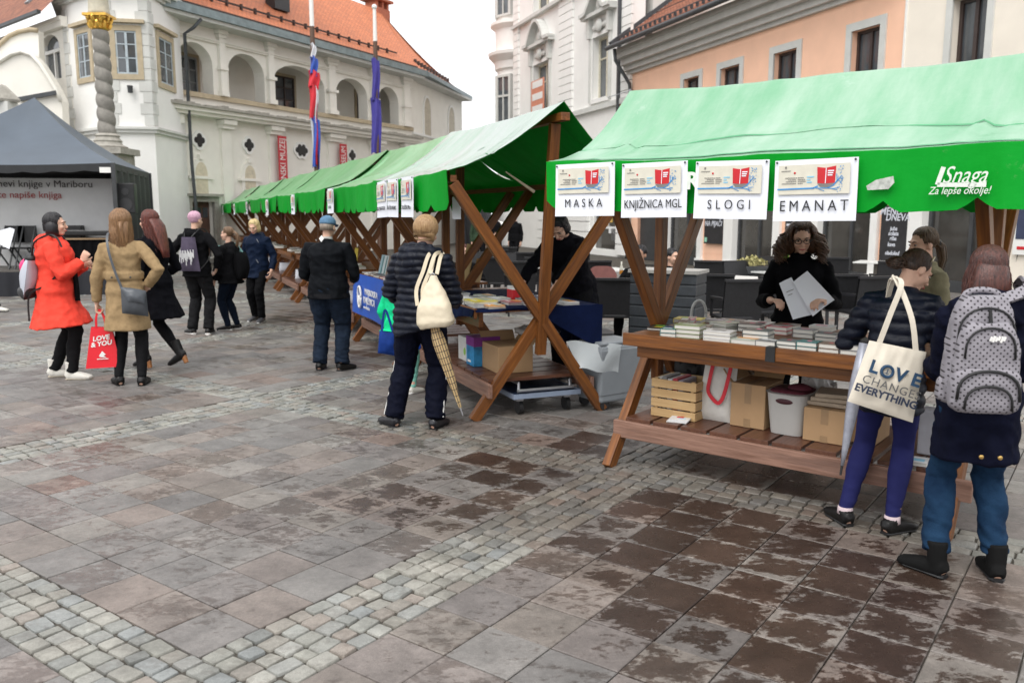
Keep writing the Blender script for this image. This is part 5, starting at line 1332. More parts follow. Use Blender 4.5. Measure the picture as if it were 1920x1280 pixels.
# ---- woman in the orange red coat
def red_woman():
    p = Person('woman in a bright orange red coat and white boots talking by the stage', 120, 708, R(-72), H=1.70, build=1.12, feet=((-.10, -.10), (.12, .10)), toes=(.05, -.25), head=(-.05, .0, 0),
               rh=(.13, .27, 1.20), lh=(-.12, .26, 1.15), lp=(-.5, -.6, -.6), rp=(.6, -.7, -.5), lean=.02)
    p.body(hands=((None, 1.2), (None, 1.3)), face=True, dirs=(None, V3(-.1, .5, .9)))
    p.trousers(mat('black_leggings', (.005, .005, .006), .85, spec=.2), p.STRAIGHT, g=.008)
    M = cloth('orange_red_fabric', (.80, .060, .028), .75, var=.12, wf=8) if False else cloth('orange_red_fabric', (.80, .070, .045), .75, var=.12)
    p.coat(M, -.20, flare=.058, g=.046, extra=lambda mb: p.hood(mb, 1.15), cuff=.010, wr=.010, name='coat', front=.02)
    p.shoes(M_whiteshoe, 'boot', mat('beige_sole', (.5, .44, .34), .7), g=.011, ankle=.11)
    p.hair(hair_mat('black_hair', (.006, .005, .006), (.02, .018, .022)), 'bob', .07, N=200, seed=5, width=1.05, cut=112)
    b = p.att('drawstring_backpack', 'grey and pink drawstring backpack with black base on the orange red coat', 'backpack')
    y = -.235
    mb = MB(); pillow(mb, [(-.13, y + .03, 1.22), (.16, y + .03, 1.22), (.19, y - .03, .86), (-.15, y - .03, .86)], .085, seed=3); mb.build('bag', mat('silver_grey_cloth', (.42, .44, .50), .5, var=.1), b, smooth=True)
    mb = MB(); pillow(mb, [(-.14, y - .01, .96), (.175, y - .01, .96), (.19, y - .03, .83), (-.15, y - .03, .83)], .095, seed=4); mb.build('base_panel', M_black, b, smooth=True)
    mb = MB(); pillow(mb, [(-.13, y + .0, 1.23), (.05, y + .03, 1.235), (-.01, y - .015, 1.08), (-.15, y - .03, 1.0)], .092, seed=5); mb.build('pink_panel', mat('hot_pink_cloth', (.80, .05, .20), .6), b, smooth=True)
    mb = MB(); mb.loft([(0, y + .03, 1.22), (.02, y + .03, 1.27)], [.07, .05], n=10); mb.build('gathered_top', M_black, b, smooth=True)
    for sg in (-1, 1):
        mb = MB(); strap(mb, [(sg * .03, y + .04, 1.25), (sg * .12, -.14, 1.40), (sg * .15, .02, 1.47), (sg * .17, .10, 1.36), (sg * .20, .10, 1.15), (sg * .20, -.05, .98), (sg * .17, y + .02, .88), (sg * .18, y, .62)], .016, .010, face=(sg * .6, .3, 0)); mb.build('cord', M_black, b)
    mb = MB(); strap(mb, [(.03, .14, 1.36), (.06, .185, 1.1), (.09, .20, .80)], .07, .02, face=(.3, 1, 0)); o = mb.build('scarf', M_blackcl, p.root)
red_woman()
# ---- woman in the tan coat
def tan_woman():
    p = Person('woman in a tan belted coat with long light brown hair holding a red bag', 247, 721, R(8), H=1.72, build=.92, feet=((-.12, .02), (.11, -.03)), toes=(.5, .05), head=(.25, -.02, 0),
               lh=(-.28, .03, .82), rh=(.20, .02, .97), lp=(-.4, -1, 0), rp=(.9, -.6, .1))
    p.body(hands=((None, 1.5), (V3(-.6, .8, 0), .8)), dirs=(V3(-.05, .05, -1), V3(-.6, .6, -.5)))
    p.trousers(mat('black_tights', (.005, .005, .006), .8, spec=.2), p.LEG, g=.006, wr=.002)
    M = cloth('tan_wool', (.31, .215, .115), .9, var=.16, scale=20)
    def ex(mb):
        H = p.H
        mb.loft([p.T(.085), p.T(.125)], [.092 * H + .024] * 2, [.070 * H + .024] * 2, right=p.r0, n=20)
    p.coat(M, -.20, flare=.022, g=.026, waist=.95, extra=ex, cuff=.006, wr=.007)
    for x in (-.07, .10):
        mb = MB(); mb.ell((x, -.152, 1.075), (.010, .006, .010)); mb.build('button', M_dark, p.root)
    p.shoes(M_blackle, 'shoe', g=.008, ankle=.03, soleh=.006)
    hm = hair_mat('light_brown_hair', (.14, .068, .028), (.30, .165, .075))
    p.hair(hm, 'long', .26, N=800, seed=8, back=.02, width=1.1, cut=108, vol=1.16, taper=.15, curl=.006)
    p.tail(hair_mat('light_brown_hair', (.14, .068, .028), (.30, .165, .075)), None, [p.hc + p.Rh @ V3(0, -.115, .01), p.hc + p.Rh @ V3(.0, -.13, -.06), p.hc + p.Rh @ V3(.02, -.125, -.2), p.hc + p.Rh @ V3(.02, -.10, -.36)], .030, 40)
    # shoulder bag
    b = p.att('shoulder_bag', 'dark grey flap shoulder bag hanging at the tan coat', 'handbag')
    mb = MB(); pillow(mb, [(.02, -.20, .98), (.24, -.17, .94), (.255, -.19, .70), (.03, -.24, .74)], .05, seed=6); mb.build('bag', mat('dark_grey_leather', (.045, .05, .058), .45, var=.15, bump=.1), b, smooth=True)
    mb = MB(); pillow(mb, [(.015, -.215, .985), (.245, -.185, .945), (.235, -.235, .83), (.10, -.27, .86)], .045, seed=7); mb.build('flap', mat('grey_leather', (.07, .078, .09), .42, var=.15, bump=.1), b, smooth=True)
    mb = MB(); strap(mb, [(.03, -.19, .97), (-.03, -.185, 1.15), (-.08, -.165, 1.36), (-.10, -.06, 1.49), (-.06, .1, 1.45)], .022, .006, face=(0, -1, .1)); mb.build('strap', mat('grey_leather', (.07, .078, .09), .42, var=.15), b)
    # red bag
    hp = p.Wd(p.palm[0][0] if hasattr(p, 'palm') else p.wr[0])
    t = thing('paper_carrier_bag', 'red carrier bag with white lettering in the hand of the woman in the tan coat', 'bag', (hp.x, hp.y, hp.z - .56), R(22))
    mr = mat('red_bag_paper', (.72, .006, .018), .4, var=.06)
    z0, z1 = 0.0, .40
    lo = [(-.155, -.06, z0), (.155, -.06, z0), (.155, .08, z0), (-.155, .08, z0)]; hi = [(-.085, -.02, z1), (.10, -.02, z1 - .01), (.10, .03, z1 - .01), (-.085, .03, z1)]
    mb = MB(); mb.add(lo + hi, [(3, 2, 1, 0), (0, 1, 5, 4), (1, 2, 6, 5), (2, 3, 7, 6), (3, 0, 4, 7)])
    mb.add([V3(*q) * .985 + V3(0, .004, .003) for q in lo + hi], [(0, 1, 2, 3), (4, 5, 1, 0), (5, 6, 2, 1), (6, 7, 3, 2), (7, 4, 0, 3)]); mb.build('bag', mr, t, fixn=False)
    for y in (-.02, .03):
        mb = MB(); strap(mb, [(-.04, y, z1 - .02), (-.035, y, z1 + .09), (-.005, y * .5, z1 + .165), (.035, y, z1 + .09), (.045, y, z1 - .03)], .018, .004, face=(0, 1, 0)); mb.build('handle', mr, t)
    tl = math.atan2(.04, .40)
    for body, z, sz in (('LOVE', .29, .062), ('& YOU', .235, .062), ('knjigarna', .085, .026)):
        if body == 'knjigarna': continue
        text('lettering', body, sz, M_white, t, (-.005, -.062 + .1 * z + .004 - .006, z), rot=(math.pi / 2 - tl, -.12, 0), ext=.001, bold=.002, shear=.2)
    mb = MB(); mb.prism([(-.03, .0), (.0, .045), (.03, .01), (.01, .0), (.035, -.02), (-.02, -.012)], (0, -.0575, .12), (1, 0, 0), (0, .1, 1), (0, -.002, 0)); mb.prism([(-.05, -.035), (.05, -.035), (.05, -.028), (-.05, -.028)], (0, -.0565, .12), (1, 0, 0), (0, .1, 1), (0, -.002, 0)); mb.build('bird_mark', M_white, t)
tan_woman()
# ---- woman with auburn hair
def auburn_woman():
    p = Person('woman with long dark auburn hair in a black flared coat and heeled boots', 300, 690, R(62), H=1.73, feet=((-.08, .13), (.10, -.20)), toes=(0, .1), head=(.1, .05, 0), lift=(.05, .09), fpitch=(.25, .45),
               lh=(-.2, .12, .95), rh=(.2, .2, 1.0), rp=(.6, -1, -.3))
    p.body()
    p.trousers(mat('black_tights', (.005, .005, .006), .8, spec=.2), p.LEG, g=.006, wr=.002)
    p.coat(cloth('black_wool', (.005, .005, .007), .9), -.20, flare=.065, g=.024, waist=.9, wr=.007, vdrape=.012)
    p.shoes(M_blackle, 'boot', mat('tan_heel', (.36, .15, .05), .5), g=.006, ankle=.13, heel=.030)
    p.hair(hair_mat('auburn_hair', (.035, .008, .006), (.17, .040, .024)), 'long', .34, N=330, seed=11, back=.10, width=1.05, curl=.008, cut=105, hang_dir=(0, -.28, -1))
auburn_woman()
# ---- pink haired person
def pink_person():
    p = Person('person with short pink hair in a black jacket seen from behind', 376, 627, R(-10), H=1.72, feet=((-.12, 0), (.11, .03)), toes=(.95, .25), head=(-.25, .05, 0), lh=(-.24, .10, .95), rh=(.24, .10, .93), lp=(-1, -.6, 0), rp=(1, -.6, 0), build=1.02)
    p.body()
    p.trousers(cloth('charcoal_trousers', (.012, .012, .013)), p.LOOSE, g=.008, wr=.008)
    p.coat(cloth('black_jacket', (.006, .006, .007)), -.05, flare=.01, g=.030, extra=lambda mb: p.hood(mb, .75), wr=.010)
    p.shoes(M_blackle, 'sneaker', M_white, g=.008, soleh=.03)
    p.hair(hair_mat('pink_hair', (.46, .24, .34), (.66, .42, .52)), 'short', N=200, seed=21, cut=100)
    b = p.att('drawstring_backpack', 'dark violet grey drawstring backpack with a white print on the pink haired person', 'backpack')
    mb = MB(); pillow(mb, [(-.10, -.17, 1.36), (.10, -.17, 1.36), (.17, -.20, .90), (-.15, -.20, .90)], .06, seed=9); mb.build('bag', cloth('violet_grey_cloth', (.075, .062, .092)), b, smooth=True)
    rr = random.Random(2); mb = MB()
    for k in range(16):
        x = -.09 + k * .0135; mb.b2(x, x + .010 - .004 * rr.random(), -.272, -.262, 1.10 - rr.random() * .12, 1.17 + .025 * math.sin(k * 2.2))
    mb.build('print', mat('white_drip_print', (.6, .6, .6), .7), b)
    for sg in (-1, 1):
        mb = MB(); strap(mb, [(sg * .05, -.18, 1.36), (sg * .12, -.05, 1.47), (sg * .16, .06, 1.40), (sg * .2, .02, 1.1), (sg * .16, -.17, .93)], .014, .01, face=(sg, .2, 0)); mb.build('cord', M_black, b)
pink_person()
# ---- girl with ponytail
def pony_girl():
    p = Person('girl with a brown ponytail in a black open jacket facing left', 437, 618, R(80), H=1.50, feet=((-.08, .03), (.08, -.03)), toes=(.1, 0), head=(.05, -.02, 0), lh=(-.17, .17, .70), rh=(.17, .14, .72), lp=(-.4, -1, 0), rp=(.4, -1, 0), build=1.05)
    p.body(face=True, brow=(.12, .07, .04))
    p.trousers(cloth('dark_jeans', (.006, .010, .020)), p.LEG, g=.010)
    p.coat(cloth('black_jacket', (.006, .006, .007)), -.07, flare=.03, g=.036, wr=.012)
    mb = MB(); strap(mb, [(-.0, .155, 1.22), (-.005, .175, 1.05), (0, .17, .85)], .09, .03, face=(0, 1, 0)); mb.build('teal_shirt', cloth('pale_teal_cloth', (.22, .42, .40)), p.root)
    p.shoes(M_blackle, 'sneaker', M_white, g=.008, soleh=.025)
    hm = hair_mat('brown_hair', (.10, .055, .028), (.22, .13, .07))
    p.hair(hm, 'short', N=150, seed=25, cut=100)
    q = lambda x, y, z: p.hc + p.Rh @ V3(x, y, z)
    p.tail(hm, None, [q(0, -.10, .03), q(0, -.15, -.0), q(0, -.16, -.08), q(0, -.14, -.19)], .026)
    b = p.att('black_backpack', 'black backpack on the girl with the ponytail', 'backpack')
    mb = MB(); pillow(mb, [(-.13, -.17, 1.13), (.13, -.17, 1.13), (.15, -.19, .74), (-.15, -.19, .74)], .11, seed=12); mb.build('bag', M_blackcl, b, smooth=True)
    mb = MB(); strap(mb, [(.10, -.15, 1.12), (.13, -.02, 1.24), (.14, .1, 1.14), (.17, .06, .95), (.14, -.13, .80)], .035, .012, face=(.8, .3, 0)); mb.build('strap', cloth('pale_teal_cloth', (.22, .42, .40)), b)
pony_girl()
# ---- blonde woman facing the camera
def blonde_woman():
    p = Person('blonde woman in a navy jacket walking towards the camera looking down', 488, 602, R(168), H=1.62, feet=((-.09, .10), (.10, -.05)), toes=(.15, -.2), head=(.05, .42, 0), lh=(-.27, .08, .80), rh=(.25, .02, .78))
    p.body(face=True, brow=(.25, .17, .08), hands=((None, .7), (None, .7)))
    p.trousers(M_blackcl, p.STRAIGHT, g=.010, wr=.007)
    p.coat(cloth('navy_jacket', (.006, .012, .030), .6), -.10, flare=.02, g=.030, extra=lambda mb: (p.hood(mb, .7), mb.loft([p.T(.30), p.T(.325)], [.062 * p.H, .055 * p.H], n=12)), wr=.011, to=.9)
    for x, z in ((-.1, .93), (.12, .9), (-.12, 1.24)):
        mb = MB(); mb.beam((x, .163, z), (x + .03, .165, z + .05), .012, .006); mb.build('zip_pull', M_metal, p.root)
    p.shoes(mat('dark_grey_leather2', (.05, .05, .055), .45), 'shoe', M_white, g=.006, soleh=.02)
    p.hair(hair_mat('blonde_hair', (.50, .36, .15), (.74, .60, .33)), 'bob', .05, N=190, seed=31, width=1.02, cut=108, fringe=.9)
blonde_woman()
# ---- man in the blue cap
def cap_man():
    p = Person('man in a blue denim cap, black jacket and dark jeans seen from behind', 621, 694, R(-4), H=1.67, build=1.16, feet=((-.13, .02), (.12, 0)), toes=(.1, -.55), head=(-.25, .12, 0), lh=(-.20, .26, .96), rh=(.21, .26, .96), lp=(-.5, -1, -.3), rp=(.5, -1, -.3), shw=1.04)
    p.body(hands=((None, .8), (None, .8)))
    p.trousers(mat('dark_denim', (.004, .009, .019), .85, spec=.2, col2=(.010, .019, .038), scale=7, bump=.3, bscale=120), p.LOOSE, g=.016, wr=.009, fold=.006)
    p.coat(cloth('black_bomber', (.006, .007, .009), .7), -.055, flare=-.0, g=.032, wr=.010)
    mb = MB(); mb.loft([p.T(-.05) + V3(0, 0, 0), p.T(-.022)], [.098 * p.H * p.B + .034] * 2, [.072 * p.H * p.B + .034] * 2, right=(1, 0, 0), n=24); mb.build('waistband', cloth('rib_black', (.014, .014, .016)), p.root, smooth=.9)
    mb = MB(); mb.prism([(0, -.035), (.026, 0), (0, .035), (-.026, 0)], (-.02, -.128, 1.42), (1, 0, 0), (0, .25, 1), (0, -.004, 0)); mb.build('badge', M_white, p.root)
    mb = MB(); mb.loft([p.T(.318), p.T(.336)], [.060, .056], n=16); mb.build('shirt_collar', cloth('pale_shirt', (.5, .5, .48)), p.root)
    p.shoes(M_blackle, 'shoe', M_black, g=.008, soleh=.018)
    k, c, R_ = p.hs, p.hc, p.Rh; q = lambda x, y, z: c + R_ @ V3(x * k, y * k, z * k)
    mb = MB(); mb.ell(q(0, -.012, .045), (.084 * k, .102 * k, .074 * k), R_, 22, 12); mb.loft([q(0, -.012, .02), q(0, -.012, .055)], [.084 * k, .083 * k], [.102 * k, .101 * k], right=R_ @ V3(1, 0, 0), n=22)
    cm = mat('denim_cap', (.055, .13, .23), .85, col2=(.13, .25, .38), scale=20, bump=.4, bscale=140)
    o = mb.build('cap', cm, p.root, smooth=True)
    mb = MB(); mb.loft([q(0, .06, .032), q(0, .11, .03), q(0, .155, .015)], [.07 * k, .065 * k, .03 * k], [.006 * k] * 3, right=R_ @ V3(1, 0, 0), n=14); mb.build('peak', cm, o, smooth=True)
    mb = MB(); mb.loft([q(0, -.02, -.045), q(0, -.02, .025)], [.072 * k, .079 * k], [.084 * k, .094 * k], right=R_ @ V3(1, 0, 0), n=18); mb.build('hair', hair_mat('grey_hair', (.16, .12, .09), (.32, .27, .22)), p.root, smooth=True)
cap_man()
# ---- woman in the navy quilted jacket
def puffer_woman():
    p = Person('woman in a navy quilted jacket with short fair hair browsing the near stall', 779, 800, R(-14), H=1.70, build=1.04, feet=((-.18, -.02), (.17, 0)), toes=(.95, -.15), head=(-.3, .22, 0), hip=(.05, 0), side=.06,
               lh=(-.17, .29, 1.0), rh=(.25, .28, 1.0), lp=(-.4, -1, -.2), rp=(.45, -1, -.2), sc=.985)
    p.body(hands=((None, .8), (None, .8)))
    p.trousers(cloth('navy_trousers', (.004, .005, .013), .7), (.056, .058, .052, .046, .044, .043, .041, .040), g=.014, wr=.008, fold=.005)
    # white side stripe, following the trouser leg
    for i, sg in ((0, -1), (1, 1)):
        h, kn, a = p.hj[i], p.kn[i], p.an[i]; o = V3(sg, -.35, 0).normalized()
        mb = MB(); strap(mb, [h.lerp(kn, .9) + o * .086, kn.lerp(a, .3) + o * .083, kn.lerp(a, .7) + o * .079, kn.lerp(a, .97) + o * .078], .012, .006, face=o); mb.build('trouser_stripe', M_white, p.root)
    def ex(mb):
        H = p.H; f = p.f1
        for a, sc in ((-1.2, .8), (-.7, 1), (-.25, 1.1), (.25, 1.1), (.7, 1), (1.2, .8)):
            c = p.T(.268) - f * (.066 * H); q = c + p.r1 * (math.sin(a) * .085 * H) + f * ((1 - math.cos(a)) * .07 * H); mb.ell(q, (.045 * H * sc, .034 * H * sc, .075 * H * sc), p.rt)
    p.coat(M_navyp, -.06, flare=.0, g=.036, extra=ex, quilt=.017, qp=.054, wr=.009, sleeve_g=.030, to=.95)
    mb = MB(); rg = random.Random(6)
    for k in range(40):
        a = -1.9 + 3.8 * k / 39; c = p.T(.306) + p.r1 * (math.sin(a) * .128) - p.f1 * (math.cos(a) * .118 - .01); mb.ell(c + V3(rg.uniform(-.006, .006), rg.uniform(-.006, .006), rg.uniform(-.01, .012)), (.022, .022, .020))
    fl = remesh(mb, 'fleece_trim', .008, cloth('beige_fleece', (.34, .31, .25), .95), 1, lambda c, n: .006 * noise.noise(c * 60)); link('fleece_trim', fl, p.root)
    mb = MB(); mb.loft([p.T(.285), p.T(.315), p.T(.335)], [.095, .080, .070], n=16); mb.build('scarf', cloth('blue_grey_scarf', (.16, .24, .32)), p.root, smooth=True)
    p.shoes(mat('black_pumps', (.012, .012, .016), .3), 'shoe', M_black, g=.006, soleh=.010)
    p.hair(hair_mat('fair_short_hair', (.24, .13, .055), (.46, .30, .15)), 'bob', .0, N=1000, seed=41, width=1.0, cut=122, vol=1.12, r=.003)
    # beige shoulder bag
    b = p.att('shoulder_bag', 'cream leather shoulder bag hanging behind the navy quilted jacket', 'handbag')
    ml = mat('cream_leather', (.62, .54, .40), .5, var=.08, bump=.15, bscale=40)
    mb = MB(); mb.loft([(.27, -.27, 1.25), (.27, -.285, 1.15), (.285, -.31, 1.02), (.30, -.32, .90), (.305, -.32, .865)], [.025, .075, .125, .145, .125], [.02, .045, .075, .09, .07], right=(1, .1, 0), n=20, sq=.75)
    me = remesh(mb, 'bag', .010, ml, 3, lambda c, n: .010 * noise.noise(c * 9) + .004 * noise.noise(c * 24)); link('bag', me, b)
    for dx in (-.03, .02):
        mb = MB(); strap(mb, [(.18 + dx, -.31, 1.02), (.165 + dx, -.285, 1.14), (.20 + dx, -.235, 1.27), (.22 + dx, -.15, 1.395), (.235 + dx, -.02, 1.40), (.25 + dx, -.12, 1.37), (.265 + dx, -.25, 1.255)], .028, .008, face=(.4, -1, 0)); mb.build('strap', ml, b)
    mb = MB(); mb.loft([(.265 + .018 * math.cos(a), -.283, 1.245 + .018 * math.sin(a)) for a in [2 * math.pi * k / 12 for k in range(13)]], .004, n=6); mb.build('ring', M_metal, b, smooth=True)
    # folded checked umbrella
    m = bpy.data.materials.new('checked_cloth'); m.use_nodes = True; t = m.node_tree; L = t.links.new; pb = t.nodes['Principled BSDF']
    at = _n(t, 'ShaderNodeAttribute', attribute_name='gc'); br = _n(t, 'ShaderNodeTexBrick'); br.offset = 0; br.inputs['Scale'].default_value = 1; br.inputs['Brick Width'].default_value = .05; br.inputs['Row Height'].default_value = .018
    br.inputs['Mortar Size'].default_value = .0028; br.inputs['Color1'].default_value = (.52, .38, .19, 1); br.inputs['Color2'].default_value = (.44, .30, .14, 1); br.inputs['Mortar'].default_value = (.05, .035, .03, 1)
    L(at.outputs['Vector'], br.inputs['Vector']); L(br.outputs['Color'], pb.inputs['Base Color']); pb.inputs['Roughness'].default_value = .7
    a, e = p.Wd((.28, -.30, .86)), p.Wd((.47, -.28, .25))
    u = thing('folded_umbrella', 'folded beige checked umbrella pointing down below the cream bag', 'umbrella', a); dv = e - a
    mb = MB(); n = 18; vs = []
    mb.loft([dv * (k / 10) for k in range(11)], [.030, .045, .050, .047, .043, .038, .033, .028, .022, .016, .010], n=16)
    mb.v = [tuple(Vector(v) * 1) for v in mb.v]
    o = mb.build('canopy', m, u, smooth=.6); mb = MB(); mb.loft([dv, dv * 1.10], [.006, .004], n=8); mb.build('tip', M_metal, u); mb = MB(); mb.loft([-dv * .16, dv * .05], .008, n=8); mb.build('shaft', M_dark, u)
puffer_woman()
# ---- child half hidden behind her
def child():
    p = Person('child in a green jacket and mint leggings half hidden behind the navy quilted jacket', 754, 737, R(-30), H=1.22, feet=((-.09, 0), (.09, .05)), lh=(-.2, .1, .62), rh=(.2, .1, .62), build=1.1)
    p.body()
    p.trousers(mat('mint_leggings', (.20, .52, .43), .7), p.LEG, g=.004, wr=.003)
    p.coat(cloth('bright_green_fabric', (.01, .55, .24), .6), -.03, flare=.055, g=.03, wr=.01)
    mb = MB(); mb.loft([p.T(.02), p.T(-.05), V3(0, 0, .44)], [.10, .15, .20], [.08, .12, .16], n=20); o = link('skirt', remesh(mb, 'skirt', .012, cloth('royal_blue_cloth', (.012, .07, .42), .6), 2, lambda c, n: .014 * math.sin(math.atan2(c.y, c.x) * 9)), p.root)
    p.shoes(M_whiteshoe, 'sneaker', M_white, g=.008, soleh=.02)
    p.hair(hair_mat('brown_hair', (.10, .055, .028), (.22, .13, .07)), 'short', N=90, seed=3)
    q = AT(727, 645, 7.35); b = thing('blue_bag', 'blue cloth bag hanging below the blue banner beside the child', 'bag', q)
    mb = MB(); pillow(mb, [(-.07, 0, .12), (.09, 0, .10), (.10, 0, -.11), (-.09, 0, -.08)], .05); mb.build('bag', cloth('deep_blue_cloth', (.012, .04, .20), .6), b, smooth=True)
    mb = MB(); strap(mb, [(-.05, 0, .11), (-.02, .03, .3), (.05, 0, .10)], .02, .006); mb.build('handle', cloth('deep_blue_cloth', (.012, .04, .20)), b)
child()
# ---- seller in black leaning over the near stall
def seller_man():
    p = Person('man in a black coat leaning over the books behind the near stall', 0, 0, R(150), H=1.80, pos=V3(.58, 8.45, 0), lean=.42, head=(.05, .45, 0), lh=(-.14, .60, 1.0), rh=(.24, .58, 1.0), lp=(-1, -.3, 0), rp=(1, -.3, 0), hip=(0, -.1), build=1.08)
    p.body(face=True, brow=(.02, .015, .012), hands=((V3(0, 0, -1), .3), (V3(0, 0, -1), .3)), dirs=(V3(0, .8, -.5), V3(0, .8, -.5)))
    p.trousers(M_blackcl, p.LOOSE, g=.01)
    p.coat(cloth('black_wool', (.005, .005, .007), .9), -.16, flare=.03, g=.034, wr=.012, to=.92)
    p.shoes(M_blackle)
    p.hair(hair_mat('black_hair', (.006, .005, .006), (.02, .018, .022)), 'bob', .03, N=200, seed=51, cut=100)
seller_man()
# ---- curly haired seller with loose sheets
def curly_woman():
    p = Person('woman with curly brown hair, glasses and a black top sorting white sheets', 0, 0, R(160), H=1.64, pos=V3(2.13, 6.24, 0), head=(.12, .30, .05), rh=(.185, .25, 1.06), lh=(-.18, .24, 1.07), lp=(-.45, -.7, -.8), rp=(.45, -.7, -.8))
    p.body(face=True, glasses=True, voxel=.0055, hands=((V3(.2, .2, -.8), .75), (V3(-.2, .2, -.8), .75)), dirs=(V3(.55, .75, .05), V3(-.55, .75, .05)))
    p.coat(cloth('black_knit', (.004, .004, .005), .9), -.16, flare=.01, g=.026, waist=.95, wr=.010, to=.9, cuff=.006)
    p.trousers(M_blackcl, p.STRAIGHT, g=.006); p.shoes(M_blackle)
    p.hair(hair_mat('curly_brown_hair', (.022, .010, .006), (.13, .060, .026)), 'curly', .20, N=640, seed=61, curl=.026, width=1.6, cut=95, fringe=.3, r=.0055)
    for i, (q, lab) in enumerate((([(1461, 531), (1484, 520), (1523, 590), (1487, 599)], 'white sheet with a few printed lines in the right hand of the curly haired woman'), ([(1487, 529), (1514, 508), (1565, 562), (1524, 593)], 'plain white sheet in the left hand of the curly haired woman'))):
        y = 5.93 - i * .012
        P = [AT(px, py, y - (.03 if py > 575 else 0)) for px, py in q]; c = sum(P, V3(0, 0, 0)) / 4
        t = thing('paper_sheet', lab, 'paper', c); P = [v - c for v in P]
        mb = MB(); mb.grid(lambda u, v: P[0].lerp(P[1], u).lerp(P[3].lerp(P[2], u), v) + V3(0, .008 * math.sin(3 * u), 0), 6, 6); mb.grid(lambda u, v: P[0].lerp(P[1], u).lerp(P[3].lerp(P[2], u), v) + V3(0, .008 * math.sin(3 * u) + .0015, 0), 6, 6, flip=True); mb.build('sheet', M_paper, t, smooth=True, fixn=False)
        if i == 0:
            mb = MB()
            for k in range(2):
                a = P[0].lerp(P[3], .28 + k * .09).lerp(P[1].lerp(P[2], .28 + k * .09), .22); e = P[0].lerp(P[3], .28 + k * .09).lerp(P[1].lerp(P[2], .28 + k * .09), .75 - .2 * k); mb.beam(a + V3(0, -.004, 0), e + V3(0, -.004 + .006, 0), .004, .001, side=(0, 0, 1))
            mb.build('printed_lines', M_grey, t)
curly_woman()
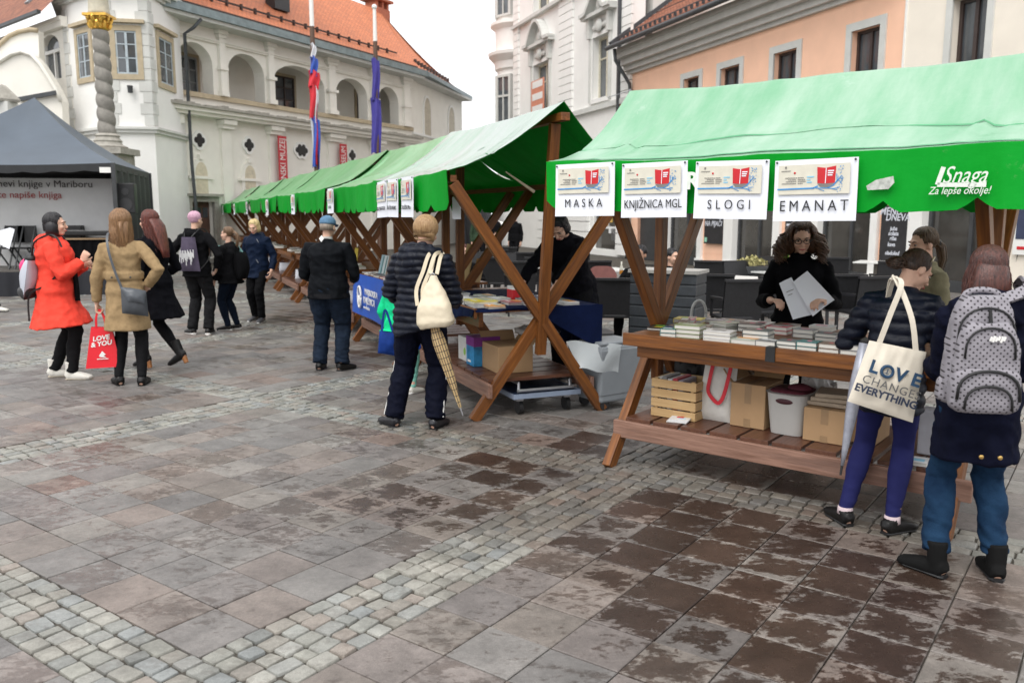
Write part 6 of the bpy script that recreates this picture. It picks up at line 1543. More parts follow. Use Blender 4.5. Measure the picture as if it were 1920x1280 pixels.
# ---- girl with the tote bag
def tote_girl():
    p = Person('girl in navy quilted jacket and blue leggings, head bowed, carrying the tote bag', 1642, 985, R(-34), H=1.54, build=.92, feet=((-.15, -.06), (.09, -.07)), toes=(.75, -.55), lean=.20, hip=(.03, .03), head=(-.80, .50, 0), lh=(-.20, .36, .96), rh=(.20, .36, .98), lp=(-.45, -1, -.5), rp=(.4, -1, -.5))
    p.body(hands=((None, .6), (None, .6)), face=True, voxel=.006)
    p.trousers(mat('blue_leggings', (.014, .016, .085), .8, spec=.2, var=.15), p.LEG, g=.005, wr=.0035)
    p.coat(M_navyp, -.10, flare=.0, g=.022, quilt=.015, qp=.062, wr=.006, sleeve_g=.022, to=.93)
    p.shoes(M_blackle, 'shoe', M_black, g=.006, ankle=.045, soleh=.016)
    mb = MB()
    for i in range(2): mb.loft([p.an[i] - V3(0, 0, .02), p.an[i] + V3(0, 0, .022)], [.042, .036], n=12)
    mb = None
    for i in range(2):
        mb = MB(); mb.loft([p.an[i] - V3(0, 0, .02), p.an[i] + V3(0, 0, .018)], [.043, .039], n=12); mb.build('sock', mat('pale_pink_sock', (.6, .48, .5), .9), p.root, smooth=True)
    hm = hair_mat('dark_brown_hair', (.018, .009, .006), (.075, .038, .02))
    p.hair(hm, 'short', N=800, seed=71, cut=112, vol=.99, r=.003, fringe=.1)
    q = lambda x, y, z: p.hc + p.Rh @ V3(x, y, z)
    mb = MB(); rg = random.Random(5)
    c0 = q(-.01, -.110, -.030); mb.ell(c0, .036)
    for k in range(90):
        a, b_ = rg.random() * 6.3, rg.uniform(-1.2, 1.2); rr = rg.uniform(.026, .046) * (1.3 if k % 14 == 0 else 1); pts = []
        for t in range(7):
            aa = a + t * .45; pts.append(c0 + Matrix.Rotation(b_, 3, 'X') @ V3(math.cos(aa) * rr, math.sin(aa) * rr * .8, .012 * math.sin(t + k)))
        mb.loft(pts, .0035, n=5)
    mb.build('hair_bun', hm, p.root, smooth=True)
    mb = MB(); mb.loft([q(.052, .02, .095), q(.075, .01, .055)], [.005, .005], n=6); mb.build('hair_clip', mat('pale_gold_clip', (.6, .52, .36), .3, metal=.6), p.root)
    # tote bag, hanging behind her left hip
    y = 3.98
    C = [AT(1630, 638, y + .06), AT(1737, 660, y), AT(1711, 792, y - .02), AT(1589, 752, y + .04)]; c = sum(C, V3(0, 0, 0)) / 4
    b = thing('tote_bag', 'cream cotton tote bag printed LOVE CHANGES EVERYTHING', 'tote bag', c); C = [v - c for v in C]
    mt = mat('cream_cotton', (.68, .62, .52), .9, var=.06, scale=12, bump=.2, bscale=220)
    mb = MB(); n = pillow(mb, C, .034, 24, 24, wr=.010, seed=2); mb.build('bag', mt, b, smooth=True)
    sh = Vector(p.Wd(p.sh[0] + V3(.10, -.05, .055))) - c
    top = AT(1690, 533, 4.05) - c
    for a0, a1, dd in ((.15, .32, 0), (.68, .80, .03)):
        mb = MB(); st = C[0].lerp(C[1], a0 if dd == 0 else a1) + V3(0, -.012, -.01)
        strap(mb, [st, st.lerp(top, .5) + V3(-.004 if dd == 0 else .01, -.01, 0), top + V3(0, dd, 0), top + V3(.01, .10 + dd, .02), top + V3(.03, .2, -.08)], .026, .004, face=(0, -1, .15)); mb.build('handle', mt, b)
    if n.y > 0: n = -n
    ud = (C[2] - C[3]).normalized(); vd = n.cross(ud) * -1
    if vd.z < 0: vd = -vd
    Rm = Matrix((ud, vd, ud.cross(vd))).transposed()
    wd = (C[2] - C[3]).length
    inks = mat('teal_blue_ink', (.012, .05, .11), .7), mat('grey_ink', (.10, .10, .10), .7), mat('navy_ink', (.02, .03, .06), .7)
    ctr = (C[2] + C[3]) / 2
    def put(body, v, u, size, m, gap=1.0, bold=0.0, sx=1.0):
        o = text('lettering', body, size, m, b, ctr + ud * u + vd * v + n * .052, rot=Rm.to_euler(), gap=gap, bold=bold, ext=.0008, sx=sx); return o
    put('L', .195, -.105, .085, inks[0], bold=.003); put('V', .195, .022, .085, inks[0], bold=.003); put('E', .195, .095, .085, inks[0], bold=.003)
    mb = MB()
    oc = ctr + ud * -.042 + vd * .195 + n * .052
    ring = [(oc + (ud * math.cos(a) + vd * math.sin(a)) * .026) for a in [2 * math.pi * k / 20 for k in range(21)]]; mb.loft(ring, .0075, n=6); mb.beam(oc + vd * .012, oc - vd * .012, .005, .003, side=n); mb.beam(oc - ud * .01 - vd * .01, oc + ud * .01 - vd * .01, .005, .003, side=n); mb.build('emblem', inks[0], b)
    put('CHANGES', .128, .0, .056, inks[1], gap=1.12); put('EVERYTHING', .080, -.01, .050, inks[2], gap=1.0, bold=.0018)
    # closed grey umbrella hanging from her arm
    a, e = AT(1606, 720, 4.25), AT(1579, 872, 4.22)
    u = thing('folded_umbrella', 'closed silver grey umbrella hanging point down beside the cream tote bag', 'umbrella', a); dv = e - a
    mb = MB(); mb.loft([-dv * .5, dv * 0, dv * .35, dv * .8, dv * 1.0], [.022, .034, .030, .016, .008], n=14); mb.build('canopy', mat('silver_grey_nylon', (.30, .31, .36), .35, var=.2, scale=20, metal=.2), u, smooth=True)
    mb = MB(); mb.loft([dv * .95, dv * 1.12], [.008, .006], n=8); mb.build('tip', M_black, u)
tote_girl()
# ---- fair girl in a beige coat behind the stall
def beige_girl():
    p = Person('young woman with tied dark blonde hair in a beige coat behind the stall', 0, 0, R(95), H=1.60, pos=V3(2.80, 5.72, 0), head=(.1, .12, 0))
    p.body(face=True, brow=(.12, .07, .04))
    p.coat(cloth('khaki_beige_cloth', (.21, .19, .12), .85), -.2, flare=.02, g=.026)
    p.trousers(M_blackcl); p.shoes(M_blackle)
    hm = hair_mat('dark_blonde_hair', (.045, .026, .014), (.15, .09, .045)); p.hair(hm, 'short', N=240, seed=81, cut=112)
    q = lambda x, y, z: p.hc + p.Rh @ V3(x, y, z)
    p.tail(hm, None, [q(0, -.10, .0), q(0, -.14, -.04), q(.0, -.15, -.12), q(.02, -.12, -.24)], .03, 40)
    mb = MB(); mb.ell(q(0, -.115, -.01), (.03, .022, .03)); mb.build('hair_tie', M_black, p.root)
beige_girl()
# ---- woman with the dotted backpack
def backpack_woman():
    p = Person('woman in a navy parka and jeans with a grey dotted backpack seen from behind', 1806, 1078, R(-12), H=1.64, sc=.945, build=.92, shw=.98, feet=((-.14, -.02), (.14, 0)), toes=(.75, -.02), head=(-.12, .10, 0), lh=(-.13, .33, 1.0), rh=(.17, .32, 1.0), lp=(-.05, -1, -.25), rp=(.2, -1, -.3))
    p.body(hands=((None, .7), (None, .7)))
    p.trousers(mat('blue_denim', (.004, .017, .046), .85, spec=.15, col2=(.013, .042, .090), scale=6, bump=.35, bscale=150, dirt=.3, dcol=(.004, .012, .03)), p.STRAIGHT, g=.012, wr=.009, to=.9, fold=.006)
    def ex(mb):
        p.hood(mb, 1.3)
        for a, sc in ((-1.2, .9), (-.75, 1), (-.25, 1.05), (.25, 1.05), (.75, 1), (1.2, .9)): mb.ell(p.T(.30) - p.f1 * (.055 * p.H * math.cos(a)) + p.r1 * (.075 * p.H * math.sin(a)), (.038 * p.H * sc, .036 * p.H * sc, .030 * p.H * sc), p.rt)
    mp = cloth('dark_navy_cotton', (.005, .006, .016), .85, var=.25)
    p.coat(mp, -.155, flare=.006, g=.034, extra=ex, wr=.012, sleeve_g=.026, vdrape=.010)
    mb = MB(); rg = random.Random(3)
    for x in (-.025, .055):
        mb = MB(); mb.ell((x, -.188, .66), (.011, .006, .011)); mb.build('brass_button', mat('brass', (.55, .36, .12), .35, metal=.8), p.root)
    p.shoes(mat('black_suede', (.009, .009, .009), .85, var=.2, spec=.1), 'boot', M_black, g=.008, ankle=.11, soleh=.02)
    p.hair(hair_mat('dark_red_brown_hair', (.020, .007, .006), (.115, .035, .024)), 'long', .19, N=1100, seed=91, back=.015, width=1.35, cut=100, r=.003)
    # backpack
    b = p.att('dotted_backpack', 'grey backpack with dark polka dots and black zips', 'backpack')
    m = bpy.data.materials.new('dotted_cloth'); m.use_nodes = True; t = m.node_tree; L = t.links.new; pb = t.nodes['Principled BSDF']
    tc = _n(t, 'ShaderNodeTexCoord'); sx_ = _n(t, 'ShaderNodeSeparateXYZ'); L(tc.outputs['Object'], sx_.inputs[0])
    def mth(op, a, b_=None, c=None):
        n = _n(t, 'ShaderNodeMath', operation=op)
        for i, v in enumerate((a, b_, c)):
            if v is None: continue
            if isinstance(v, (int, float)): n.inputs[i].default_value = v
            else: L(v, n.inputs[i])
        return n.outputs[0]
    pch = .027
    zz = mth('DIVIDE', sx_.outputs[2], pch * .5); row = mth('FLOOR', zz); xo = mth('MULTIPLY_ADD', mth('MODULO', row, 2.0), .5, mth('DIVIDE', sx_.outputs[0], pch))
    fx = mth('SUBTRACT', mth('FRACT', xo), .5); fz = mth('MULTIPLY', mth('SUBTRACT', mth('FRACT', zz), .5), .5)
    d = mth('SQRT', mth('ADD', mth('MULTIPLY', fx, fx), mth('MULTIPLY', fz, fz))); mk = mth('LESS_THAN', d, .155)
    mx = _n(t, 'ShaderNodeMix', data_type='RGBA'); L(mk, mx.inputs[0]); mx.inputs[6].default_value = (.25, .235, .26, 1); mx.inputs[7].default_value = (.025, .02, .025, 1); L(mx.outputs[2], pb.inputs['Base Color']); pb.inputs['Roughness'].default_value = .75
    nz = _n(t, 'ShaderNodeTexNoise'); nz.inputs['Scale'].default_value = 14; L(tc.outputs['Object'], nz.inputs['Vector']); bpn = _n(t, 'ShaderNodeBump'); bpn.inputs['Distance'].default_value = .02; bpn.inputs['Strength'].default_value = .4; L(nz.outputs[0], bpn.inputs['Height']); L(bpn.outputs[0], pb.inputs['Normal'])
    yb = -.175
    def slab(w0, w1, z0, z1, y, d, name, par, mm=m, wr=.006, x0=-.095):
        z0 += .055; z1 += .055
        """rounded pack volume: width w0 at the bottom, w1 at the top"""
        q = MB(); n_ = 9; pts, rx, ry = [], [], []
        for k in range(n_ + 1):
            u = k / n_; e = (1 - abs(2 * u - 1) ** 5) ** .5 if 0 < u < 1 else .35
            pts.append((x0, y - d * .5, z0 + (z1 - z0) * u)); rx.append((w0 + (w1 - w0) * u) * .5 * (.55 + .45 * e)); ry.append(d * .5 * (.5 + .5 * e))
        q.loft(pts, rx, ry, right=(1, 0, 0), n=28, sq=.55)
        return link(name, remesh(q, name, .009, mm, 3, lambda c, nn: wr * noise.noise(c * 11) + .003 * noise.noise(c * 30)), par)
    body_ = slab(.31, .24, .86, 1.36, yb, .17, 'bag', b)
    f1 = slab(.29, .22, .99, 1.25, yb - .13, .10, 'upper_pocket', b, wr=.010); f2 = slab(.30, .27, .855, 1.06, yb - .12, .13, 'lower_pocket', b, wr=.008)
    s1 = slab(.34, .32, .87, 1.0, yb - .02, .10, 'side_pocket', b)
    def zipl(pts, name='zip', r_=.005):
        q = MB(); q.loft(pts, r_, n=6); return q.build(name, M_black, b, smooth=True)
    X0 = -.095; UP = .055
    arc = lambda w, z0, z1, y, n_=12: [(X0 + w * math.cos(math.pi * (1 - k / n_)), y, UP + z0 + (z1 - z0) * math.sin(math.pi * k / n_) ** .6) for k in range(n_ + 1)]
    zipl(arc(.115, 1.15, 1.315, yb - .165)); zipl(arc(.10, 1.10, 1.235, yb - .232)); zipl(arc(.125, .92, 1.05, yb - .252), r_=.007); zipl(arc(.095, .88, .985, yb - .262), r_=.006)
    q = MB(); q.loft(arc(.075, 1.335, 1.385, yb - .06), .014, n=8); q.build('grab_handle', m, b, smooth=True)
    q = MB(); q.loft([(X0 + .0, yb - .185, 1.365), (X0 + .005, yb - .19, 1.305)], [.007, .009], n=8); q.build('zip_pull', M_black, b)
    q = MB(); rg = random.Random(9)
    for k in range(6): q.box((X0 - .005 + k * .011, yb - .243 + .0015 * k, 1.245 + rg.uniform(-.003, .003)), (.009, .004, .020 if k not in (1, 4) else .028), R=Matrix.Rotation(.3, 3, 'Y'))
    q.build('white_logo', M_white, b)
    for sg in (1,):
        q = MB(); strap(q, [(X0 + sg * .06, yb - .02, 1.38), (.01 + sg * .115, -.13, 1.435), (.01 + sg * .14, -.03, 1.475), (.01 + sg * .15, .09, 1.42), (.01 + sg * .16, .15, 1.28)], .055, .014, face=(sg * .3, -.5, .8)); q.build('strap', m, b)
backpack_woman()

# ---- people further off
def simple(label, px, py, heading, H, top, trou, hairm, hkind='short', seat=False, group=None, hl=.05, build=1.0, pos=None, **kw):
    if seat: kw.update(drop=.525 * H - .48, feet=((-.11, .42), (.11, .42)), kneel=(0, .6, 1), lh=(-.16, .34, .74), rh=(.16, .34, .74))
    p = Person(label, px, py, heading, H=H, build=build, group=group, pos=pos, **kw)
    p.body(voxel=.009, face=True)
    p.coat(top, -.06 if not seat else -.02, g=.024)
    p.trousers(trou, p.LOOSE if not seat else p.LEG); p.shoes(M_blackle)
    p.hair(hairm, hkind, hl, N=70, seed=int(abs(px)) % 97)
    return p
HB = hair_mat('black_hair', (.006, .005, .006), (.02, .018, .022)); HBr = hair_mat('brown_hair', (.10, .055, .028), (.22, .13, .07))
w = simple('waiter in a black vest and white sleeves carrying a plate near the dark awning', 930, 503, R(170), 1.75, M_white, M_blackcl, HB, lh=(-.1, .25, 1.05), rh=(.12, .26, 1.05), lp=(-1, -.5, 0), rp=(1, -.5, 0))
mb = MB(); w.torso(mb, .036, -.05); link('vest', remesh(mb, 'vest', .012, M_blackcl), w.root)
simple('person in dark clothes standing right of the waiter', 966, 500, R(150), 1.68, M_blackcl, M_blackcl, HBr)
simple('person in a dark green top standing left of the waiter', 898, 505, R(200), 1.72, cloth('dark_green_cloth', (.03, .05, .03)), M_blackcl, HB)
simple('woman seated at a cafe table behind the navy quilted jacket', 870, 612, R(190), 1.60, M_blackcl, M_blackcl, hair_mat('auburn_hair', (.035, .008, .006), (.17, .040, .024)), 'bob', seat=True, hl=.08)
simple('dark haired man seated at a cafe table behind the stall post', 1197, 648, R(150), 1.72, M_blackcl, M_blackcl, HB, seat=True, skin=SKIN_D)
simple('person seated low beside the slatted planter, facing right', 1254, 640, R(220), 1.60, M_blackcl, M_blackcl, HB, seat=True)
simple('person in a lavender shirt seated behind the curly haired woman', 1484, 640, R(160), 1.66, cloth('lavender_cloth', (.20, .19, .30)), M_blackcl, HBr, seat=True)
lp_ = simple('person at the left edge holding out a white leaflet', -34, 584, R(-80), 1.68, M_blackcl, cloth('charcoal_trousers', (.012, .012, .013)), HB, rh=(.12, .33, 1.26), lh=(-.12, .33, 1.22), rp=(.5, -.6, -.6), lp=(-.5, -.6, -.6), feet=((-.1, -.2), (.1, .28)))
for o in list(lp_.root.children):
    if o.name.startswith('shoe'): o.data.materials[0] = M_whiteshoe
t = thing('leaflet', 'large white leaflet held out at the left edge', 'paper', AT(8, 448, 14.3)); mb = MB(); mb.prism([(-.16, -.05), (.08, -.17), (.18, .16), (.10, .19), (-.14, .12)], (0, 0, 0), (1, 0, 0), (0, .1, 1), (0, .006, 0)); mb.build('sheet', M_paper, t)
# ================================================================== stage tent
TT = Vector((-.97, -.25, 0)).normalized(); TB = Vector((-.25, .97, 0)).normalized(); TC = Vector((-8.17, 17.6, 0))
def tent():
    S = 4.6
    t = thing('stage_tent', 'dark grey pyramid tent over the small stage on the left', 'tent', TC, math.atan2(-TT.y, -TT.x))
    # local x to the right along the front edge (0 = right front corner), y to the back
    ze, za = 2.70, 4.22; ap = V3(-S / 2 + .36, S / 2, za)
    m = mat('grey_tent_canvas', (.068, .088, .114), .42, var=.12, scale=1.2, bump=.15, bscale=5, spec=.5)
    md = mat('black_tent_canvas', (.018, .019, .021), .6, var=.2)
    cs = [V3(0, 0, ze), V3(-S, 0, ze), V3(-S, S, ze), V3(0, S, ze)]
    mb = MB(); n = 16
    for k in range(4):
        a, b = cs[k], cs[(k + 1) % 4]
        def fn(u, v, a=a, b=b):
            p = a.lerp(b, u).lerp(ap, v); p.z -= .20 * math.sin(math.pi * v) * (1 - .3 * abs(2 * u - 1)) + .07 * math.sin(math.pi * u) * (1 - v); p.z += .012 * noise.noise(V3(p.x * 1.5, p.y * 1.5, 3)); return p
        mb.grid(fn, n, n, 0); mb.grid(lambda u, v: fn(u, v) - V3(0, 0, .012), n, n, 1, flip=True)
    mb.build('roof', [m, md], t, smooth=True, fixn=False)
    mb = MB()
    for k in range(3):
        a, b = cs[k] , cs[(k + 1) % 4]
        if k == 1: continue
        mb.grid(lambda u, v: a.lerp(b, u) - V3(0, 0, (.07 * math.sin(math.pi * u)) + v * (.13 + .035 * abs(math.sin(u * 26)))), 60, 3); mb.grid(lambda u, v: a.lerp(b, u) - V3(0, -.01, (.07 * math.sin(math.pi * u)) + v * (.13 + .035 * abs(math.sin(u * 26)))), 60, 3)
    a, b = cs[3], cs[0]
    mb.grid(lambda u, v: a.lerp(b, u) - V3(.0, 0, v * .14), 20, 3); mb.grid(lambda u, v: a.lerp(b, u) - V3(.01, 0, v * .14), 20, 3)
    mb.build('pelmet', md, t)
    for p in cs:
        mb = MB(); mb.b2(p.x - .04, p.x + .04, p.y - .04, p.y + .04, 0, ze); mb.build('leg', M_dark, t)
    # black side curtain on the right and at the back
    mb = MB(); mb.grid(lambda u, v: V3(-.02 + .04 * math.sin(u * 40), .05 + 4.4 * u, ze - .1 - v * 2.5), 50, 4); mb.grid(lambda u, v: V3(-.04 + .04 * math.sin(u * 40), .05 + 4.4 * u, ze - .1 - v * 2.4), 50, 4); mb.build('side_curtain', md, t, smooth=True)
    mb = MB(); mb.b2(-.26, -.03, -.012, .0, ze - .2, ze - .09); mb.build('white_tag', M_white, t)
    # stage
    st = thing('stage', 'low stage platform with a black skirt under the tent', 'stage', TC, math.atan2(-TT.y, -TT.x))
    mb = MB(); mb.b2(-S, -.1, .1, S - .2, .46, .52); mb.build('deck', mat('stage_deck', (.10, .09, .08), .6, var=.2), st)
    mb = MB(); mb.grid(lambda u, v: V3(-S + (S - .1) * u, .08 + .015 * math.sin(u * 90), .50 - .50 * v), 140, 2); mb.grid(lambda u, v: V3(-.1 + .0 * u, .08 + (S - .4) * u, .50 - .50 * v), 20, 2); mb.build('skirt', mat('navy_black_skirt', (.012, .013, .018), .75), st)
    # backdrop banner with the festival lettering
    b = thing('backdrop_banner', 'white stage backdrop banner with black and dark red lettering', 'banner', TC, math.atan2(-TT.y, -TT.x))
    yb = 1.15; mb = MB()
    fn = lambda u, v: V3(-S + .1 + (S - .3) * u, yb + .03 * math.sin(u * 9 + v * 3) * v, 2.42 - 1.85 * v)
    mb.grid(fn, 40, 16, 0); mb.grid(lambda u, v: fn(u, v) + V3(0, .01, 0), 40, 16, 0, flip=True); mb.build('cloth', mat('grey_white_banner', (.62, .62, .62), .7, var=.08, scale=2), b, smooth=True)
    mk, mr = mat('banner_black', (.03, .025, .025), .7), mat('banner_red', (.33, .035, .035), .7)
    p = [ON(174, 346, TC + TB * 1.1, -TT), ON(116, 366, TC + TB * 1.1, -TT)]
    for q, body, m_, sz in ((p[0], 'Dnevi knjige v Mariboru', mk, .205), (p[1], 'Ko te napiše knjiga', mr, .20)):
        text('lettering', body, sz, m_, b, (q[0], yb - .05, q[1]), align='RIGHT', ext=.003)
    # equipment on stage
    def dev(label, name, px, py, w, d, h, y, cat, m_=M_black, extra=None, z0=None):
        q = AT(px, py, y); o = thing(name, label, cat, (q.x, y, q.z - h / 2 if z0 is None else z0), math.atan2(-TT.y, -TT.x))
        mb = MB(); mb.box((0, 0, h / 2), (w, d, h)); mb.build('cabinet', m_, o, bevel=.02)
        if extra: extra(o, w, d, h)
        return o
    def cone(o, w, d, h):
        for z, r in ((.3, .36), (.72, .2)):
            mb = MB(); mb.loft([(0, -d / 2 - .012, h * z), (0, -d / 2 + .01, h * z)], [w * r, w * r], n=20); mb.build('speaker_cone', mat('dark_cone', (.03, .03, .032), .4), o)
    dev('black loudspeaker on a stand at the right side of the stage', 'loudspeaker', 238, 372, .36, .34, .62, 18.0, 'speaker', extra=lambda o, w, d, h: (cone(o, w, d, h), MB().loft([(0, 0, -1.2), (0, 0, 0)], .03, n=8).build('pole', M_dark, o)))
    dev('tall black amplifier cabinet behind the woman in the red coat', 'amplifier', 88, 420, .62, .4, .85, 18.6, 'amplifier', extra=cone)
    dev('black flight case on the stage left of the two keyboards', 'flight_case', 135, 440, .5, .5, .4, 18.4, 'case', extra=lambda o, w, d, h: MB().b2(-w / 2 - .01, w / 2 + .01, -d / 2 - .01, d / 2 + .01, h * .6, h * .65).build('metal_rim', M_metal, o))
    for k, px in enumerate((140, 185)):
        dev(('left' if k == 0 else 'right') + ' one of two black keyboards on the stage table', 'keyboard', px, 437, .5, .3, .1, 18.2, 'keyboard', extra=lambda o, w, d, h: MB().b2(-w * .45, w * .45, -d * .45, -d * .05, h, h + .012).build('keys', mat('grey_keys', (.3, .3, .3), .4), o))
    q = AT(160, 446, 18.2); o = thing('stage_table', 'table with a black skirt carrying the keyboards', 'table', (q.x, 18.2, .5), math.atan2(-TT.y, -TT.x)); zt = q.z - .5
    mb = MB(); mb.b2(-.75, .75, -.3, .3, zt - .03, zt); mb.build('table_top', wood('pale_table', (.35, .24, .14), (.28, .18, .1)), o); mb = MB(); mb.grid(lambda u, v: V3(-.7 + 1.4 * u, -.26 + .015 * math.sin(u * 50), zt - .035 - v * (zt - .04)), 50, 2); mb.build('cloth', M_blackcl, o)
    for px in (28, 5):
        q = AT(px, 470, 17.6); o = thing('folding_chair', 'black folding chair at the left edge of the stage' if px == 28 else 'second black chair at the very left edge of the stage', 'chair', (q.x, 17.9, .52))
        mb = MB(); mb.b2(-.2, .2, -.2, .2, .42, .45); mb.build('seat', M_black, o)
        mb = MB(); mb.b2(-.2, .2, .19, .22, .55, .9); mb.build('backrest', M_black, o)
        for sx_ in (-.19, .19):
            mb = MB(); mb.beam((sx_, -.25, 0), (sx_, .2, .9), .025, .025); mb.beam((sx_, .25, 0), (sx_, -.18, .43), .025, .025); mb.build('leg', M_dark, o)
tent()

# ================================================================== twisted column
def column():
    y = 24.3; x = (212 - 960) / 1598 * y
    t = thing('twisted_column', 'tall grey twisted stone column with a gilded capital', 'column', (x, y, 0))
    zb, zc = AT(203, 262, y).z, AT(195, 58, y).z
    mb = MB(); n = 28; k = 220; vs = []; R0 = .235
    for i in range(k + 1):
        z = zb + .12 + (zc - zb - .12) * i / k
        for j in range(n):
            a = 2 * math.pi * j / n; r = R0 * (.84 + .22 * abs(math.sin(.5 * (a + (z - zb) * 17.0))) ** .7) * (1 - .10 * i / k)
            vs.append((r * math.cos(a), r * math.sin(a), z))
    mb.add(vs, [(i * n + j, i * n + (j + 1) % n, (i + 1) * n + (j + 1) % n, (i + 1) * n + j) for i in range(k) for j in range(n)])
    mb.build('shaft', mat('column_stone', (.24, .225, .20), .85, var=.25, scale=5, bump=.4, bscale=30, dirt=.6, dcol=(.10, .095, .085)), t, smooth=True)
    mb = MB(); mb._lathe([(.5, zb - .25), (.52, zb - .2), (.40, zb - .15), (.36, zb - .08), (.38, zb - .04), (.30, zb + .06), (.33, zb + .1), (.26, zb + .16)], V3(0, 0, 0), 24, 0); mb.build('base', M_stone, t, smooth=.6)
    mb = MB(); mb.b2(-.62, .62, -.62, .62, zb - .42, zb - .25); mb.b2(-.5, .5, -.5, .5, 1.2, zb - .42); mb.b2(-.75, .75, -.75, .75, 0, 1.2); mb.build('pedestal', M_stone, t)
    gold = mat('gilding', (.70, .42, .08), .38, metal=.7, var=.3, scale=14, bump=.8, bscale=25)
    h = AT(195, 30, y).z - zc
    mb = MB(); mb._lathe([(.20, zc), (.24, zc + .04), (.21, zc + .08), (.23, zc + .25), (.29, zc + h * .85)], V3(0, 0, 0), 20, 0)
    for row, (z, r, nn) in enumerate(((.06, .24, 9), (.2, .27, 9))):
        for j in range(nn):
            a = 2 * math.pi * (j + .5 * row) / nn; d = V3(math.cos(a), math.sin(a), 0)
            mb.loft([d * r + V3(0, 0, zc + z), d * (r + .04) + V3(0, 0, zc + z + .1), d * (r + .06) + V3(0, 0, zc + z + .16), d * (r + .08) + V3(0, 0, zc + z + .11)], [.05, .05, .035, .015], [.02, .02, .02, .01], n=8)
    for j in range(4):
        a = math.pi / 4 + j * math.pi / 2; mb.ell((.29 * math.cos(a), .29 * math.sin(a), zc + h * .8), .075)
    mb.build('capital', gold, t, smooth=.7)
    mb = MB(); z2 = zc + h; mb.b2(-.32, .32, -.32, .32, z2 - .05, z2 + .02); mb.build('abacus', gold, t)
    mb = MB(); mb._lathe([(.30, z2 + .02), (.27, z2 + .1), (.25, z2 + .5), (.27, z2 + .6), (.22, z2 + .8), (.20, z2 + 1.4), (.1, z2 + 1.9)], V3(0, 0, 0), 16, 0); mb.build('statue', mat('weathered_statue', (.50, .46, .36), .8, var=.2), t, smooth=True)
column()

# ================================================================== flagpoles
def flagpole(px, ytop, ybrown, y, label, flab, bands, lo, top=None):
    x = (px - 960) / 1598 * y; t = thing('flagpole', label, 'flagpole', (x, y, 0), group='flagpoles in front of the castle')
    zt = AT(px, ytop, y).z; zb = AT(px, ybrown, y).z
    mb = MB(); mb.loft([(0, 0, zb), (0, 0, zt)], [.062, .050], n=12); mb.build('pole', M_white, t, smooth=.8)
    mb = MB(); mb.loft([(0, 0, 0), (0, 0, zb)], [.085, .064], n=12); mb.build('pole_base', mat('brown_pole', (.10, .055, .035), .55), t, smooth=.8)
    mb = MB(); mb.ell((0, 0, zt + .05), .08); mb.build('finial', M_white, t, smooth=True)
    f = thing('flag', flab, 'flag', (x, y, 0))
    P = lambda yy: AT(px, yy, y).z
    for (ya, yb_, w, c, dx) in bands:
        mb = MB(); za, zq = P(ya), P(yb_)
        def fn(u, v, za=za, zq=zq, w=w, dx=dx):
            a = (u - .5) * 1.35; fold = .055 * math.sin(u * 8 + v * 2.5) * (.5 + .5 * v)
            return V3(dx + a * w + .02 * math.sin(v * 5 + dx * 9), -.09 + fold, za + (zq - za) * v + .05 * math.sin(u * 5))
        mb.grid(fn, 14, 14); mb.grid(lambda u, v: fn(u, v) + V3(0, .012, 0), 14, 14, flip=True); mb.build('flag_cloth', mat(*c), f, smooth=True, fixn=False)
fw, fb, fr_, fp_ = ('flag_white', (.66, .66, .70), .6), ('flag_blue', (.035, .09, .42), .6), ('flag_red', (.58, .02, .035), .6), ('flag_violet', (.045, .035, .25), .6)
flagpole(597, -120, 50, 24.0, 'white flagpole with a brown lower part, left of two', 'limp white, blue and red flag on the left flagpole', [(84, 112, .10, fw, .03), (108, 142, .15, fb, .03), (134, 166, .22, fr_, .02), (160, 225, .16, fr_, -.02), (165, 235, .06, fw, .07), (222, 316, .16, fb, .02), (228, 312, .05, fr_, .05), (225, 312, .05, fw, -.07)], 0)
flagpole(711, 17, 78, 26.0, 'white tipped flagpole with a brown lower part, right of two', 'limp dark violet blue flag on the right flagpole', [(112, 192, .17, fp_, .0), (185, 290, .22, fp_, -.02)], 0)

# red vertical banners on the castle
for px0, px1, py0, py1, body, lab, up in ((508, 524, 255, 345, 'POKRAJINSKI MUZEJ', 'narrow red banner reading MUZEJ on the castle wall, left of two', 0), (625, 638, 270, 345, 'REGIONAL MUSEUM', 'narrow red banner on the castle wall, right of two', 0)):
    a, z1 = ON(px0, py0, P0, FD); b, _ = ON(px1, py0, P0, FD)
    q = P0 + FD * ((a + b) / 2); t = thing('wall_banner', lab, 'banner', (q.x, q.y, 0), castle.rotation_euler.z, group='red banners on the castle wall')
    w = b - a; L_ = 3.1; mb = MB(); mb.b2(-w / 2, w / 2, -.34, -.32, z1 - L_, z1); mb.build('cloth', mat('crimson_banner', (.50, .03, .04), .6, var=.06), t)
    tx = text('lettering', body, w * .92, M_white, t, (0, -.345, z1 - .08), rot=(math.pi / 2, -math.pi / 2, 0), align='RIGHT', ext=.002, sx=.66)
# orange notice hanging on the ornate house
a, z1 = ON(1007, 155, Q0, DR); b, z0 = ON(1031, 215, Q0, DR)
q = Q0 + DR * ((a + b) / 2); t = thing('window_banner', 'orange and white banner hanging below a window of the ornate house', 'banner', (q.x, q.y, 0), RZ)
w = b - a; mb = MB(); mb.b2(-w / 2, w / 2, -.30, -.28, z1 - 2.4, z1); mb.build('cloth', mat('orange_banner', (.62, .24, .15), .6), t)
for k in range(4): 
    mb = MB(); mb.b2(-w * .4, w * .4, -.31, -.302, z1 - .35 - k * .55, z1 - .05 - k * .55); mb.build('white_band', M_white, t)

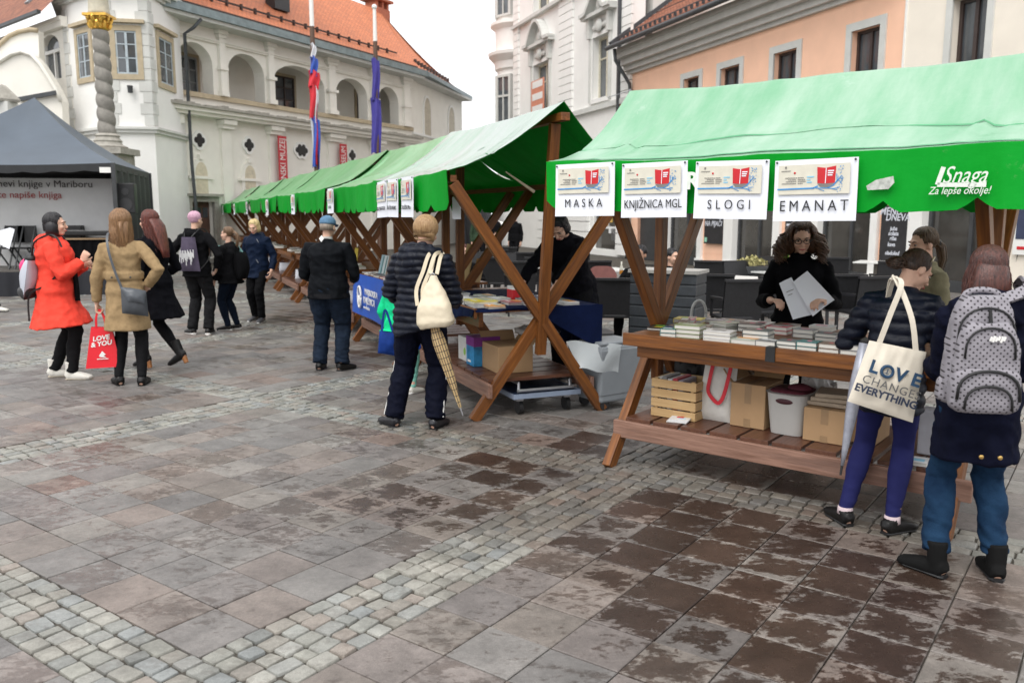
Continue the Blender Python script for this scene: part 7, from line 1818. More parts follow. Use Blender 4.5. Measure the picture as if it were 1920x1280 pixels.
# boards and posters on the shop fronts
def board(px0, px1, py0, py1, label, lines, cat='chalkboard', m=None, ink=None, out=.06):
    a, b = sx(px0), sx(px1); z1 = sz((px0 + px1) / 2, py0); z0 = sz((px0 + px1) / 2, py1)
    q = Q0 + DR * ((a + b) / 2); t = thing(cat.replace(' ', '_'), label, cat, (q.x, q.y, 0), RZ)
    w = b - a; mb = MB(); mb.b2(-w / 2, w / 2, -out - .03, -out, z0, z1); mb.build('panel', m or mat('chalkboard_black', (.022, .021, .023), .6, var=.3), t)
    for body, u, v, sz_, c in lines:
        if body == '#':
            mb = MB(); mb.b2((u - .5) * w, (u - .5 + sz_[0]) * w, -out - .036, -out - .031, z0 + (z1 - z0) * v, z0 + (z1 - z0) * (v + sz_[1])); mb.build('printed_patch', c, t)
        else: text('lettering', body, sz_, c, t, ((u - .5) * w, -out - .033, z0 + (z1 - z0) * v), ext=.002, bold=.003, shear=.15)
    return t
CH = mat('chalk', (.62, .64, .70), .8, var=.2, scale=40)
board(1325, 1359, 385, 457, 'chalkboard with big white chalk words between two white pilasters', [('ALE JE', .5, .83, .24, CH), ('NA PIJAČI', .5, .52, .22, CH), ('#', .03, .04, (.14, .12), mat('mint_sticker', (.3, .6, .45), .6))])
board(1657, 1707, 385, 500, 'tall black menu chalkboard beside the cream house', [('MENU', .35, .90, .24, CH), ('DNEVA', .62, .80, .22, CH), ('juha', .5, .62, .13, CH), ('solata', .5, .54, .13, CH), ('riba', .5, .46, .13, CH), ('kava', .45, .36, .13, CH), ('sladoled', .5, .22, .13, CH)])
board(1477, 1491, 385, 455, 'small dark menu board on the salmon pier', [('#', .2, .6, (.6, .06), CH), ('#', .2, .45, (.5, .06), CH)], 'menu board')
board(1493, 1507, 392, 425, 'small white poster beside the menu board', [('#', .2, .3, (.6, .4), mat('green_print', (.2, .5, .25), .6))], 'poster', m=M_white)
board(1908, 1950, 380, 478, 'poster with a dark picture on the cream wall at the right edge', [('#', .1, .3, (.8, .62), mat('dark_poster', (.04, .05, .10), .4)), ('#', .2, .1, (.5, .06), M_red)], 'poster', m=M_white)

# ================================================================== cafe furniture
def cafe_chair():
    t = thing('cafe_chair', 'dark grey cafe chair', 'chair')
    m = mat('dark_rattan', (.012, .012, .014), .5, var=.25, scale=30, bump=.3, bscale=90)
    mb = MB(); mb.b2(-.23, .23, -.22, .22, .42, .46); mb.build('seat', m, t, bevel=.01)
    mb = MB(); mb.grid(lambda u, v: V3(-.235 + .47 * u, .20 + .08 * v - .03 * math.sin(math.pi * u), .44 + .46 * v), 8, 6); mb.grid(lambda u, v: V3(-.235 + .47 * u, .235 + .08 * v - .03 * math.sin(math.pi * u), .44 + .46 * v), 8, 6, flip=True); mb.beam((-.24, .30, .90), (.24, .30, .90), .05, .03); mb.build('backrest', m, t, smooth=.8)
    for x in (-.21, .21):
        for y0, y1 in ((-.2, -.2), (.24, .2)):
            mb = MB(); mb.beam((x, y0, 0), (x, y1, .43), .035, .035, side=(1, 0, 0)); mb.build('leg', m, t)
        mb = MB(); mb.beam((x * 1.12, -.2, .66), (x * 1.12, .25, .68), .045, .03); mb.beam((x * 1.1, -.19, .43), (x * 1.12, -.19, .65), .03, .03); mb.build('armrest', m, t)
    return t
def cafe_table():
    t = thing('cafe_table', 'cafe table', 'table')
    mb = MB(); mb.b2(-.38, .38, -.38, .38, .71, .74); mb.build('table_top', mat('pale_table_top', (.62, .62, .60), .35, var=.06), t, bevel=.006)
    mb = MB(); mb.b2(-.05, .05, -.05, .05, .03, .71); mb.build('column', mat('taupe_metal', (.14, .125, .11), .5), t); mb = MB(); mb.b2(-.25, .25, -.25, .25, 0, .03); mb.build('base', M_dark, t)
    return t
CG = 'dark cafe chairs in front of the shops'; TG = 'pale cafe tables in front of the shops'
chairs = [ # px, py of the feet, turn, words
    (1150, 655, 175, 'big dark cafe chair with its back to the camera beside the hanging white plastic sheet'), (1335, 640, 170, 'dark cafe chair just left of the curved white handle on the book table'),
    (1420, 645, 200, 'dark armchair between the white handle and the curly haired woman'), (1610, 648, 190, 'dark cafe chair right of the curly haired woman'), (1395, 596, 20, 'dark cafe chair in front of the green bush planter'),
    (1330, 588, 160, 'dark cafe chair under the chalkboard with big chalk words'), (975, 590, 185, 'dark cafe chair behind the near stall, left of the man in black'), (950, 566, 10, 'dark cafe chair left of the man in black, farther back'),
    (990, 556, 175, 'dark cafe chair just beyond the man in black'), (1110, 588, 190, 'dark cafe chair behind the shoulder of the man in black'), (1280, 575, 100, 'dark cafe chair right of the slatted planter'),
    (1455, 578, 30, 'dark cafe chair below the green bush'), (1560, 575, 160, 'dark cafe chair behind the curly haired woman, by the shop glass'), (925, 545, 200, 'dark cafe chair near the leaning cardboard sheet'), (1660, 590, 170, 'dark cafe chair behind the girl with the tote bag'), (1915, 560, 165, 'dark cafe chair at the right edge by the cream house'),
    (1235, 560, 200, 'dark cafe chair behind the slatted planter'), (935, 575, 170, 'dark cafe chair between the near stall beams, next to the pale table'), (905, 560, 20, 'dark cafe chair behind the cardboard sheets'), (1010, 575, 175, 'dark cafe chair partly hidden by the near stall post'),
    (1375, 660, 185, 'nearest dark cafe chair behind the book table, left of centre'), (1480, 600, 15, 'dark cafe chair under the green bush, facing the shop'), (1570, 640, 175, 'dark cafe chair touching the right sleeve of the curly haired woman'), (1085, 560, 170, 'dark cafe chair by the pink chair'), (960, 535, 160, 'small dark cafe chair far back behind the near stall')]
c0_ = cafe_chair()
for k, (px, py, a, lab) in enumerate(chairs):
    c = c0_ if k == 0 else copy_tree(c0_); c.location = G(px, py); c.rotation_euler = (0, 0, R(a)); tag(c, lab, group=CG)
t0_ = cafe_table()
for k, (px, py, lab) in enumerate(((1115, 625, 'pale cafe table in front of the man in black'), (1135, 585, 'pale cafe table with a bottle right of the man in black'), (1440, 590, 'pale cafe table with a cup behind the white handle'), (985, 575, 'pale cafe table seen under the arm of the man in black'), (1370, 612, 'pale cafe table between the two dark chairs'), (1640, 560, 'pale cafe table behind the girl with the tote bag'))):
    c = t0_ if k == 0 else copy_tree(t0_); c.location = G(px, py); c.rotation_euler = (0, 0, R(12 + 9 * k)); tag(c, lab, group=TG)
q = G(1145, 578); t = thing('pink_chair', 'dusty pink rounded chair among the dark cafe chairs', 'chair', (G(1127, 590)), R(175))
mb = MB(); mb.grid(lambda u, v: V3(-.24 + .48 * u, .22 - .14 * math.sin(math.pi * u) * -1 + .04 * v, .42 + .42 * v * (1 - .35 * (2 * u - 1) ** 4)), 14, 8); mb.grid(lambda u, v: V3(-.24 + .48 * u, .25 - .14 * math.sin(math.pi * u) * -1 + .04 * v, .42 + .42 * v * (1 - .35 * (2 * u - 1) ** 4)), 14, 8, flip=True); mb.build('backrest', mat('dusty_pink', (.25, .10, .09), .6), t, smooth=True)
mb = MB(); mb.loft([(0, 0, .40), (0, 0, .45)], [.24, .24], n=20); mb.build('seat', mat('dusty_pink', (.25, .10, .09), .6), t)
for x in (-.17, .17):
    for y in (-.17, .17): mb = MB(); mb.beam((x, y, 0), (x * .9, y * .9, .41), .03, .03); mb.build('leg', M_dark, t)
q = t0_.location
def on_table(px, py, z=.74): return G(px, py, z)
t = thing('glass_bottle', 'small clear bottle with an amber drink on a cafe table', 'bottle', on_table(1165, 515, .76)); mb = MB(); mb._lathe([(.03, 0), (.03, .1), (.012, .15), (.012, .2)], V3(0, 0, 0), 14, 0); mb.build('bottle', mat('pale_glass', (.5, .48, .42), .1), t, smooth=True); mb = MB(); mb._lathe([(.031, .01), (.031, .07)], V3(0, 0, 0), 14, 0); mb.build('drink', mat('amber_drink', (.4, .16, .02), .2), t)
t = thing('coffee_cup', 'small pink and white cup on a cafe table', 'cup', on_table(1455, 520, .76)); mb = MB(); mb._lathe([(.03, 0), (.04, .1)], V3(0, 0, 0), 14, 0); mb.build('cup', mat('pinkish_white', (.6, .45, .42), .4), t)
for px, py, lab in ((1478, 533, 'white cushion roll on the armchair right of the planter'), ):
    pass
# slatted planter between the stalls
def planter():
    a, b = G(1178, 690), G(1300, 701); d = (b - a); d.z = 0; w = d.length; d.normalize()
    t = thing('slatted_planter', 'tall dark slatted planter on feet between the two stalls', 'planter', a, math.atan2(d.y, d.x))
    m = mat('grey_slats', (.040, .045, .052), .45, var=.2, scale=12); zt = AT(1240, 506, a.y + .1).z
    mb = MB(); n = 8; h = (zt - .12) / n
    for k in range(n): mb.b2(0, w, 0, .4, .1 + k * h + .012, .1 + (k + 1) * h - .004)
    mb.b2(.01, w - .01, .012, .388, .1, zt - .03); mb.build('slats', m, t, bevel=.006)
    mb = MB(); mb.b2(-.02, w + .02, -.02, .42, zt - .02, zt + .015); mb.build('rim', mat('pale_rim', (.34, .33, .31), .5), t)
    for x in (.08, w - .08):
        for y in (.07, .33): mb = MB(); mb.b2(x - .03, x + .03, y - .03, y + .03, 0, .11); mb.build('foot', M_black, t)
planter()
# potted bush and flowers in a dark box by the shop glass
def bush(px, py, y, rx, rz, label, c1, c2, n, seed, name='bush', cat='plant'):
    q = AT(px, py, y); t = thing(name, label, cat, (q.x, y, q.z - rz)); rg = random.Random(seed); mb = MB()
    for k in range(n):
        while True:
            p = V3(rg.uniform(-1, 1), rg.uniform(-1, 1), rg.uniform(-1, 1))
            if p.length < 1: break
        p = V3(p.x * rx * (1 - .4 * max(p.z, 0)), p.y * rx, p.z * rz + rz); s_ = rg.uniform(.02, .04); a, b_ = rg.uniform(0, 6.3), rg.uniform(-1, 1)
        u = V3(math.cos(a), math.sin(a), b_ * .5) * s_; v = V3(-math.sin(a) * .4, math.cos(a) * .4, .8) * s_
        mb.add([p - u, p - v * .6, p + u, p + v * 1.4], [(0, 1, 2, 3)], 0)
    mb.build('foliage', mat(name + '_leaves_%d' % seed, c1, .6, col2=c2, scale=9), t, fixn=False)
    mb = MB()
    for k in range(7): mb.loft([(0, 0, -.1), (rg.uniform(-.5, .5) * rx, rg.uniform(-.5, .5) * rx, rz), (rg.uniform(-.8, .8) * rx, rg.uniform(-.5, .5) * rx, rz * 1.7)], [.008, .005, .002], n=5)
    mb.build('stem', mat('green_stem', (.08, .10, .03), .7), t)
bush(1487, 470, 14.0, .20, .26, 'fresh green bush in the dark planter box by the shop', (.10, .30, .02), (.26, .52, .06), 420, 1)
bush(1410, 492, 14.1, .26, .10, 'pale yellow flowers in the planter box left of the green bush', (.30, .28, .10), (.52, .46, .22), 200, 2, 'flowers', 'flowers')
a = AT(1380, 500, 14.2); b = AT(1520, 500, 14.0); t = thing('planter_box', 'long dark planter box by the shop glass', 'planter', ((a.x + b.x) / 2, 14.1, 0)); w = b.x - a.x; zt = AT(1450, 498, 14.1).z
mb = MB(); mb.b2(-w / 2, w / 2, -.2, .2, .06, zt); mb.build('box', M_dark, t, bevel=.01); mb = MB(); mb.b2(-w / 2 + .02, w / 2 - .02, -.18, .18, zt - .05, zt + .005); mb.build('soil', mat('soil', (.03, .02, .015), .9), t)
# ================================================================== goods on the stalls
M_pages = mat('book_pages', (.62, .60, .55), .8, var=.1, scale=3, stretch=(1, 1, 60))
def book(stall, x, y, z, w, d, h, cover, label, rz=0.0, group=None, n=1, stripe=None, tiltx=0.0, kind='book', pages=M_pages, title=None):
    t = thing(kind, label, 'book', stall_pt(stall, x, y, z), stall.rotation_euler.z + rz, group)
    t.rotation_euler = (tiltx, 0, stall.rotation_euler.z + rz)
    mb = MB(); mb.b2(-w / 2 + .003, w / 2 - .004, -d / 2 + .003, d / 2 - .004, .002, h - .002); mb.build('page_block', pages, t)
    mb = MB(); mb.b2(-w / 2, w / 2, -d / 2, d / 2, h - .002, h + .0015); mb.b2(-w / 2, w / 2, -d / 2, d / 2, 0, .002); mb.b2(-w / 2 - .001, -w / 2 + .003, -d / 2, d / 2, .001, h - .0005); mb.build('cover', cover, t)
    if stripe is None and kind == 'book': q_ = int(abs(x * 977 + y * 331)) % 7; stripe = [(.12, .88, .5, .9, C_[('slate', 'sage', 'orange', 'grey', 'navy', 'white', 'brown')[q_]]), (.15, .7, .18, .3, C_['white' if q_ != 5 else 'black'])]
    if stripe:
        for (u0, u1, v0, v1, m) in stripe:
            mb = MB(); mb.b2(-w / 2 + w * u0, -w / 2 + w * u1, -d / 2 + d * v0, -d / 2 + d * v1, h + .0015, h + .0025); mb.build('cover_print', m, t)
    return t
def cmat(n, c): return mat('cover_' + n, c, .35, var=.12, scale=10)
C_ = {k: cmat(k, v) for k, v in dict(black=(.025, .025, .028), grey=(.20, .20, .20), green=(.20, .26, .10), sage=(.40, .44, .36), white=(.66, .66, .66), slate=(.10, .12, .12), red=(.42, .04, .06), yellow=(.72, .60, .03), pink=(.68, .16, .25), teal=(.04, .16, .16), brown=(.16, .11, .08), lime=(.25, .62, .04), navy=(.02, .04, .12), orange=(.7, .3, .05), lilac=(.32, .30, .36)).items()}
RSt = right_stall
def goods_right():
    g = 'books laid out on the nearest stall'
    Z = .906
    S = lambda *a: [a]
    def pxy(px, py, z=Z):                                    # table place seen at a pixel
        q = G(px, py, z) - Vector((RSt.location.x, RSt.location.y, 0)); return q.x * D1.x + q.y * D1.y, q.x * N1_.x + q.y * N1_.y
    N1_ = Vector((.622, .783, 0))
    spec = [ # px,py,w,d,h,cover,rz,label,stripes
        (1222, 612, .15, .20, .014, 'black', .25, 'black book with green and yellow title at the left end of the table', [(.2, .6, .62, .80, C_['lime']), (.25, .75, .25, .42, C_['yellow'])]),
        (1262, 597, .20, .15, .03, 'yellow', .2, 'bright yellow book with a green spot near the left end of the table', [(.2, .45, .5, .75, C_['lime'])]),
        (1282, 606, .06, .20, .055, 'brown', .35, 'narrow brown stack beside the yellow book', None), (1298, 602, .05, .19, .05, 'pink', .35, 'narrow pink stack beside the yellow book', None),
        (1250, 622, .10, .15, .05, 'teal', .25, 'short teal stack at the front left', None),
        (1294, 618, .17, .12, .078, 'green', .10, 'thick cream paged stack with olive cover', [(.2, .8, .3, .7, C_['sage'])]),
        (1345, 629, .17, .12, .062, 'white', .06, 'stack of white paperbacks with speckled covers', [(.2, .7, .3, .7, C_['grey'])]),
        (1362, 609, .15, .16, .040, 'sage', -.35, 'pale green hardback with a small pink spot', [(.35, .55, .6, .8, C_['pink'])]),
        (1396, 640, .16, .11, .03, 'sage', .05, 'thin pale booklet pile at the front of the table', None),
        (1422, 628, .16, .12, .075, 'slate', .05, 'stack of dark books with a pink spot', [(.4, .6, .5, .75, C_['pink'])]),
        (1408, 612, .15, .12, .05, 'black', .1, 'dark pile with pink spot behind the front row', [(.4, .62, .5, .8, C_['pink'])]),
        (1424, 647, .12, .10, .035, 'grey', .0, 'low low white edged pile, first of the front row', None),
        (1462, 650, .115, .10, .045, 'slate', .0, 'white edged pile, second of the front row', [(.4, .6, .4, .7, C_['red'])]),
        (1500, 653, .115, .10, .05, 'teal', .0, 'white edged pile with dark green cover in the front row', [(.4, .6, .4, .7, C_['pink'])]),
        (1540, 657, .115, .10, .05, 'brown', .0, 'white edged pile with brown cover in the front row', [(.4, .6, .4, .7, C_['red'])]),
        (1580, 662, .12, .10, .055, 'grey', .0, 'last pile of white edged books in the front row', [(.4, .6, .4, .7, C_['pink'])]),
        (1462, 617, .14, .10, .05, 'red', .0, 'dark red pile in the middle row', None), (1510, 623, .13, .10, .05, 'grey', .0, 'grey pink pile in the middle row', [(.3, .7, .4, .6, C_['pink'])]),
        (1552, 630, .13, .10, .045, 'slate', .0, 'dark pile at the right of the middle row', [(.3, .7, .4, .6, C_['red'])]), (1590, 637, .12, .10, .045, 'lilac', .0, 'lilac grey pile beside the quilted sleeve', None),
        (1338, 600, .16, .11, .02, 'lilac', .1, 'flat lilac grey book at the back of the table', None), (1385, 598, .18, .12, .018, 'grey', .05, 'flat grey magazine at the back of the table', [(.4, .6, .4, .7, C_['orange'])]),
        (1440, 601, .20, .12, .018, 'white', .0, 'flat white magazine at the back of the table', [(.5, .8, .3, .6, C_['red'])]), (1490, 606, .15, .11, .02, 'brown', -.05, 'flat brown book at the back in front of the curly haired woman', [(.3, .6, .3, .6, C_['red'])]),
        (1548, 612, .15, .11, .03, 'white', .0, 'white book at the back right of the table', [(.2, .7, .3, .6, C_['pink'])]), (1316, 613, .14, .10, .03, 'brown', .2, 'brown patterned book behind the speckled paperbacks', None)]
    for px, py, w, d, h, c, rz, lab, st in spec:
        x, y = pxy(px, py, Z + h * .6)
        x, y = min(max(x, .12), SPAN - .1), min(max(y, .07 + d / 2), 1.02)
        if h > .035:
            # a pile: several volumes of one title, built as one stack per copy
            n = 2 if h < .06 else 3; hh = h / n
            for k in range(n):
                book(RSt, x + .003 * math.sin(k * 7 + px), y + .003 * math.cos(k * 5 + px), Z + k * (hh + .0015), w, d, hh, C_[c], ('top copy of the ' if k == n - 1 else ('bottom copy of the ' if k == 0 else 'middle copy of the ')) + lab, rz, g, stripe=st if k == n - 1 else None)
        else: book(RSt, x, y, Z, w, d, h, C_[c], lab, rz, g, stripe=st)
    # white curved handle behind the table
    q = AT(1310, 588, 6.35); t = thing('bag_handle_hoop', 'pale curved hoop handle standing behind the books', 'handle', q)
    mb = MB(); mb.loft([(.055 * math.cos(a), 0, .10 * math.sin(a)) for a in [math.pi * k / 14 for k in range(15)]] + [(-.058, 0, -.3)], .011, n=8); mb.loft([(.055, 0, 0), (.058, 0, -.3)], .011, n=8); mb.build('hoop', mat('pale_grey_plastic', (.42, .42, .41), .4), t, smooth=True)
    p = stall_pt(RSt, 1.04, .012, .872); t = thing('black_tape', 'strip of black tape on the table edge of the nearest stall', 'tape', p, RZ1); mb = MB(); mb.b2(-.028, .028, -.004, .003, -.04, .045); mb.b2(-.028, .028, -.003, .05, .044, .047); mb.build('tape', M_black, t)
    # on the lower shelf
    Zs = .3305
    def at_shelf(px, y): 
        d = D1; n = N1_; return ON(px, 700, Vector(RSt.location) + n * y, d)[0]
    x0, x1 = at_shelf(1222, .28), at_shelf(1306, .28)
    t = thing('wooden_crate', 'pale pine slatted crate full of papers on the lower shelf', 'crate', stall_pt(RSt, (x0 + x1) / 2, .42, Zs), RZ1)
    pine = wood('pale_pine', (.52, .35, .17), (.40, .25, .11), .6); w = x1 - x0; hh = .26
    for k in range(4):
        mb = MB(); z0 = k * .066; mb.b2(-w / 2, w / 2, -.14, -.128, z0, z0 + .056); mb.b2(-w / 2, w / 2, .128, .14, z0, z0 + .056); mb.b2(-w / 2, -w / 2 + .012, -.127, .127, z0, z0 + .056); mb.b2(w / 2 - .012, w / 2, -.127, .127, z0, z0 + .056); mb.build('slat', pine, t, bevel=.002)
    mb = MB()
    for sx_ in (-1, 1):
        for sy in (-1, 1): mb.b2(sx_ * (w / 2 - .03) - .012, sx_ * (w / 2 - .03) + .012, sy * .115 - .012, sy * .115 + .012, 0, .258)
    mb.b2(-w / 2 + .012, w / 2 - .012, -.127, .127, 0, .01); mb.build('corner_post', pine, t)
    rr = random.Random(8)
    for k in range(5): mb = MB(); mb.b2(-w / 2 + .02 + k * .04, -w / 2 + .052 + k * .04, -.1, .1, .02, .252 + .015 * rr.random()); o = mb.build('stacked_paper', [M_pages, C_['grey'], C_['white'], C_['red'], C_['lilac']][k], t)
    x0, x1 = at_shelf(1306, .34), at_shelf(1372, .34)
    t = thing('tote_bag', 'white bag with bright red handles standing on the lower shelf', 'bag', stall_pt(RSt, (x0 + x1) / 2, .42, Zs), RZ1); w = x1 - x0
    mb = MB(); pillow(mb, [(-w / 2 + .03, 0, .42), (w / 2 + .01, 0, .42), (w / 2 - .015, -.02, .0), (-w / 2 - .02, -.02, .0)], .055, seed=14, wr=.008); mb.build('bag', mat('off_white_cloth', (.60, .58, .54), .85, bump=.2), t, smooth=True)
    mb = MB(); strap(mb, [(-.01, -.062, .41), (-.03, -.075, .28), (-.035, -.078, .20), (.02, -.08, .14), (.05, -.08, .145), (.075, -.078, .2), (.095, -.07, .3), (.11, -.05, .42)], .024, .005, face=(0, -1, 0)); mb.build('handle', mat('red_webbing', (.55, .015, .03), .6), t)
    def carton(label, px0, px1, y, h, d, rz=0.0, tape=True, flaps=False, m=None, stall=RSt, x=None, w=None, z=Zs):
        if x is None: xa, xb = at_shelf(px0, y), at_shelf(px1, y); x, w = (xa + xb) / 2, xb - xa
        t = thing('cardboard_box', label, 'box', stall_pt(stall, x, y + d / 2, z), stall.rotation_euler.z + rz); mc = m or mat('cardboard', (.40, .25, .13), .8, var=.08, scale=4, bump=.1)
        mb = MB(); mb.b2(-w / 2, w / 2, -d / 2, d / 2, 0, h); mb.build('carton', mc, t, bevel=.003)
        mt = mat('brown_tape', (.30, .19, .10), .35)
        if tape: mb = MB(); mb.b2(-.022, .022, -d / 2 - .0015, -d / 2 - .0003, h * .55, h); mb.b2(-.022, .022, -d / 2 - .0015, -d / 2 - .0003, 0, h * .2); mb.b2(-.022, .022, -d / 2, d / 2, h + .0003, h + .0015); mb.build('tape', mt, t)
        if flaps:
            mb = MB(); mb.beam((-w / 2, 0, h), (-w / 2 - .06, 0, h + .08), .004, d, side=(1, 0, 1)); mb.beam((0, d / 2, h), (0, d / 2 + .05, h + .06), w, .004, side=(1, 0, 0)); mb.build('flap', mc, t)
        return t
    carton('brown cardboard box between the red handled bag and the grey tub', 1372, 1437, .36, .28, .3, flaps=True)
    carton('brown taped cardboard box right of the grey tub', 1511, 1592, .30, .20, .3); carton('brown cardboard box behind the closed grey umbrella', 1592, 1650, .42, .24, .3)
    x0, x1 = at_shelf(1437, .33), at_shelf(1516, .33); w = x1 - x0
    t = thing('plastic_tub', 'pale grey plastic tub with an oval handle hole', 'tub', stall_pt(RSt, (x0 + x1) / 2, .45, Zs), RZ1)
    mb = MB(); mb.loft([(0, 0, 0), (0, 0, .02), (0, 0, .255), (0, 0, .262)], [w * .40, w * .41, w * .49, w * .52], [.12, .125, .155, .165], right=(1, 0, 0), n=32, sq=.45); mb.build('tub', mat('pale_grey_tub', (.44, .43, .41), .5, var=.05), t, smooth=.6)
    mb = MB(); mb.ell((0, -.148, .215), (.055, .010, .018)); mb.build('handle_hole', mat('dark_hole_red', (.05, .006, .012), .6), t, smooth=True)
    mb = MB(); mb.loft([(0, 0, .25), (0, 0, .268)], [w * .45] * 2, [.135] * 2, right=(1, 0, 0), n=24, sq=.5); mb.ell((.03, .04, .265), (.08, .06, .035)); mb.build('contents', mat('maroon_cloth', (.10, .012, .025), .8), t, smooth=True)
    def crumple(label, px, py, y, r, m, seed, name='plastic_bag', cat='bag', stall=RSt, pos=None):
        x = at_shelf(px, y) if pos is None else None; p = stall_pt(stall, x, y, Zs) if pos is None else pos
        t = thing(name, label, cat, p); mb = MB(); mb.ell((0, 0, r[2]), r, nu=36, nv=22)
        mb.v = [tuple(Vector(v) * (1 + .22 * noise.noise(Vector(v) * 14 + V3(seed, 0, 0)) + .10 * noise.noise(Vector(v) * 34))) for v in mb.v]; mb.build('film', m, t, smooth=.5)
    film = mat('clear_film', (.46, .44, .42), .18, var=.2, scale=14)
    crumple('crumpled clear plastic bag behind the grey tub', 1535, 690, .72, (.12, .10, .20), film, 1); crumple('crumpled brownish plastic bag on top of the cardboard box', 1420, 690, .75, (.10, .10, .19), mat('brown_film', (.16, .11, .07), .2, var=.4, scale=16), 2)
    crumple('black bag at the back of the lower shelf above the crate', 1290, 680, .85, (.18, .10, .20), M_black, 3)
    for k in range(3):
        t = thing('paper_parcel', 'flat brown paper parcel on the taped box, ' + ('lowest', 'middle', 'topmost')[k] + ' of three', 'parcel', stall_pt(RSt, at_shelf(1565, .4) + .02 * k, .47, Zs + .205 + k * .028), RZ1 + .1 * k, 'paper parcels on the taped box'); mb = MB(); mb.b2(-.15, .15, -.11, .11, 0, .025); mb.build('parcel', mat('tan_paper', (.38, .30, .22), .7, var=.15, scale=12, bump=.3), t, bevel=.006)
    t = None
    for k in range(3):
        xx = at_shelf(1272, .22); book(RSt, xx + .006 * k, .235 + .004 * k, Zs + k * .007, .13, .10, .006, C_['white'], 'white leaflet with a red and blue print on the lower shelf, ' + ('bottom', 'middle', 'top')[k] + ' of the pile', .25, 'leaflets on the shelf of the nearest stall', kind='leaflet', stripe=[(.3, .65, .55, .85, M_red), (.45, .8, .3, .45, M_teal)] if k == 2 else None)
    xx = at_shelf(1722, .2); book(RSt, min(xx, 1.95), .2, Zs, .16, .12, .02, C_['white'], 'white brochure with a red and blue picture near the feet of the backpack woman', .1, kind='brochure', stripe=[(.1, .5, .4, .9, M_red), (.5, .9, .2, .6, M_teal)])
    t = thing('paper_bag', 'pale paper bag on the lower shelf behind the blue leggings', 'bag', stall_pt(RSt, 1.86, .45, Zs), RZ1); mb = MB(); mb.b2(-.09, .09, -.06, .06, 0, .26); mb.build('bag', mat('pale_paper', (.5, .5, .54), .7), t, bevel=.01)
    t = thing('violet_flower', 'small violet scrap on the slabs between the two pairs of legs', 'scrap', G(1800, 930)); mb = MB(); mb.ell((0, 0, .02), (.02, .02, .025)); mb.v = [tuple(Vector(v) * (1 + .4 * noise.noise(Vector(v) * 90))) for v in mb.v]; mb.build('scrap', mat('violet', (.12, .03, .30), .6), t)
    return carton, crumple, film
carton, crumple, film = goods_right()

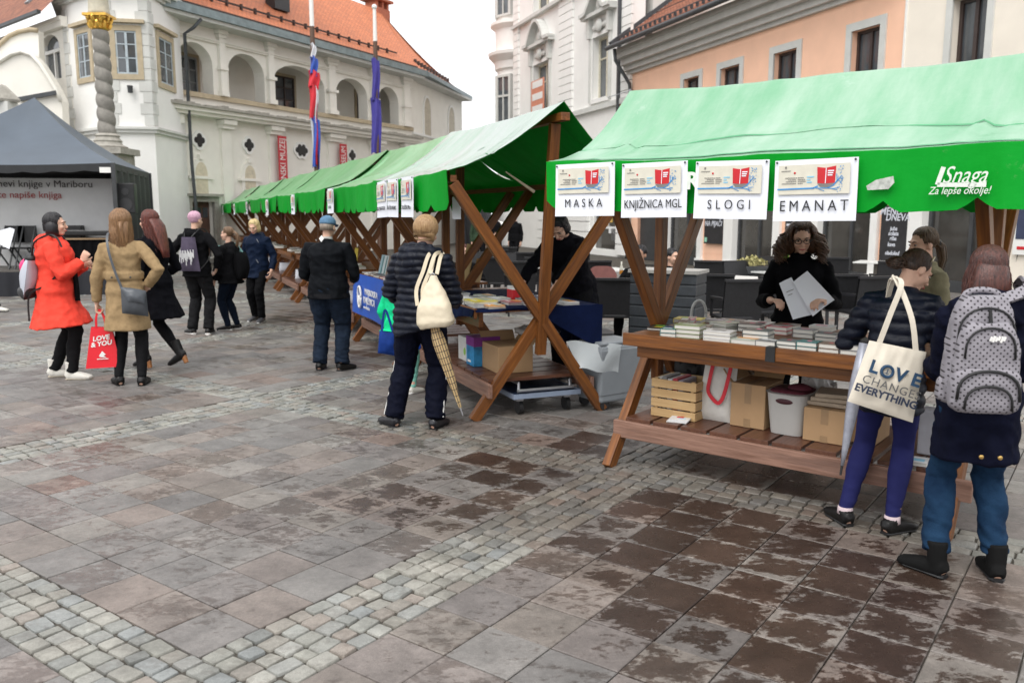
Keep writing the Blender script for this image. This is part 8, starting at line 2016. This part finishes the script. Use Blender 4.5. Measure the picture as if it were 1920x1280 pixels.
def goods_near():
    s = near; Z = .906
    # local x: SPAN is the near end
    cl = thing('table_cloth', 'navy blue cloth hanging over the near stall table', 'tablecloth', s.location, s.rotation_euler.z)
    mc = cloth('navy_table_cloth', (.004, .009, .038), .75)
    mb = MB(); Z2 = Z + .004
    mb.b2(.3, SPAN - .04, .02, 1.14, Z, Z2)
    def drop(fn, nu, nv): mb.grid(fn, nu, nv); mb.grid(lambda u, v: fn(u, v) + V3(.004, .004, 0), nu, nv, flip=True)
    drop(lambda u, v: V3(1.2 + (SPAN - .04 - 1.2) * u, .012 - .018 * v * abs(math.sin(u * 14)), Z2 - v * (.06 + .16 * (1 - u) ** 2)), 30, 5)          # front
    drop(lambda u, v: V3(SPAN - .035 + .02 * v * math.sin(u * 16), .03 + 1.15 * u, Z2 - v * (.02 + .38 * max(0, u - .42) / .58)), 40, 8)
    drop(lambda u, v: V3(.9 + (SPAN - .04 - .9) * u, 1.16 + .03 * v * math.sin(u * 18), Z2 - v * .42), 30, 6)
    mb.build('cloth', mc, cl, smooth=.9)
    g = 'books on the near stall of the row'
    rr = random.Random(12); cols = ['white', 'yellow', 'sage', 'white', 'red', 'lilac', 'white', 'navy', 'green', 'grey', 'white', 'orange', 'white', 'teal']
    words = ['front edge of the table near the cream bag', 'front edge beside the frame crossing', 'left part of the second row', 'middle of the second row', 'right part of the second row', 'under the crossed beams', 'back row by the leaning cardboard', 'back row in the middle', 'back row below the hands of the man in black', 'beside the red box', 'far left end of the table', 'front row next to the frame post', 'right end of the table by the post', 'centre of the table']
    pos = [(1.50, .17), (1.76, .17), (1.1, .45), (1.38, .48), (1.70, .48), (1.86, .60), (1.1, .82), (1.4, .86), (1.72, .9), (1.25, .22), (.8, .3), (1.9, .22), (1.88, .9), (1.55, .68)]
    for k, (x, y) in enumerate(pos):
        n = 4 if k < 2 else 2
        for j in range(n):
            book(s, x + .004 * math.sin(j * 3 + k), y + .004 * math.cos(j * 5), Z2 + j * .0135, .20 if k != 1 else .24, .15 if k > 1 else .21, .012, C_[cols[k]] if j == n - 1 else C_['white'], 'volume %s from the top of the %s pile, %s' % (('one', 'two', 'three', 'four')[n - 1 - j], cols[k], words[k].replace('of the table ', '').replace(' the hands of the man in black', ' the seller')), rr.uniform(-.08, .08), g)
    t = thing('red_box', 'small red and white box standing among the books of the near stall', 'box', stall_pt(s, 1.32, .66, Z2), s.rotation_euler.z); mb = MB(); mb.b2(-.07, .07, -.05, .05, 0, .09); mb.build('box', M_red, t, bevel=.003); mb = MB(); mb.b2(-.068, .068, -.048, .048, .0905, .12); mb.build('lid', M_white, t)
    for k, (x, y, lean_, col) in enumerate(((1.72, .92, -.3, (.50, .36, .16)), (1.95, .98, -.22, (.42, .28, .14)))):
        t = thing('cardboard_sheet', ('tall yellowish' if k == 0 else 'lower brown') + ' cardboard sheet leaning at the near end of the second stall', 'cardboard', stall_pt(second, x, y, .906), s.rotation_euler.z); mb = MB(); mb.beam((0, 0, 0), (0, -lean_ * .3, .42 - .16 * k), .26, .006, side=(1, 0, 0)); mb.build('sheet', mat('cardboard_sheet%d' % k, col, .8, var=.1), t)
    Zs = .3305
    carton('open brown cardboard box on the shelf of the near stall', 0, 0, .30, .23, .32, flaps=True, stall=s, x=1.62, w=.40, tape=False)
    t = carton('white box with a green spot on the shelf of the near stall', 0, 0, .25, .22, .25, stall=s, x=1.05, w=.26, tape=False, m=mat('white_carton', (.58, .58, .56), .6))
    mb = MB(); mb.ell((.05, -.127, .09), (.03, .004, .035)); mb.build('green_spot', mat('green_spot', (.25, .5, .08), .6), t)
    t = carton('box with a purple and bright blue side on the shelf of the near stall', 0, 0, .22, .26, .25, stall=s, x=1.33, w=.20, tape=False, m=mat('blue_carton', (.02, .20, .42), .4, var=.6, scale=8))
    mb = MB(); mb.b2(-.101, .101, -.126, .126, .18, .261); mb.build('purple_band', mat('purple_print', (.18, .02, .20), .5), t); mb = MB(); mb.b2(-.06, .02, -.1275, -.1255, .03, .05); mb.build('white_print', M_white, t)
    crumple('crumpled clear film on the shelf behind the open box', 0, 0, .7, (.2, .12, .05), film, 7, pos=stall_pt(s, 1.6, .75, .60)); 
    # platform trolley under the shelf
    t = thing('platform_trolley', 'blue platform trolley with a folded chrome handle under the near stall', 'trolley', stall_pt(s, 1.58, .66, 0), s.rotation_euler.z)
    mb = MB(); mb.b2(-.45, .45, -.30, .30, .155, .185); mb.build('deck', mat('blue_grey_deck', (.02, .035, .075), .5), t, bevel=.008)
    mb = MB(); mb.b2(-.455, .455, -.312, -.301, .150, .19); mb.b2(-.455, .455, .301, .312, .150, .19); mb.b2(.451, .462, -.312, .312, .150, .19); mb.build('rim', mat('pale_blue_rim', (.22, .27, .36), .5), t)
    mb = MB(); mb.loft([(.40, -.24, .20), (.40, -.24, .27), (-.35, -.24, .27), (-.35, .24, .27), (.40, .24, .27), (.40, .24, .20)], .014, n=8); mb.loft([(.42, -.26, .21), (.42, .26, .21)], .016, n=8); mb.build('handle', M_metal, t, smooth=.8)
    for x in (-.36, .36):
        for y in (-.22, .22):
            mb = MB(); mb.loft([(x, y - .018, .062), (x, y + .018, .062)], [.06, .06], n=16, right=(1, 0, 0)); w = mb.build('wheel', M_black, t, smooth=.7); mb = MB(); mb.b2(x - .03, x + .03, y - .03, y + .03, .115, .153); mb.build('bracket', M_metal, w)
    # grey case and translucent plastic sheet at the back corner
    t = thing('grey_bin', 'grey wheeled plastic case behind the near stall', 'case', stall_pt(s, SPAN - .12, 1.30, 0), s.rotation_euler.z + .2)
    mb = MB(); mb.b2(-.17, .17, -.22, .22, .07, .56); mb.b2(-.175, -.10, -.225, .225, .12, .54); mb.b2(.10, .175, -.225, .225, .12, .54); mb.build('body', mat('mid_grey_plastic', (.22, .24, .26), .45, var=.06), t, bevel=.02)
    for x in (-.13, .13): mb = MB(); mb.loft([(x - .02, -.16, .05), (x + .02, -.16, .05)], [.05, .05], n=14); mb.build('wheel', M_black, t)
    mb = MB(); mb.b2(-.16, .16, -.21, .21, .562, .59); mb.build('lid', mat('mid_grey_plastic', (.22, .24, .26), .45), t, bevel=.01)
    m = bpy.data.materials.new('translucent_plastic'); m.use_nodes = True; tt = m.node_tree; p = tt.nodes['Principled BSDF']; p.inputs['Base Color'].default_value = (.62, .66, .68, 1); p.inputs['Roughness'].default_value = .25; p.inputs['Alpha'].default_value = .55
    q = [AT(1062, 640, 7.05), AT(1164, 646, 7.15), AT(1160, 700, 7.1), AT(1085, 690, 7.0)]; c = sum(q, V3(0, 0, 0)) / 4; q = [v - c for v in q]
    t = thing('plastic_sheet', 'translucent white plastic sheet sticking out behind the near stall', 'plastic sheet', c); mb = MB(); fn = lambda u, v: q[0].lerp(q[1], u).lerp(q[3].lerp(q[2], u), v) + V3(0, .03 * math.sin(u * 5 + v * 3), .01 * math.sin(u * 9)); mb.grid(fn, 16, 10); mb.grid(lambda u, v: fn(u, v) + V3(0, .002, 0), 16, 10, flip=True); mb.build('sheet', m, t, smooth=True, fixn=False)
    t = thing('yellow_bag', 'bright yellow orange cloth bag hanging behind the near stall', 'bag', AT(1113, 612, 7.5)); mb = MB(); pillow(mb, [(-.03, 0, .05), (.02, 0, .04), (.05, 0, -.09), (-.03, 0, -.08)], .025); mb.build('bag', mat('yellow_orange_cloth', (.75, .36, .01), .6), t, smooth=True); mb = MB(); strap(mb, [(-.01, 0, .04), (.0, 0, .1), (.01, 0, .04)], .01, .004); mb.build('handle', mat('yellow_orange_cloth', (.75, .36, .01), .6), t)
    t = thing('paper_sign', 'white paper sheet pinned inside the near end of the row', 'sign', AT(856, 390, 6.95), s.rotation_euler.z + .4); mb = MB(); mb.b2(-.05, .05, -.002, .002, -.09, .09); mb.build('sheet', M_paper, t)
    t = thing('pale_stick', 'pale broken stick lodged under the near canopy', 'stick', stall_pt(s, SPAN - .1, 1.30, 1.76)); a, b = AT(948, 322, 7.2), AT(1002, 360, 7.25); t.location = a; mb = MB(); mb.loft([V3(0, 0, 0), b - a], [.006, .014], n=8); mb.build('stick', mat('pale_wood', (.6, .5, .36), .6), t)
goods_near()

def goods_second():
    s = second
    ba = thing('blue_banner', 'royal blue banner with white emblem and lettering on the second stall of the row', 'banner', s.location, s.rotation_euler.z)
    m = mat('royal_blue_vinyl', (.012, .085, .44), .45, var=.1, scale=4)
    z1, z0 = .93, .42
    mb = MB(); fn = lambda u, v: V3(.10 + 1.75 * u, -.02 - .02 * v - .012 * math.sin(u * 7 + v), z1 + (z0 - z1) * v); mb.grid(fn, 30, 8); mb.grid(lambda u, v: fn(u, v) + V3(0, .004, 0), 30, 8, flip=True); mb.build('vinyl', m, ba, smooth=True, fixn=False)
    def P(px, py): a, z = ON(px, py, Vector(s.location) - Vector((N2.x, N2.y, 0)) * .05, -D2); return a, z
    x, z = P(672, 555)
    mb = MB(); ring = [(x + .095 + .085 * math.cos(a), -.062, z + .13 * math.sin(a)) for a in [2 * math.pi * k / 24 for k in range(25)]]; mb.loft(ring, [.018] * 25, [.004] * 25, right=(0, 1, 0), n=6) if False else mb.loft(ring, .014, n=6); mb.loft([(x + .095, -.062, z - .10), (x + .095, -.062, z + .02)], .018, n=6); mb.build('emblem', M_white, ba, smooth=True)
    for body, px, py, sz in (('MARIBORSKA', 683, 546, .105), ('KNJIŽNICA', 681, 561, .115), ('www.mb.sik.si', 681, 574, .055)):
        x2, z2 = P(px, py); text('lettering', body, sz, M_white, ba, (x2 + .06, -.066, z2), align='LEFT', ext=.002)
    g = 'books and stands on the second stall of the row'
    for k, (x, lab, c) in enumerate(((.25, 'pale blue book standing upright at the left end above the blue banner', (.28, .42, .46)), (.42, 'white book with a teal band standing above the blue banner', (.5, .55, .55)), (.62, 'brown book standing upright above the blue banner', (.18, .11, .07)), (.85, 'grey teal book standing upright beside the navy sleeve', (.16, .28, .30)))):
        t = thing('book', lab, 'book', stall_pt(s, x, .3, .906), s.rotation_euler.z + .1, g); mb = MB(); mb.beam((0, 0, 0), (0, .06, .24), .15, .02, side=(1, 0, 0)); mb.build('cover', cmat('up%d' % k, c), t); mb = MB(); mb.beam((.02, -.0105, .01), (.02, .0485, .23), .04, .003, side=(1, 0, 0)); mb.build('cover_band', C_['teal'], t)
    for k in range(6): book(s, .3 + k * .26, .16 + .02 * (k % 2), .906, .2, .13, .02, C_[['white', 'brown', 'grey', 'red', 'white', 'sage'][k]], ['flat white', 'flat brown', 'flat grey', 'flat red', 'second flat white', 'flat sage green'][k] + ' book along the top of the blue banner', .05 * k, g)
    t = thing('yellow_sign', 'yellow standing card behind the man in the blue cap', 'sign', stall_pt(stalls[2], .5, .5, .906), s.rotation_euler.z); mb = MB(); mb.beam((0, 0, 0), (0, .03, .24), .2, .01, side=(1, 0, 0)); mb.build('card', mat('yellow_card', (.62, .48, .06), .5), t)
    rr = random.Random(5); nth = ['third', 'fourth', 'fifth', 'sixth', 'seventh', 'eighth']
    wd = ['left end', 'left middle', 'centre', 'right middle', 'right end']
    for k in range(2, 8):
        for j in range(5): book(stalls[k], .3 + j * .36, .2 + rr.random() * .15, .906, .28, .2, .03 + .02 * rr.random(), C_[['white', 'white', 'grey', 'white', 'sage'][j]], 'pale %s of papers at the %s of the %s stall table' % ('heap' if j % 2 else 'pile', wd[j], nth[k - 2]), rr.uniform(-.4, .4), 'papers on the farther stalls', kind='paper_pile')
        t = thing('white_bag', 'white bag on the lower shelf of the %s stall' % nth[k - 2], 'bag', stall_pt(stalls[k], 1.0, .4, .3305), 0, 'bags on the shelves of the farther stalls'); mb = MB(); pillow(mb, [(-.15, 0, .2), (.15, 0, .2), (.17, 0, 0), (-.17, 0, 0)], .06, 8, 8); mb.build('bag', M_paper, t, smooth=True)
goods_second()
